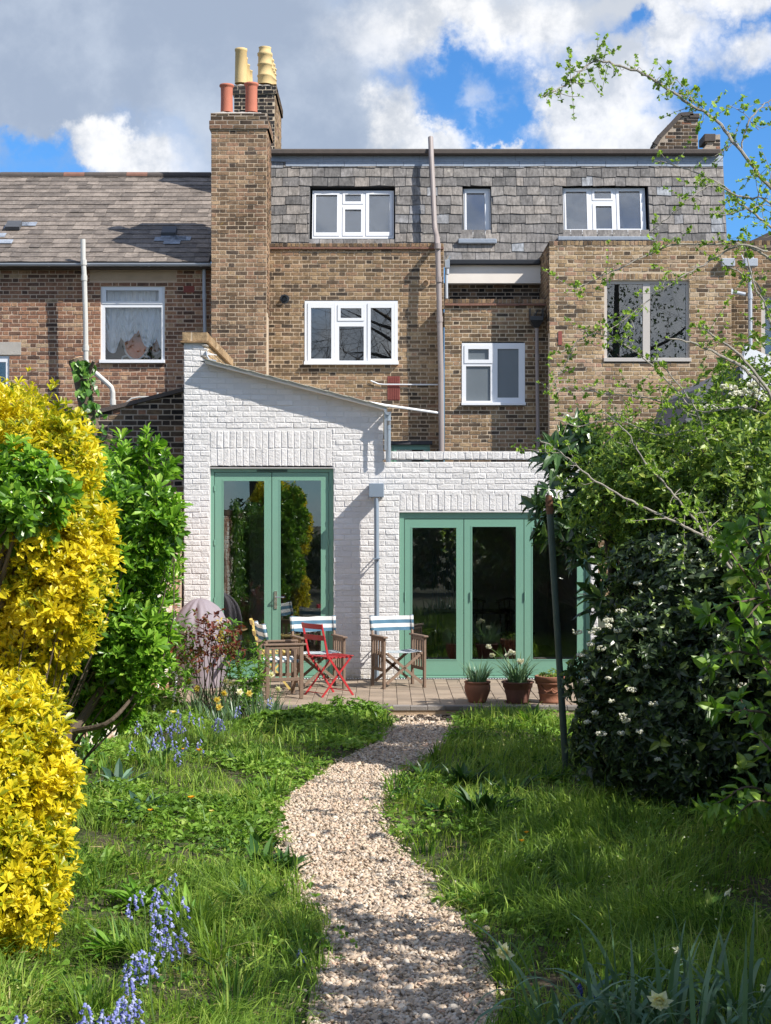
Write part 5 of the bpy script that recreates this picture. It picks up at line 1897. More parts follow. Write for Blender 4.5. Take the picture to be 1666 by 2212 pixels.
for (x, y) in ((1290, 1358), (1282, 1366), (1316, 1352), (1335, 1362), (1276, 1392), (1255, 1415), (1284, 1540), (1320, 1515), (1348, 1545), (1256, 1512), (1346, 1583), (1474, 1602), (1560, 1365), (1384, 1580), (1430, 1270), (1475, 1182), (1455, 1190), (1505, 1210), (1543, 1230), (1500, 1212), (1318, 1340), (1245, 1365), (1350, 1555), (1415, 1520), (1545, 1015), (1575, 1018), (1620, 1010), (1588, 1085), (1300, 1400), (1330, 1430), (1375, 1360), (1265, 1470), (1310, 1465), (1365, 1490), (1400, 1440), (1450, 1330), (1490, 1300), (1520, 1420), (1300, 1585), (1420, 1640), (1270, 1560), (1340, 1320), (1410, 1210), (1380, 1260), (1530, 1160), (1600, 1480)):
    d = 12.6
    ray = P(x, y, 1.0) - np.array([0, 0, CZ])
    for c, r_ in vl:
        o_, q_ = (np.array([0, 0, CZ]) - c) / r_, ray / r_
        A, B_, C_ = q_ @ q_, 2 * o_ @ q_, o_ @ o_ - 1.08
        if B_ * B_ > 4 * A * C_:
            d = min(d, (-B_ - math.sqrt(B_ * B_ - 4 * A * C_)) / 2 / A)
    fl.append((P(x + rng.uniform(-4, 4), y, d - .02), np.array([.032, .03, .026]) * rng.uniform(.6, 1.25)))
flowerheads(vb, fl, .008, M['white_petal'])

# lighter shrub growth above and behind
ms = thing('mixed_shrub', 'loose light green leafy shrub growing above the dark evergreen in front of the grey building', 'shrub', (3.5, 14.5, GZ))
fm, sm_ = MB(), MB()
for i, (c, r_, n_) in enumerate(((P(1420, 1030, 13.4), (.7, .5, .55), 300), (P(1570, 990, 14.4), (.7, .6, .6), 260), (P(1330, 1010, 14.8), (.5, .5, .42), 200), (P(1640, 930, 14.2), (.6, .5, .7), 300), (P(1480, 1080, 13.0), (.8, .4, .5), 320), (P(1600, 1060, 12.7), (.6, .4, .6), 320), (P(1350, 1110, 13.2), (.45, .4, .4), 260))):
    area = (r_[0] * r_[1] + r_[1] * r_[2] + r_[0] * r_[2]) / 3 * 4 * math.pi
    p, d = shell(c, r_, int(n_ * area), .3, 1.08, 50 + i, amp=.3)
    rosettes(fm, p, d + np.array([0, 0, .5]) + rng.normal(0, .5, p.shape), 4, .05 * np.exp(rng.normal(0, .25, len(p))), .5, 1.0)
    q, _ = shell(c, r_, 20, .4, 1.05, 50 + i)
    twigs(sm_, (3.4, 14.5, .6), q, .02)
sm_.build('stems', M['bark'], ms)
fm.build('foliage', M['mix_leaf'], ms)
flowerheads(ms, [(P(x, y, 13.6), np.array([.07, .06, .04]) * rng.uniform(.8, 1.3)) for x, y in ((1575, 835), (1590, 850), (1530, 880), (1630, 830), (1655, 855), (1620, 845), (1600, 880))], .013, M['white_petal'], 34)

# cherry laurel with long dark leaves
la = thing('laurel_tree', 'small cherry laurel with long glossy dark leaves beside the leaning green pole', 'tree', (2.25, 14.9, GZ))
mb = MB()
tube(mb, spline([(2.3, 14.9, GZ - .05), P(1335, 1420, 14.9), P(1326, 1270, 14.9), P(1318, 1190, 14.9), P(1300, 1120, 14.9), P(1270, 1050, 14.9), P(1250, 970, 14.9)], 24), np.linspace(.06, .02, 24), 9)
tube(mb, spline([P(1320, 1205, 14.9), P(1340, 1150, 14.8), P(1345, 1060, 14.8)], 10), np.linspace(.035, .012, 10), 7)
tube(mb, spline([P(1322, 1215, 14.9), P(1285, 1180, 14.7), P(1230, 1120, 14.5), P(1190, 1110, 14.5)], 12), np.linspace(.03, .01, 12), 7)
mb.build('trunk', M['bark_dark'], la)
fm = MB()
for (x, y, rx, ry, d, n_) in ((1245, 1000, 70, 60, 14.8, 34), (1215, 1130, 60, 50, 14.5, 34), (1290, 1090, 65, 70, 14.7, 40), (1180, 1085, 32, 30, 14.5, 10), (1340, 1020, 60, 70, 14.9, 40), (1262, 1180, 50, 45, 14.5, 26), (1190, 990, 28, 32, 14.7, 10), (1350, 1150, 50, 60, 14.8, 30), (1245, 940, 40, 30, 14.8, 12), (1310, 1290, 45, 40, 14.7, 14), (1390, 1240, 40, 50, 14.8, 22), (1440, 1150, 100, 110, 16.5, 110), (1360, 1260, 60, 80, 16.3, 50)):  # last two lobes are unseen behind the evergreen, added to shade the pots
    c, r_ = ell(x, y, rx, ry, d, .3)
    p, dd = shell(c, r_, n_, .3, 1.0, 70 + x)
    rosettes(fm, p, dd * np.array([1, 1, .3]) + np.array([0, -.1, .55]) + rng.normal(0, .3, p.shape), 7, rng.uniform(.12, .19, len(p)), .33, 1.05, .35)
fm.build('crown', M['laurel_leaf'], la)

# hawthorn: long arching half bare limbs with fresh leaf tufts
ht = thing('hawthorn_tree', 'hawthorn with long arching pale branches and sparse fresh leaves at the upper right', 'tree', (4.3, 13.2, GZ))
HD = 12.6
limbs = [
    ([(1750, 1500), (1760, 1000), (1740, 600), (1690, 440), (1640, 378), (1590, 312), (1545, 258), (1490, 225), (1440, 190), (1400, 165), (1335, 141), (1300, 133), (1280, 134), (1258, 150), (1238, 168), (1222, 182), (1200, 195), (1166, 211)], .03, .003, 0),
    ([(1740, 620), (1690, 520), (1640, 470), (1600, 440), (1560, 400), (1500, 372), (1450, 355), (1410, 345)], .02, .003, .2),
    ([(1720, 560), (1666, 440), (1600, 425), (1540, 400), (1480, 440), (1430, 480), (1395, 508)], .014, .003, -.2),
    ([(1700, 585), (1650, 550), (1600, 527), (1540, 527), (1450, 530), (1380, 560), (1310, 592), (1262, 615), (1225, 632)], .018, .003, .1),
    ([(1660, 545), (1600, 530), (1540, 562), (1470, 600), (1400, 650), (1350, 690), (1318, 712)], .014, .003, -.3),
    ([(1780, 1150), (1720, 960), (1666, 860), (1610, 800), (1560, 770), (1500, 742), (1440, 730)], .035, .007, .15),
    ([(1700, 920), (1650, 830), (1590, 760), (1540, 725), (1520, 700)], .025, .006, -.1),
    ([(1760, 1000), (1700, 760), (1665, 700), (1640, 620), (1600, 590), (1570, 575)], .022, .005, .2),
    ([(1690, 740), (1655, 660), (1630, 615), (1610, 540), (1605, 520)], .014, .004, .1),
    ([(1640, 1360), (1605, 1280), (1573, 1204), (1518, 1157), (1457, 1128), (1377, 1088), (1290, 1042), (1245, 1005), (1200, 969), (1165, 950)], .022, .004, -1.45),
    ([(1600, 1250), (1540, 1180), (1490, 1110), (1440, 1050), (1395, 1000), (1350, 930), (1300, 890)], .018, .004, -1.0),
    ([(1640, 1200), (1560, 1050), (1530, 960), (1500, 880), (1440, 800), (1400, 770)], .018, .004, .3),
    ([(1666, 900), (1600, 880), (1500, 890), (1400, 860), (1300, 850), (1230, 835), (1190, 850)], .014, .003, .35),
    ([(1500, 890), (1420, 800), (1350, 745), (1290, 722), (1245, 740), (1215, 800), (1180, 850)], .012, .003, .4),
    ([(1666, 980), (1590, 960), (1500, 930), (1420, 940), (1330, 905), (1250, 920), (1200, 905)], .014, .003, .3),
    ([(1500, 225), (1470, 180), (1440, 160)], .006, .002, 0), ([(1600, 320), (1620, 260), (1666, 215), (1720, 190)], .012, .004, -.1),
    ([(1640, 280), (1600, 240), (1570, 230)], .006, .002, -.1), ([(1590, 305), (1560, 330), (1520, 345)], .006, .002, .1),
    ([(1710, 470), (1660, 445), (1600, 455), (1555, 470)], .008, .002, -.1)]
tr_m, cr_m = MB(), MB()
limbs_pts = []
for (pts, r0, r1, dd) in limbs:
    k = len(pts)
    ds = HD + dd + np.cumsum(rng.normal(0, .04, k))
    sp = spline([P(x, y, d) for (x, y), d in zip(pts, ds)], k * 5)
    sp += rng.normal(0, .004, sp.shape)
    tube(tr_m, sp, np.linspace(r0 * .62, r1 * .8, len(sp)), 7, cap=False)
    limbs_pts.append((sp, r0))
tu, tuft_p = [], []
for li, (sp, r0) in enumerate(limbs_pts):
    L = np.linalg.norm(np.diff(sp, axis=0), axis=1).sum()
    dens = 22 if li >= 10 and li <= 14 else 15
    if li in (5, 6, 8):
        dens = 9
    for _ in range(int(L * dens)):
        i = rng.integers(int(len(sp) * .12), len(sp) - 1)
        d = nrm(np.array([rng.normal(), rng.normal() * .6, rng.normal() + .3]))
        ln = rng.uniform(.03, .12) if rng.random() < .55 else rng.uniform(.12, .34)
        e = sp[i] + d * ln
        mid = (sp[i] + e) / 2 + rng.normal(0, .02, 3)
        tube(tr_m, spline([sp[i], mid, e], 5), np.linspace(.0032, .0014, 5), 4, cap=False)
        for s in np.arange(.05, ln + .01, .06):
            tuft_p.append(sp[i] + d * s)
        tuft_p.append(e)
    tuft_p.append(sp[-1])
tuft_p = np.array(tuft_p)
vis = (HX + tuft_p[:, 0] * F / tuft_p[:, 1]) < 1900
tuft_p = tuft_p[vis]
rosettes(cr_m, tuft_p, rand_dirs(len(tuft_p)) + np.array([0, -.2, .6]), 6, rng.uniform(.014, .032, len(tuft_p)), .75, .9, .2, shape=LEAFO)
tr_m.build('trunk', M['bark_pale'], ht)
cr_m.build('crown', M['haw_leaf'], ht)

# fresh broad leaved shrub at the right edge
ws = thing('leafy_shrub', 'bright broad leaved shrub reaching in at the right edge of the picture', 'shrub', (2.3, 7.6, GZ))
fm, sm_ = MB(), MB()
wd = 7.4
for pts in ([(1760, 1750), (1700, 1400), (1640, 1220), (1600, 1150)], [(1760, 1700), (1690, 1330), (1640, 1130), (1655, 1090)], [(1760, 1700), (1680, 1330), (1600, 1300), (1530, 1330)], [(1740, 1500), (1670, 1330), (1590, 1210), (1565, 1170)], [(1760, 1650), (1680, 1450), (1610, 1410), (1560, 1415), (1530, 1440)],
            [(1760, 1700), (1680, 1560), (1620, 1535), (1570, 1540), (1545, 1530)], [(1750, 1750), (1690, 1650), (1630, 1580), (1600, 1510)], [(1760, 1850), (1690, 1740), (1620, 1700), (1560, 1730), (1530, 1750)], [(1760, 1850), (1700, 1760), (1640, 1730), (1590, 1760)], [(1740, 1600), (1690, 1500), (1650, 1440), (1630, 1380)], [(1740, 1300), (1690, 1200), (1660, 1180), (1620, 1230)], [(1745, 1400), (1690, 1330), (1650, 1300), (1600, 1350)]):
    k = len(pts)
    sp = spline([P(x, y, wd + rng.normal(0, .12)) for x, y in pts], k * 6)
    tube(sm_, sp, np.linspace(.01, .003, len(sp)), 6, cap=False)
    for i in range(int(len(sp) * .3), len(sp), 2):
        t_ = nrm(sp[min(i + 1, len(sp) - 1)] - sp[i - 1])
        s_ = nrm(np.cross(t_, rng.normal(0, 1, 3)))
        for sg in (-1, 1):
            leaves(fm, [sp[i]], [s_ * sg + t_ * .6 + np.array([0, 0, .1])], [np.array([0, -.3, 1.0]) + rng.normal(0, .3, 3)], rng.uniform(.06, .105), .5, .3)
    rosettes(fm, [sp[-1]], [nrm(sp[-1] - sp[-4]) + np.array([0, 0, .2])], 5, .085, .48, .9, .3)
sm_.build('stems', M['bark'], ws)
fm.build('foliage', M['spray_leaf'], ws)

# leaning green pole
po = thing('clothes_pole', 'leaning dark green metal pole with a rusty top standing in the lawn', 'pole', (X(1223, 13.6), 13.6, GZ))
mb = MB()
p0, p1 = P(1224, 1680, 13.6), P(1186, 1072, 13.6)
tube(mb, [p0, p0 + (p1 - p0) * .35, p0 + (p1 - p0) * .42, p0 + (p1 - p0) * .99, p1], [.031, .031, .029, .03, .028], 14)
M['pole_green'] = plain('weathered green pole', (.06, .085, .07), .6, .35, 12, .3, 40)
mb.build('shaft', M['pole_green'], po)
mb = MB()
ax_ = nrm(p1 - p0)
tube(mb, [p1 - ax_ * .16, p1 + ax_ * .01], [.0315, .031], 14)
for s in (.03, .07, .11):
    tube(mb, [p1 - ax_ * s, p1 - ax_ * (s + .018)], .036, 12)
mb.build('rusty_top', plain('rust', (.16, .075, .04), .9, .4, 25, .4, 60), po)

# ------------------------------------------------------------------ patio furniture
M['chair_wood'] = plain('weathered hardwood', (.2, .135, .095), .8, .3, 14, .3, 60, island=.2)


def stripemat(name, axis):
    m, nt, b = newmat(name)
    co = objco(nt)
    s = nd(nt, 'ShaderNodeSeparateXYZ', {0: co}).outputs[axis]
    f = mth(nt, 'FRACT', mth(nt, 'ADD', mth(nt, 'MULTIPLY', s, 1 / .094), .24))
    e = smooth(nt, f, .5, .53)
    nz = nd(nt, 'ShaderNodeTexNoise', {'Vector': co, 'Scale': 220.0, 'Detail': 2.0})
    c = mixc(nt, e, (.8, .8, .78), (.1, .22, .32))
    k = nd(nt, 'ShaderNodeMapRange', {0: nz.outputs['Fac'], 3: .85, 4: 1.12})
    nt.links.new(vmth(nt, 'MULTIPLY', c, k.outputs[0]), b.inputs['Base Color'])
    b.inputs['Roughness'].default_value = .9
    tr = nd(nt, 'ShaderNodeBsdfTranslucent', {'Color': c})
    mx = nd(nt, 'ShaderNodeMixShader', {0: .25, 1: b.outputs[0], 2: tr.outputs[0]})
    nt.links.new(mx.outputs[0], nt.nodes['Material Output'].inputs[0])
    return m


M['stripe_back'] = stripemat('striped canvas back', 'Z')
M['stripe_seat'] = stripemat('striped canvas seat', 'Y')


def director_chair(label):
    """faces -y; origin on the floor"""
    t = thing('director_chair', label, 'chair', (0, 0, 0), 'striped canvas director chairs on the patio')
    wd_ = M['chair_wood']
    W, D = .27, .2
    for s in (-1, 1):
        mb = MB(); bbox(mb, s * W - .016, s * W + .016, -D - .022, -D + .022, 0, .625, .004); mb.build('leg', wd_, t)
        mb = MB(); bbox(mb, s * W - .016, s * W + .016, D - .022, D + .022, 0, .625, .004)
        bar(mb, (s * W, D, .6), (s * (W + .004), D + .045, .885), .03, .022, (1, 0, 0)); mb.build('leg', wd_, t)
        mb = MB(); bbox(mb, s * W - .03, s * W + .03, -D - .06, D + .05, .625, .648, .006); mb.build('armrest', wd_, t)
        mb = MB()
        bbox(mb, s * W - .013, s * W + .013, -D + .02, D - .02, .21, .25, .004)
        bbox(mb, s * W - .012, s * W + .012, -D + .02, D - .02, .585, .622, .004)
        for i in range(4):
            y = -D + .075 + i * .084
            bbox(mb, s * W - .008, s * W + .008, y - .017, y + .017, .24, .6, .003)
        mb.build('side_slats', wd_, t)
        mb = MB()
        bar(mb, (s * .235, -D + .0, .06), (-s * .225, -D + .0, .43), .034, .018, (0, 1, 0))
        mb.build('cross_leg', wd_, t)
        mb = MB()
        bar(mb, (s * .235, D - .0, .06), (-s * .225, D - .0, .43), .034, .018, (0, 1, 0))
        mb.build('cross_leg', wd_, t)
        mb = MB(); bar(mb, (s * .225, -D - .02, .432), (s * .225, D + .02, .432), .03, .022); mb.build('seat_rail', wd_, t)
    # canvas seat with a slight sag, wrapped over the rails
    nu, nv = 17, 9
    mb = MB()
    for th_ in (0, -.004):
        Vv = []
        for i in range(nu):
            u = i / (nu - 1) * 2 - 1
            for j in range(nv):
                v = j / (nv - 1) * 2 - 1
                Vv.append((u * .235, v * (D - .012), .452 - .022 * (1 - u * u) * (1 - .3 * v * v) + th_ + .002 * math.sin(7 * u + 3 * v)))
        mb.add(Vv, [(i * nv + j, (i + 1) * nv + j, (i + 1) * nv + j + 1, i * nv + j + 1) for i in range(nu - 1) for j in range(nv - 1)])
    for s in (-1, 1):
        tube(mb, [(s * .232, -D + .012, .436), (s * .232, D - .012, .436)], .02, 10)
    mb.build('seat', M['stripe_seat'], t, smooth=True)
    mb = MB()
    for th_ in (0, .004):
        Vv = []
        for i in range(25):
            u = i / 24 * 2 - 1
            for j in range(7):
                v = j / 6
                Vv.append((u * .285, D + .01 + .035 * (1 - u * u) + .03 * v - .018 * (abs(u) > .93) + th_ + .003 * math.sin(9 * u + 4 * v), .695 + .185 * v - .012 * (1 - u * u) + .004 * math.sin(5 * u)))
        mb.add(Vv, [(i * 7 + j, (i + 1) * 7 + j, (i + 1) * 7 + j + 1, i * 7 + j + 1) for i in range(24) for j in range(6)])
    for s in (-1, 1):
        tube(mb, [(s * .274, D + .02, .695), (s * .276, D + .05, .88)], .024, 10)
    mb.build('backrest', M['stripe_back'], t, smooth=True)
    return t


def put(o, x, y, rz, s=1.0):
    o.location = (x, y, 0)
    o.rotation_euler = (0, 0, rz)
    o.scale = (s, s, s)


c1_ = director_chair('blue striped director chair standing alone in front of the drainpipe')
put(c1_, X(861, 19.55), 19.55, R(21), 1.02)
c2_ = dup(c1_); c2_['label'] = 'blue striped director chair behind the red folding chair'
put(c2_, X(688, 19.4), 19.4, R(19), 1.02)
c3_ = dup(c1_); c3_['label'] = 'blue striped director chair turned sideways beside the border flowers'
put(c3_, X(606, 18.45), 18.45, R(104), 1.02)


def folding_chair(name, label, mat):
    """slatted steel bistro chair, faces -y"""
    t = thing(name, label, 'chair', (0, 0, 0))
    W = .19
    for s in (-1, 1):
        mb = MB()
        bar(mb, (s * W, .25, .84), (s * W, .16, .47), .025, .009, (1, 0, 0))
        bar(mb, (s * W, .165, .48), (s * W, -.2, .0), .025, .009, (1, 0, 0))
        mb.build('leg', mat, t)
        mb = MB()
        bar(mb, (s * (W - .02), -.19, .45), (s * (W - .02), .23, 0), .022, .009, (1, 0, 0))
        mb.build('leg', mat, t)
    mb = MB()
    for i in range(7):
        y = -.19 + i * .058
        bbox(mb, -W - .005, W + .005, y - .018, y + .018, .447 + .006 * math.cos(i), .457 + .006 * math.cos(i), .003)
    for s in (-1, 1):
        bar(mb, (s * (W - .035), -.2, .442), (s * (W - .035), .19, .442), .012, .016)
    mb.build('seat', mat, t)
    for z, y in ((.81, .245), (.68, .212)):
        mb = MB()
        pts = [(u * (W + .012), y + .025 * (1 - u * u), z) for u in np.linspace(-1, 1, 9)]
        Vv = []
        for p in pts:
            for dz, dy in ((-.03, -.004), (.03, .008), (.03, .014), (-.03, .002)):
                Vv.append((p[0], p[1] + dy, p[2] + dz))
        mb.add(Vv, [(i * 4 + a, (i + 1) * 4 + a, (i + 1) * 4 + (a + 1) % 4, i * 4 + (a + 1) % 4) for i in range(8) for a in range(4)] + [(0, 1, 2, 3), (35, 34, 33, 32)])
        mb.build('back_slat', mat, t)
    mb = MB()
    bar(mb, (-W + .02, .19, .04), (W - .02, .19, .04), .01, .008)
    bar(mb, (-W + .02, .05, .19), (W - .02, .05, .19), .008, .008)
    bar(mb, (-W, -.16, .05), (W, -.16, .05), .01, .008)
    mb.build('stretcher', mat, t)
    return t


M['red_paint'] = plain('red enamel', (.38, .025, .03), .4, .15, 12)
M['yellow_paint'] = plain('mustard enamel', (.62, .47, .15), .5, .12, 12)
fc = folding_chair('folding_chair', 'red slatted folding bistro chair on the patio', M['red_paint'])
put(fc, X(712, 18.62), 18.62, R(128), 1.05)
fc2 = folding_chair('folding_chair', 'mustard yellow folding chair behind the sideways director chair', M['yellow_paint'])
put(fc2, X(590, 19.25), 19.25, R(98), 1.05)

# covered barbecue
bq_ = thing('covered_barbecue', 'round barbecue under a pleated mauve grey cover beside the left glazed doors', 'barbecue', (X(432, 19.6), 19.6, 0))
hz, rx_ = Z(1293, 19.6), 59 * 19.6 / F
prof = []
for t_ in np.append(np.linspace(0, .9, 26), np.linspace(.92, 1, 10)):
    z_ = t_ * hz
    if t_ < .56:
        r_ = rx_ * (1.0 - .1 * (.56 - t_))
    else:
        q = (t_ - .56) / .44
        r_ = rx_ * max(.012, (1 - q ** 1.9) ** .5)
    prof.append((r_, z_))
def pleat(a, z):
    q = np.clip((z / hz - .15) / .7, 0, 1) * (1 + .4 * np.sin(2 * a + 1))
    q = q * np.clip((hz * 1.02 - z) / (hz * .12), .25, 1)
    return .97 + q * (.085 * np.sin(a * 9 + 1.8 * np.sin(3 * a)) + .05 * np.sin(a * 16 + 2 + 4 * z)) + .035 * np.sin(a * 4 + 5 * z) + .02 * np.sin(7 * a - 9 * z)
mb = MB()
lathe(mb, prof, (X(432, 19.6), 19.6, 0.004), 110, pleat)
M['bbq'] = plain('mauve grey cover cloth', (.235, .2, .225), .7, .12, 5, .25, 30)
mb.build('cover', M['bbq'], bq_, smooth=True)

# pots by the doors
M['compost'] = plain('compost', (.04, .028, .02), 1, .3, 30, .6, 60)
def garden_pot(x, y, prof, mat, label, extra=None, n=40):
    t = thing('plant_pot', label, 'plant pot', (x, y, 0), 'terracotta pots along the patio')
    mb = MB()
    lathe(mb, prof, (x, y, 0), n)
    if extra:
        extra(mb)
    mb.build('body', mat, t, smooth=True)
    mb = MB()
    r_, z_ = prof[-2][0] * .98, prof[-3][1] - .03
    an = np.linspace(0, 2 * math.pi, 20, endpoint=False)
    mb.add([(x, y, z_ + .01)] + [(x + r_ * math.cos(a), y + r_ * math.sin(a), z_ + rng.normal(0, .004)) for a in an], None, [(0, i + 1, (i + 1) % 20 + 1) for i in range(20)])
    mb.build('compost', M['compost'], t)
    return z_
YPOT = 17.86
k1_ = np.array([(.02, 0), (.09, 0), (.098, .006), (.108, .03), (.128, .08), (.147, .13), (.153, .17), (.151, .2), (.143, .222), (.146, .226), (.154, .232), (.156, .243), (.15, .25), (.135, .25), (.128, .235), (.12, .19)])
p1x = X(1031.5, YPOT)
garden_pot(p1x, YPOT, k1_, M['terracotta'], 'round bellied terracotta pot, first of the three beside the folding door')
k2_ = np.array([(.02, 0), (.12, 0), (.124, .006), (.138, .08), (.155, .15), (.163, .178), (.172, .18), (.176, .228), (.19, .232), (.194, .242), (.19, .248), (.17, .248), (.165, .23), (.155, .18)])
p2x = X(1118.5, YPOT)
def saucer(mb):
    lathe(mb, [(.02, .0), (.15, .0), (.16, .012), (.15, .01)], (p2x, YPOT, 0.001), 30)
garden_pot(p2x, YPOT, k2_, M['terracotta_dark'], 'dark brown wide rimmed pot full of daffodils between the other two pots', saucer)
k3_ = np.array([(.02, 0), (.125, 0), (.136, .006), (.136, .03), (.13, .04), (.14, .1), (.148, .107), (.148, .118), (.143, .123), (.162, .215), (.18, .222), (.182, .24), (.176, .246), (.186, .25), (.19, .3), (.188, .312), (.178, .314), (.168, .3), (.16, .25)])
p3x = X(1190, YPOT)
def swag(mb):
    for s in (-1, 1):
        pts = [(p3x + .165 * math.sin(a) , YPOT - .165 * math.cos(a), .2 - .06 * math.sin((a * s + .1) / .9 * math.pi) ) for a in np.linspace(0.0, .9, 9) * s]
        tube(mb, pts, .007, 6)
garden_pot(p3x, YPOT, k3_, M['terracotta'], 'tall banded terracotta pot with a relief swag beside the green pole', swag)


def straps(mb, base, n, hmin, hmax, lean=.5, w=.011, spread=.1, droop=1.0, seg=6):
    """arching strap leaves growing from around a base point"""
    base = np.asarray(base, float)
    for _ in range(n):
        a = rng.uniform(0, 2 * math.pi)
        b0 = base + np.array([math.cos(a), math.sin(a), 0]) * spread * math.sqrt(rng.random())
        L = rng.uniform(hmin, hmax)
        d = np.array([math.cos(a + rng.normal(0, .6)), math.sin(a + rng.normal(0, .6)), 0])
        ln = abs(rng.normal(lean, lean * .5))
        s = np.array([-d[1], d[0], 0])
        Vv = []
        p = b0.copy()
        ang = .05 + ln * .35
        for i in range(seg + 1):
            t_ = i / seg
            ww = w * (1 if t_ < .6 else (1 - t_) / .4 * .9 + .1) * .5
            Vv += [p - s * ww, p + s * ww]
            st = L / seg
            p = p + st * (d * math.sin(ang) + np.array([0, 0, 1]) * math.cos(ang))
            ang = min(ang + droop * ln * (.15 + .75 * t_ ** 2), 2.6)
        mb.add(Vv, [(2 * i, 2 * i + 1, 2 * i + 3, 2 * i + 2) for i in range(seg)])


def daffodil_head(mb_p, mb_c, c, face, r_, double=False):
    face = nrm(face)
    a = nrm(np.cross(face, (0, 0, 1.0)))
    b_ = np.cross(face, a)
    for ly in range(4 if double else 1):
        k = 6
        for i in range(k):
            th = 2 * math.pi * i / k + ly * .5 + rng.normal(0, .1)
            d = (math.cos(th) * a + math.sin(th) * b_)
            dd = d * (1 - .2 * ly) + face * (.1 + .55 * ly)
            leaves(mb_p, [c + face * .004 * ly], [dd], [face - d * .2], r_ * (1 - .17 * ly), .74, .12)
    pr_ = [(.12, 0), (.26, .18), (.34, .42), (.4, .5), (.34, .46), (.2, .2)]
    n = 12
    Vv = []
    for rr, h in pr_:
        for i in range(n):
            th = 2 * math.pi * i / n
            w_ = 1 + .1 * math.sin(th * 6) * (h > .3)
            Vv.append(c + face * h * r_ * (.8 if not double else .5) + (math.cos(th) * a + math.sin(th) * b_) * rr * r_ * w_)
    mb_c.add(Vv, [(k * n + i, k * n + (i + 1) % n, (k + 1) * n + (i + 1) % n, (k + 1) * n + i) for k in range(len(pr_) - 1) for i in range(n)])


def stemline(mb, b0, tip, r=.0032, bow=.04, nod=0.0):
    b0, tip = np.asarray(b0, float), np.asarray(tip, float)
    m_ = (b0 + tip) / 2 + np.array([rng.normal(0, bow), rng.normal(0, bow * .4), .03])
    tube(mb, spline([b0, m_, tip], 9), r, 5, cap=False)


def daffodils_in_pot(x, y, z, n, flowers, label, hmax):
    t = thing('daffodil_plant', label, 'plant', (x, y, z))
    mb = MB(); straps(mb, (x, y, z), n, hmax * .55, hmax, .75, .013, .1, .9); mb.build('leaves', M['daff_leaf'], t)
    if flowers:
        ms_ = MB()
        for (fx, fy) in flowers:
            tip = P(fx, fy, y - .03)
            stemline(ms_, (x + rng.normal(0, .04), y, z), tip)
            f1, f2 = MB(), MB()
            for k in range(2):
                daffodil_head(f1, f2, tip + rng.normal(0, .015, 3), (rng.normal(0, .5), -1, rng.normal(-.1, .3)), .032, True)
            f1.build('flower', M['white_petal'], t)
        ms_.build('stem', M['stem_green'], t)
    return t


daffodils_in_pot(p1x, YPOT, .2, 90, [], 'tuft of flowerless daffodil leaves growing in the round bellied pot', .36)
daffodils_in_pot(p2x, YPOT, .2, 120, [(1057, 1398), (1062, 1413), (1092, 1418), (1100, 1410), (1122, 1426), (1126, 1430), (1107, 1408)], 'daffodil clump with white double flowers in the wide rimmed pot', .46)
pt_ = thing('pot_plant', 'low green seedlings in the tall banded pot', 'plant', (p3x, YPOT, .28))
mb = MB()
p, d = shell((p3x, YPOT, .29), (.15, .14, .08), 130, .2, 1.0)
ok = p[:, 2] > .285
rosettes(mb, p[ok], d[ok] + np.array([0, 0, .6]), 4, .028, .5, .9)
mb.build('leaves', M['mix_leaf'], pt_)

# ------------------------------------------------------------------ lawn: grass, ground cover
def infrustum(x, y, m=.7):
    return np.abs(x) < .2525 * y + m


def scatter(n, y0, y1, p=1.0):
    """points on the lawn inside and a little beyond the view, off the path"""
    y = np.sqrt(rng.uniform(y0 ** 2, y1 ** 2, n))
    x = rng.uniform(-1, 1, n) * (.2525 * y + .7)
    ok = (x > -2.74) & (x < 4.0)
    l, r_ = pathx(y)
    off = .02 * np.sin(y * 9) + .02 * np.sin(y * 23 + 1)
    ok &= (x < l + off - .005) | (x > r_ + off + .005)
    return x[ok], y[ok]


def field(x, y, f=1.7, s=0):
    r_ = np.random.default_rng(100 + s)
    v = np.zeros(len(x))
    for i in range(7):
        k = r_.normal(0, f, 2)
        v += np.sin(x * k[0] + y * k[1] + r_.uniform(0, 6.28))
    return v / 2.6                                  # about -1..1


def blades(mb, x, y, z, h, w, lean_dir, lean):
    n = len(x)
    d = np.stack([np.cos(lean_dir), np.sin(lean_dir), 0 * x], -1)
    fa = rng.uniform(0, 2 * math.pi, n)
    s = np.stack([np.cos(fa), np.sin(fa), 0 * x], -1) * (w / 2)[:, None]
    b0 = np.stack([x, y, z], -1)
    up = np.array([0, 0, 1.0])
    m1 = b0 + up * (h * .45)[:, None] + d * (h * lean * .22)[:, None]
    m2 = b0 + up * (h * .8 * np.clip(1 - .28 * lean, .3, 1))[:, None] + d * (h * lean * .62)[:, None]
    tp = b0 + up * (h * np.clip(1 - .5 * lean, .15, 1))[:, None] + d * (h * lean * 1.05)[:, None]
    V = np.stack([b0 - s, b0 + s, m1 - s * .9, m1 + s * .9, m2 - s * .6, m2 + s * .6, tp], 1)
    o = np.arange(n)[:, None, None] * 7
    mb.add(V.reshape(-1, 3), (o + np.array([(0, 1, 3, 2), (2, 3, 5, 4)])[None]).reshape(-1, 4), (o + np.array([(4, 5, 6)])[None]).reshape(-1, 3))


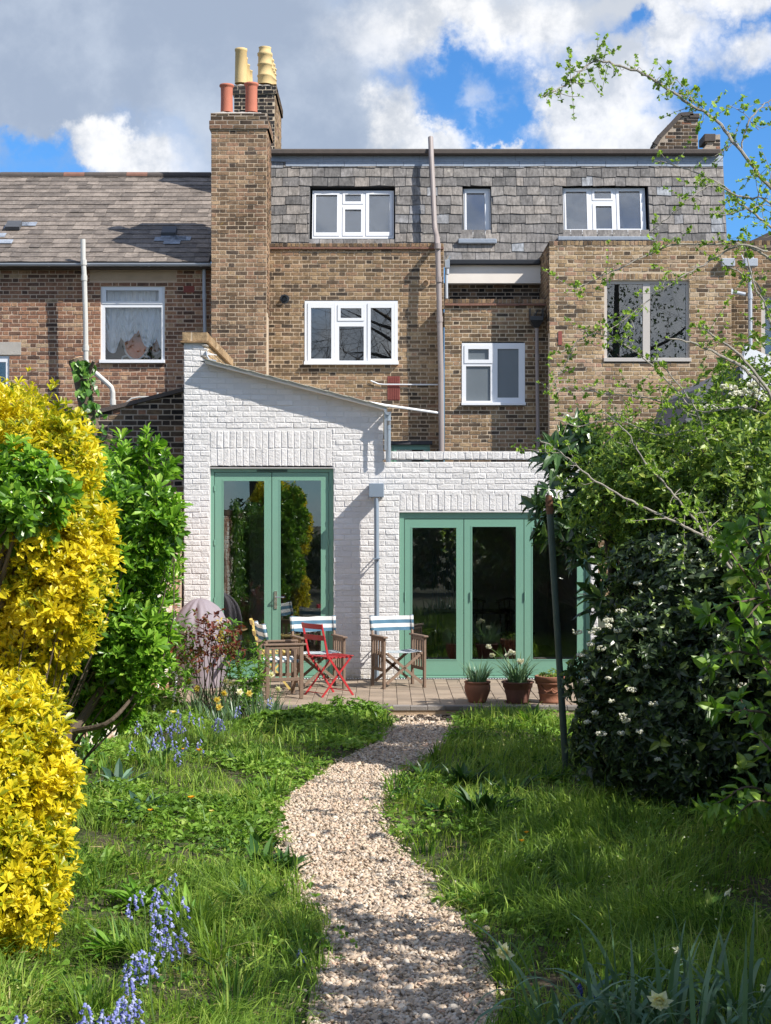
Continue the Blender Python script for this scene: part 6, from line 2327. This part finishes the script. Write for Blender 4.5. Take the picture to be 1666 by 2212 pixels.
gm = MB()
for (y0, y1, n, hs, ws_) in ((5.6, 9.0, 40000, .115, .0052), (9.0, 12.5, 36000, .12, .0064), (12.5, 17.45, 48000, .12, .0085)):
    x, y = scatter(n, y0, y1)
    f1 = field(x, y, 1.9, 1)
    f2 = field(x, y, 4.5, 2)
    l, r_ = pathx(y)
    dist = np.minimum(np.abs(x - l), np.abs(x - r_))
    h = hs * (1 + .45 * f1 + .35 * f2) * np.exp(rng.normal(0, .3, len(x))) * np.clip(.45 + dist * 1.6, .45, 1)
    left = x < l
    h = np.where(left & (y > 10), h * .85, h * 1.25)
    thin = np.clip(.7 + .5 * f2 + .2 * f1, .12, 1)
    thin = np.where(left & (y > 10.5), thin * (.65 + .35 * np.sin(3 * f2)), thin)
    ok = (rng.uniform(0, 1, len(x)) < thin) & (h > .02)
    x, y, h, f1, f2 = x[ok], y[ok], np.minimum(h[ok], .3), f1[ok], f2[ok]
    ld = 2.2 * f1 + 1.3 * f2 + rng.normal(0, .9, len(x))
    blades(gm, x, y, 0 * x + GZ - .03, h + .03, ws_ * np.exp(rng.normal(0, .4, len(x))), ld, np.abs(rng.normal(.75, .45, len(x))))
tag(gm.build('grass', M['grass']), 'long tousled lawn grass on both sides of the gravel path', 'grass', kind='stuff')

cm_ = MB()
for (y0, y1, n, ln) in ((6.0, 10.0, 5200, .03), (10.0, 17.45, 21000, .042)):
    x, y = scatter(n, y0, y1)
    l, r_ = pathx(y)
    f1 = field(x, y, 2.4, 5)
    left = x < l
    pr_ = np.where(left, np.clip((y - 9 - f1) / 3, 0, 1) * (.5 + .7 * f1) + .22 + .4 * f1, np.where(y > 15.3, .6, .16 + .4 * f1))
    ok = rng.uniform(0, 1, len(x)) < pr_
    x, y, f1, left = x[ok], y[ok], f1[ok], left[ok]
    mound = np.clip(.5 + .5 * field(x, y, 3.3, 6), 0, 1)
    zz = GZ + .015 + (.03 + .1 * mound * (left & (y > 13.5)) + .05 * mound) * rng.uniform(.3, 1, len(x))
    az = rng.uniform(0, 2 * math.pi, len(x))
    el_ = rng.normal(.35, .35, len(x))
    d = np.stack([np.cos(az) * np.cos(el_), np.sin(az) * np.cos(el_), np.sin(el_)], -1)
    for k in range(3):
        a2 = az + k * 2.1 + rng.normal(0, .3, len(x))
        d = np.stack([np.cos(a2) * np.cos(el_), np.sin(a2) * np.cos(el_), np.sin(el_)], -1)
        leaves(cm_, np.stack([x, y, zz], -1), d, np.array([0, 0, 1.0]) + rng.normal(0, .35, (len(x), 3)), ln * np.exp(np.clip(rng.normal(-.05, .4, len(x)) + .2 * f1, -1.2, .55)), .62, .2, shape=LEAFO)
tag(cm_.build('ground_cover', M['cover']), 'low leafy ground cover spreading through the lawn', 'ground cover', kind='stuff')

wm = MB()
for i in range(210):
    x, y = scatter(1, 6.4, 17.2)
    if not len(x):
        continue
    l, r_ = pathx(y)
    if min(abs(x[0] - l[0]), abs(x[0] - r_[0])) < .12:
        continue
    b0 = np.array([x[0], y[0], GZ - .01])
    k = i % 4
    if k < 2:
        straps(wm, b0, 26, .1, .26, .75, .006 + .0004 * y[0], .09, .9, 4)
    elif k == 2:
        n = 30
        az = rng.uniform(0, 6.28, n)
        e = np.clip(rng.normal(.8, .35, n), .1, 1.4)
        leaves(wm, b0 + np.stack([np.cos(az), np.sin(az), 0 * az], -1) * rng.uniform(0, .07, n)[:, None], np.stack([np.cos(az) * np.cos(e), np.sin(az) * np.cos(e), np.sin(e)], -1), np.stack([-np.cos(az) * np.sin(e), -np.sin(az) * np.sin(e), np.cos(e)], -1), rng.uniform(.08, .19, n), .3, .4)
    else:
        p = b0 + rng.normal(0, 1, (40, 3)) * np.array([.11, .11, .03]) + np.array([0, 0, .08])
        rosettes(wm, p, rand_dirs(40) + np.array([0, 0, .7]), 4, .03, .6, 1.0, shape=LEAFO)
M['weed'] = leafmat('meadow weeds', [(0, (.03, .08, .016)), (.4, (.08, .19, .025)), (.8, (.2, .35, .045)), (1, (.36, .46, .1))], .38, .5, .3)
tag(wm.build('weeds', M['weed']), 'mixed tufts and weeds standing up through the lawn', 'weeds', kind='stuff')
st_ = MB()
x, y = scatter(9000, 6, 17.3)
f1 = field(x, y, 2.1, 14)
ok = rng.uniform(0, 1, len(x)) < np.clip(.3 + .9 * f1, 0, 1)
x, y = x[ok], y[ok]
az = rng.uniform(0, 6.28, len(x))
leaves(st_, np.stack([x, y, GZ + rng.uniform(.0, .05, len(x))], -1), np.stack([np.cos(az), np.sin(az), rng.normal(.1, .15, len(x))], -1), np.array([0, 0, 1.]) + rng.normal(0, .4, (len(x), 3)), rng.uniform(.05, .12, len(x)), .06, .1)
M['straw'] = leafmat('dry grass', [(0, (.2, .14, .06)), (1, (.5, .4, .22))], .3, .7, .2)
tag(st_.build('dry_grass', M['straw']), 'dry straw coloured grass lying in the lawn', 'dry grass', kind='stuff')

# dead leaves and soil crumbs at the head of the path
mb = MB()
n = 130
xx, yy = rng.uniform(X(848, 17.3), X(975, 17.3), n), rng.uniform(16.95, 17.46, n)
blobs(mb, np.stack([xx, yy, 0 * xx + GZ + .02], -1), .016 * np.exp(rng.normal(0, .35, n)), (1, .8, .6))
tag(mb.build('soil_crumbs', M['compost']), 'dark crumbs of soil at the head of the path under the patio edge', 'soil', kind='stuff')


# ------------------------------------------------------------------ plants in the lawn
def ground_at(px, py, z=GZ):
    y = GY(py, z)
    return np.array([X(px, y), y, z])


def dock(px, py, n, lmin, lmax, label, group='broad leaved docks in the lawn', mat='dock_leaf', w=.26, up=.9):
    b0 = ground_at(px, py)
    mb = MB()
    az = rng.uniform(0, 2 * math.pi, n)
    e = np.clip(rng.normal(up, .3, n), .1, 1.45)
    d = np.stack([np.cos(az) * np.cos(e), np.sin(az) * np.cos(e), np.sin(e)], -1)
    p = b0 + np.stack([np.cos(az), np.sin(az), 0 * az], -1) * (rng.uniform(0, .09, n) * lmax / .25)[:, None]
    leaves(mb, p, d, np.stack([-np.cos(az) * np.sin(e), -np.sin(az) * np.sin(e), np.cos(e)], -1), rng.uniform(lmin, lmax, n), w, .35)
    return tag(mb.build('dock_plant', M[mat], loc=b0), label, 'plant', group)


dock(563, 1885, 44, .14, .26, 'dark broad leaved dock clump on the lawn left of the path bend')
dock(618, 1885, 26, .12, .22, 'dock spilling onto the left edge of the gravel path')
dock(537, 1975, 22, .12, .22, 'smaller dock below the dark clump on the left lawn')
dock(490, 2110, 9, .12, .2, 'thin dock plant in the near left grass')
dock(1045, 1770, 34, .16, .3, 'tall upright dock clump on the right lawn catching the sun', up=1.15)
dock(1000, 1700, 24, .15, .26, 'dock clump on the right lawn behind the tall upright one', up=1.1)
dock(920, 1690, 22, .13, .24, 'dock plant near the right edge of the path at its narrow bend', up=1.0)
dock(948, 1758, 16, .12, .2, 'low dock between the path bend and the tall clump', up=.6)
dock(1100, 1730, 22, .15, .28, 'dock clump on the right lawn nearest the green pole', up=1.05)
dock(880, 1722, 18, .08, .15, 'small dock right at the path edge on the right', up=.6)
dock(818, 1560, 46, .13, .22, 'leafy dock mound where the path meets the patio on the left', up=.7)
dock(1003, 1562, 30, .1, .18, 'leafy mound where the path meets the patio on the right', up=.7)
dock(1150, 1568, 26, .16, .27, 'broad leaved clump in front of the daffodil pot', mat='lance_leaf', w=.34, up=1.1)
dock(300, 1760, 30, .16, .28, 'blue green poppy leaf clump beside the golden shrub', None, 'blue_leaf', .3, .6)
dock(255, 1700, 30, .16, .26, 'blue green leaf clump under the green shrub', None, 'blue_leaf', .3, .6)
dock(345, 1640, 26, .14, .24, 'blue green leaf clump among the bluebells', None, 'blue_leaf', .3, .7)
dock(410, 2000, 40, .12, .24, 'fresh green leafy weed behind the near bluebells', None, 'lance_leaf', .24, .9)
dock(310, 1960, 36, .12, .24, 'fresh green leafy weed left of the near bluebells', None, 'lance_leaf', .24, .9)
dock(250, 2060, 36, .1, .2, 'leafy weed below the golden shrub', None, 'lance_leaf', .24, .8)


def tuft(px, py, n, h, label, mat='grass', w=.007, lean=.8, spread=.1):
    b0 = ground_at(px, py)
    mb = MB()
    straps(mb, b0, n, h * .6, h, lean, w, spread, .9)
    return tag(mb.build('grass_tuft', M[mat], loc=b0), label, 'grass tuft', 'tall grass tufts in the lawn')


for (px, py, n, h, lab) in ((420, 2030, 150, .34, 'tall fine grass tuft beside the near bluebells'), (470, 2075, 130, .3, 'arching grass tuft right of the near bluebells'), (330, 2090, 130, .3, 'arching grass tuft among the near bluebells'), (560, 2060, 90, .22, 'short grass tuft near the left path edge'), (640, 2030, 120, .24, 'bright grass tuft at the left edge of the path'),
                            (1150, 1960, 130, .3, 'shaded grass tuft on the right lawn'), (1090, 1900, 110, .26, 'grass tuft on the right lawn behind the shaded one'), (1260, 1930, 120, .3, 'dark grass tuft in front of the evergreen shrub'), (1075, 1790, 90, .22, 'sunlit grass tuft below the tall dock clump'),
                            (200, 2200, 120, .26, 'grass tuft at the bottom left corner'), (1100, 2120, 110, .24, 'grass tuft near the bottom daffodil'), (1370, 2000, 120, .28, 'grass tuft in the deep shade at the right')):
    tuft(px, py, n, h, lab)

# bluebells
def bluebell(px, py, h, label, scale=1.0, pale=False):
    z_ = GZ + h
    y = (CZ - z_) * F / (py - HY)
    tip = np.array([X(px, y), y, z_])
    b0 = np.array([tip[0] + rng.normal(0, .04), y + rng.normal(0, .03), GZ])
    t = thing('bluebell', label, 'flower', b0, 'bluebells on the left lawn')
    mb = MB()
    pts = spline([b0, (b0 + tip) / 2 + np.array([rng.normal(0, .015), 0, .03]), tip], 10)
    tube(mb, pts, np.linspace(.0035, .002, 10) * scale, 5, cap=False)
    mb.build('stem', M['stem_green'], t)
    mb = MB()
    nb = rng.integers(9, 15)
    for i in range(nb):
        q = tip - np.array([0, 0, 1]) * (i / nb) * .12 * scale
        a = rng.uniform(0, 2 * math.pi)
        o = np.array([math.cos(a), math.sin(a), 0]) * (.012 + .014 * i / nb) * scale
        c = q + o
        n_ = 6
        L = .019 * scale
        dr = nrm(o * .8 + np.array([0, 0, -.022]) * scale)
        s = nrm(np.cross(dr, (0.3, .2, 1)))
        u = np.cross(s, dr)
        Vv = []
        for rr, tt in ((.002, 0), (.0065, .3), (.0065, .75), (.0105, 1.0)):
            for k in range(n_):
                th = 2 * math.pi * k / n_
                Vv.append(c + dr * tt * L + (math.cos(th) * s + math.sin(th) * u) * rr * scale)
        mb.add(Vv, [(k * n_ + i_, k * n_ + (i_ + 1) % n_, (k + 1) * n_ + (i_ + 1) % n_, (k + 1) * n_ + i_) for k in range(3) for i_ in range(n_)])
    mb.build('blossom', M['blue_petal'], t)


near = [(850, 520), (800, 570), (770, 590), (850, 600), (690, 600), (650, 625), (900, 635), (640, 680), (760, 640), (825, 690), (770, 710), (960, 725), (830, 750), (770, 780), (900, 790), (930, 790), (785, 830), (825, 835), (850, 820), (715, 850), (690, 890), (670, 905), (730, 935), (710, 885), (740, 910), (630, 965), (630, 1015),
        (650, 1075), (640, 1110), (600, 1130), (560, 1150), (530, 1170), (510, 1190), (620, 1160), (670, 1140), (655, 1220), (550, 1200), (590, 1180), (420, 1150), (400, 1190), (430, 1225), (110, 1215), (90, 1220), (575, 1215), (500, 1225)]
for i, (zx, zy) in enumerate(near):
    if i % 4 == 3 and i < 42:
        continue
    px, py = zx * .44, 1666 + zy * .44 - 8
    if zy < 800:
        lab = 'bluebell in the upper near cluster beside the tall grass'
    elif zy < 1050:
        lab = 'bluebell in the middle near cluster beside the grass tufts'
    elif zx > 300:
        lab = 'bluebell in the dense cluster at the bottom edge'
    else:
        lab = 'bluebell alone near the bottom left corner'
    bluebell(px, py, .3 + rng.normal(0, .03), lab, .92)
far = [(945, 895), (970, 920), (955, 850), (1010, 855), (1040, 840), (1070, 820), (1095, 825), (1205, 800), (1290, 810), (1310, 805), (1330, 815), (1430, 735), (1560, 660), (1620, 685), (1045, 940), (1110, 925), (1065, 1010), (830, 825), (790, 945), (1200, 935), (915, 930), (1150, 770), (1000, 765), (1075, 755)]
for zx, zy in far:
    bluebell(zx * .36, 1266 + zy * .36 - 6, .26 + rng.normal(0, .03), 'bluebell in the far border below the covered barbecue' if zy < 850 else 'bluebell in the lawn below the far border', 1.05)
bluebell(651, 2046, .12, 'single pale bluebell in the grass at the left path edge', .9)

# daffodils in the far border
def daffodil(px, py, h, mat, label, d_r=.045, n=16, group='daffodils in the far border', lh=.3):
    z_ = GZ + h
    y = min((CZ - z_) * F / (py - HY), 17.35)
    tip = np.array([X(px, y), y, CZ - (py - HY) * y / F])
    b0 = np.array([tip[0] + rng.normal(0, .04), y + .02, GZ])
    t = thing('daffodil', label, 'flower', b0, group)
    mb = MB(); stemline(mb, b0, tip, .004); mb.build('stem', M['stem_green'], t)
    f1 = MB(); daffodil_head(f1, f1, tip, (rng.normal(0, .6), -1, rng.normal(-.1, .2)), d_r, True); f1.build('bloom', M[mat], t)
    mb = MB(); straps(mb, b0, n, lh * .7, lh * 1.15, .5, .012, .07, .8); mb.build('leaves', M['daff_leaf'], t)
    return t


for (x, y) in ((426, 1487), (407, 1471), (485, 1497), (470, 1511), (474, 1527), (539, 1498)):
    daffodil(x, y, .32, 'yellow_petal', 'yellow daffodil in the border below the bronze shrub')
for (x, y) in ((489, 1471), (500, 1476), (518, 1495), (602, 1487), (586, 1457), (526, 1470)):
    daffodil(x, y, .36, 'cream_petal', 'cream white daffodil in the border beside the sideways chair')
mb = MB()
bt = ground_at(480, 1545)
for i in range(12):
    straps(mb, bt + np.array([rng.uniform(-.5, .55), rng.uniform(-.4, .3), 0]), 22, .25, .42, .45, .012, .1, .8)
tag(mb.build('daffodil_leaves', M['daff_leaf'], loc=bt), 'upright clump of daffodil leaves in the far border', 'plant')

# foreground daffodils at the lower right
def big_daff(px, py, y, base, label, r_, face):
    tip = P(px, py, y)
    b0 = np.array([base[0], base[1], GZ])
    t = thing('daffodil', label, 'flower', b0, 'pale double daffodils at the lower right')
    mb = MB()
    tube(mb, spline([b0, b0 * .55 + tip * .45 + np.array([0, 0, .09]), tip + np.array([.035, .02, .022]), tip + np.array([.008, .012, .006])], 16), .0045, 7, cap=False)
    mb.build('stem', M['stem_green'], t)
    f1, f2 = MB(), MB()
    daffodil_head(f1, f2, tip, face, r_, True)
    for i in range(6):
        daffodil_head(f1, MB(), tip + rng.normal(0, .003, 3), nrm(np.asarray(face, float) + rng.normal(0, .35, 3)), r_ * .62, False) if i < 2 else None
    bl = f1.build('bloom', M['cream_petal'], t)
    f2.build('trumpet', M['yellow_petal'], t)


y1_ = 6.75
big_daff(1092, 2054, y1_, (X(1195, 6.7), 6.7), 'pale double daffodil drooping on a bent stem near the path edge', .052, (-.7, -.7, -.35))
big_daff(1426, 2158, 6.3, (X(1480, 6.3), 6.35), 'pale double daffodil facing down in the bottom right corner clump', .056, (-.3, -.8, -.5))
for (px, py, y, lab) in ((1572, 1926, 6.9, 'spent daffodil bud on a tall thin stalk at the right'), (1464, 2050, 6.6, 'withered yellow daffodil behind the corner clump'), (1650, 2130, 6.4, 'withered daffodil at the bottom right edge')):
    tip = P(px, py, y)
    b0 = np.array([tip[0] - .02, y + .02, GZ])
    t = thing('daffodil', lab, 'flower', b0, 'withered daffodils at the lower right')
    mb = MB(); stemline(mb, b0, tip, .004, .015); mb.build('stem', M['stem_green'], t)
    mb = MB()
    leaves(mb, [tip] * 5, nrm(rng.normal(0, .6, (5, 3)) + np.array([-.5, -.3, -.3])), rng.normal(0, 1, (5, 3)), .026, .5, .3)
    blobs(mb, [tip], [.009])
    mb.build('bloom', M['cream_petal'], t)
for i, (px, py) in enumerate(((1300, 2190), (1370, 2180), (1440, 2200), (1520, 2190), (1600, 2170), (1650, 2200), (1350, 2240), (1500, 2250), (1590, 2250), (1200, 2200))):
    b0 = ground_at(px, max(py, 2170) + 60)
    mb = MB()
    straps(mb, b0, 17, .36, .62, .62, .02, .1, 1.3, 10)
    tag(mb.build('daffodil_leaves', M['daff_leaf'], loc=b0), 'arching grey green daffodil leaf clump in the bottom right corner', 'plant', 'daffodil leaf clumps at the lower right')
def grape_hyacinth(px, py, lab):
    y = 6.9
    tip = P(px, py, y)
    b0 = np.array([tip[0], y, GZ])
    t = thing('grape_hyacinth', lab, 'flower', b0, 'grape hyacinths at the lower right')
    mb = MB(); stemline(mb, b0, tip, .003, .01); mb.build('stem', M['stem_green'], t)
    mb = MB()
    n = 46
    zz = rng.uniform(0, 1, n)
    a = rng.uniform(0, 6.28, n)
    rr = .012 * np.sin(np.pi * (zz * .8 + .15))
    blobs(mb, tip + np.stack([rr * np.cos(a), rr * np.sin(a), (zz - .6) * .06], -1), np.full(n, .0048), (1, 1, 1.2))
    mb.build('blossom', M['muscari'], t)
grape_hyacinth(1252, 2138, 'deep blue grape hyacinth left of the pair below the daffodil leaves')
grape_hyacinth(1288, 2140, 'deep blue grape hyacinth right of the pair below the daffodil leaves')
grape_hyacinth(1514, 2174, 'deep blue grape hyacinth alone among the corner daffodil leaves')

# orange and yellow poppies dotted about
def poppy(px, py, mat, lab, r_=.024, h=.14):
    z_ = GZ + h
    y = (CZ - z_) * F / (py - HY)
    tip = np.array([X(px, y), y, z_])
    b0 = np.array([tip[0] + rng.normal(0, .02), y, GZ])
    t = thing('poppy', lab, 'flower', b0, 'orange poppies in the lawn')
    mb = MB(); stemline(mb, b0, tip, .0025, .01); mb.build('stem', M['stem_green'], t)
    mb = MB()
    for i in range(5):
        a = i * 1.256 + rng.normal(0, .1)
        leaves(mb, [tip], [(math.cos(a), math.sin(a), .45)], [(-math.cos(a) * .4, -math.sin(a) * .4, 1)], r_, .95, -.1)
    mb.build('petals', M[mat], t)
for (x, y, m_, lab, r_) in ((374, 1541, 'yellow_petal', 'large golden poppy above the far bluebells', .05), (398, 1620, 'orange_petal', 'left orange poppy of the pair on the left lawn', .03), (430, 1622, 'orange_petal', 'right orange poppy of the pair on the left lawn', .035), (413, 1725, 'orange_petal', 'orange poppy lying in the middle of the left lawn', .034),
                           (325, 1752, 'orange_petal', 'faded orange poppy near the golden shrub', .026), (457, 1754, 'yellow_petal', 'yellow poppy in the grass left of the path bend', .026), (1137, 1800, 'orange_petal', 'upper orange poppy below the sunlit dock clump', .024), (1127, 1818, 'orange_petal', 'lower orange poppy below the sunlit dock clump', .024)):
    poppy(x, y, m_, lab, r_, .16 if y < 1760 else .14)
mb = MB()
xs_, ys_ = scatter(3000, 6.5, 12)
ok = (xs_ > pathx(ys_)[1] + .4)
xs_, ys_ = xs_[ok][:130], ys_[ok][:130]
blobs(mb, np.stack([xs_, ys_, GZ + rng.uniform(.08, .18, len(xs_))], -1), np.full(len(xs_), .006), (1, 1, .5))
tag(mb.build('tiny_flowers', M['cream_petal']), 'scattered tiny pale flowers in the shaded right lawn', 'flowers', kind='stuff')

# ------------------------------------------------------------------ far left border
t = thing('bronze_shrub', 'thin stemmed shrub with bronze red leaves in front of the covered barbecue', 'shrub', ground_at(450, 1545))
sm_, fm = MB(), MB()
b0 = ground_at(450, 1545)
tips = []
for (x, y) in ((400, 1390), (415, 1365), (440, 1375), (455, 1400), (470, 1380), (490, 1395), (505, 1370), (425, 1410), (480, 1345), (440, 1340), (395, 1420), (500, 1420), (460, 1360), (470, 1420), (430, 1430), (512, 1395), (378, 1400)):
    tip = P(x, y, 17.2 + rng.uniform(-.2, .2))
    tips.append(tip)
    tube(sm_, spline([b0 + rng.normal(0, .06, 3) * np.array([1, 1, 0]), (b0 + tip) / 2 + rng.normal(0, .05, 3), tip], 9), np.linspace(.007, .003, 9), 5, cap=False)
tips = np.array(tips)
pp = np.repeat(tips, 11, 0) + rng.normal(0, .055, (len(tips) * 11, 3))
rosettes(fm, pp, rand_dirs(len(pp)) + np.array([0, 0, .3]), 4, .05, .5, 1.1)
sm_.build('stems', M['bark'], t)
fm.build('foliage', M['red_leaf'], t)
def lancebush(px, pyb, tips_, label, d, ln=.075):
    b0 = np.array([X(px, d), d, GZ])
    t = thing('border_plant', label, 'plant', b0)
    sm_, fm = MB(), MB()
    for (x, y) in tips_:
        tip = P(x, y, d + rng.uniform(-.15, .15))
        sp = spline([b0 + rng.normal(0, .08, 3) * np.array([1, 1, 0]), (b0 + tip) / 2 + rng.normal(0, .04, 3), tip], 16)
        tube(sm_, sp, np.linspace(.006, .003, 16), 5, cap=False)
        q = sp[5:]
        rosettes(fm, q, nrm(np.gradient(sp, axis=0))[5:] + rng.normal(0, .25, q.shape), 5, ln * np.exp(rng.normal(0, .2, len(q))), .26, 1.0, .3)
    sm_.build('stem', M['stem_green'], t)
    fm.build('leaves', M['lance_leaf'], t)
lancebush(540, 1500, [(500, 1400), (520, 1410), (545, 1390), (560, 1405), (535, 1430), (565, 1430), (515, 1440), (580, 1420), (548, 1450), (570, 1460)], 'light green plant with narrow leaves left of the sideways chair', 17.35)
lancebush(495, 1500, [(492, 1340), (505, 1345), (480, 1350), (500, 1360), (515, 1352)], 'narrow leaved plant with orange blooms in front of the barbecue cover', 17.45)
lancebush(400, 1520, [(385, 1350), (400, 1335), (372, 1372), (415, 1352), (360, 1360), (352, 1400)], 'broad leaved young plant at the left of the barbecue cover', 17.3, .1)
t = thing('wallflower', 'tall wallflower with pale orange blooms in front of the barbecue cover', 'flower', ground_at(478, 1545))
mb = MB(); b0 = ground_at(478, 1545); tp = P(477, 1350, 17.2)
tube(mb, spline([b0, (b0 + tp) / 2, tp], 8), .005, 5); mb.build('stem', M['stem_green'], t)
mb = MB(); p = tp + rng.normal(0, 1, (40, 3)) * np.array([.025, .025, .09]) - np.array([0, 0, .08]); rosettes(mb, p, rand_dirs(40), 4, .018, .8, 1.0); mb.build('bloom', M['yellow_petal'], t)
# leafy mounds along the far left border
for (px, py, r_, lab, mt) in ((345, 1545, (.32, .25, .24), 'rounded green mound at the foot of the far left border', 'cover'), (300, 1590, (.26, .22, .2), 'green mound beside the trunk of the green shrub', 'cover'), (680, 1562, (.62, .28, .2), 'wide leafy green mound along the patio edge', 'cover'), (770, 1556, (.35, .25, .2), 'leafy green mound along the patio edge by the path', 'cover'), (600, 1570, (.4, .3, .17), 'leafy green mound below the sideways chair', 'cover')):
    b0 = ground_at(px, py)
    mb = MB()
    p, d = shell(b0, r_, int(2300 * r_[0]), .6, 1.05, int(px))
    ok = p[:, 2] > GZ
    rosettes(mb, p[ok], d[ok] + np.array([0, 0, .5]) + rng.normal(0, .3, p[ok].shape), 4, .042 * np.exp(rng.normal(0, .25, ok.sum())), .6, 1.0)
    tag(mb.build('leafy_plant', M[mt], loc=b0), lab, 'plant')
mb = MB()
hp_ = [P(344, 1468, 17.8), P(347, 1452, 17.8), P(356, 1442, 17.8), P(368, 1444, 17.8), P(377, 1455, 17.8), P(381, 1470, 17.8)]
hp_ = [np.array([hp_[0][0], 17.3, GZ])] + [p - np.array([0, .5, 0]) * 0 for p in hp_] + [np.array([hp_[-1][0], 17.3, GZ])]
tube(mb, spline(hp_, 26), .012, 7)
tag(mb.build('garden_hoop', M['pipe_white'], loc=hp_[0]), 'white wire hoop half hidden in the far left border', 'hoop')

# ------------------------------------------------------------------ trees beyond the picture that shade the lawn and show in the glass
def big_tree(x, y, h, cr, label, n=900, bare=False, seed=0, leaf='mix_leaf', low=.35):
    t = thing('tree', label, 'tree', (x, y, GZ), 'trees behind and beside the camera')
    r_ = np.random.default_rng(seed)
    mb = MB()
    base = np.array([x, y, GZ - .1])
    top = np.array([x + r_.normal(0, .2), y + r_.normal(0, .2), h * .8])
    tube(mb, spline([base, (base + top) / 2 + r_.normal(0, .15, 3), top], 10), np.linspace(h * .022, h * .006, 10), 8, cap=False)
    tips = []
    for i in range(16):
        f = r_.uniform(low * .8, .8)
        s = base + (top - base) * f
        a = r_.uniform(0, 6.28)
        e = s + np.array([math.cos(a) * cr, math.sin(a) * cr, r_.uniform(.15, .5) * h * .45]) * r_.uniform(.6, 1)
        sp = spline([s, (s + e) / 2 + r_.normal(0, .2, 3), e], 7)
        tube(mb, sp, np.linspace(h * .008, .01, 7), 5, cap=False)
        for j in range(7):
            q = sp[r_.integers(2, 7)]
            e2 = q + r_.normal(0, 1, 3) * cr * .35 + np.array([0, 0, .25 * cr])
            tube(mb, spline([q, (q + e2) / 2 + r_.normal(0, .06, 3), e2], 4), np.linspace(.014, .004, 4), 4, cap=False)
            tips.append(e2)
            for _ in range(3):
                e3 = (q + e2) / 2 + r_.normal(0, 1, 3) * cr * .2
                tube(mb, [(q + e2) / 2, e3], [.006, .003], 4, cap=False)
                tips.append(e3)
    mb.build('trunk', M['bark'], t)
    tips = np.array(tips)
    if not bare:
        p = tips[r_.integers(0, len(tips), n)] + r_.normal(0, cr * .12, (n, 3))
        fm = MB()
        rosettes(fm, p, r_.normal(0, 1, p.shape) + np.array([0, 0, .6]), 5, .09, .6, 1.0)
        fm.build('crown', M[leaf], t)
    return t


big_tree(3.8, 7.4, 4.2, 1.35, 'leafy garden tree to the right of the camera shading the near lawn', 2600, seed=4, low=.1)
big_tree(3.75, 9.6, 3.1, 1.2, 'low bushy tree against the fence between the leafy shrub and the evergreen', 1900, seed=12, low=.08)
big_tree(3.3, 5.3, 3.2, 1.25, 'small bushy tree close to the camera shading the right corner of the lawn', 2400, seed=5, low=.08)
big_tree(-4, -9, 15, 4.5, 'bare branched tree behind the camera at the left', bare=True, seed=6)
big_tree(1.5, -11, 17, 5, 'tall bare branched tree behind the camera in the middle', bare=True, seed=7)
big_tree(10.5, -10, 16, 4.6, 'spreading leafy tree behind the camera at the right', 4200, seed=8, leaf='hedge_leaf', low=.2)
big_tree(-10, -8, 12, 3.6, 'leafy tree behind the camera at the far left', 3200, seed=9, leaf='hedge_leaf', low=.2)
hd_ = MB()
p = np.stack([rng.uniform(-9, 9, 9000), -5.5 + rng.normal(0, .35, 9000), rng.uniform(GZ, 1, 9000) ** 1.0], -1)
p[:, 2] = rng.uniform(0, 1, 9000) * (2.6 + .5 * field(p[:, 0], p[:, 1], 1.5, 9))
rosettes(hd_, p, rand_dirs(9000) + np.array([0, .6, .3]), 4, .11, .6, 1.0)
tag(hd_.build('hedge', M['hedge_leaf'], loc=(0, -5.5, GZ)), 'dark hedge across the end of the garden behind the camera', 'hedge')
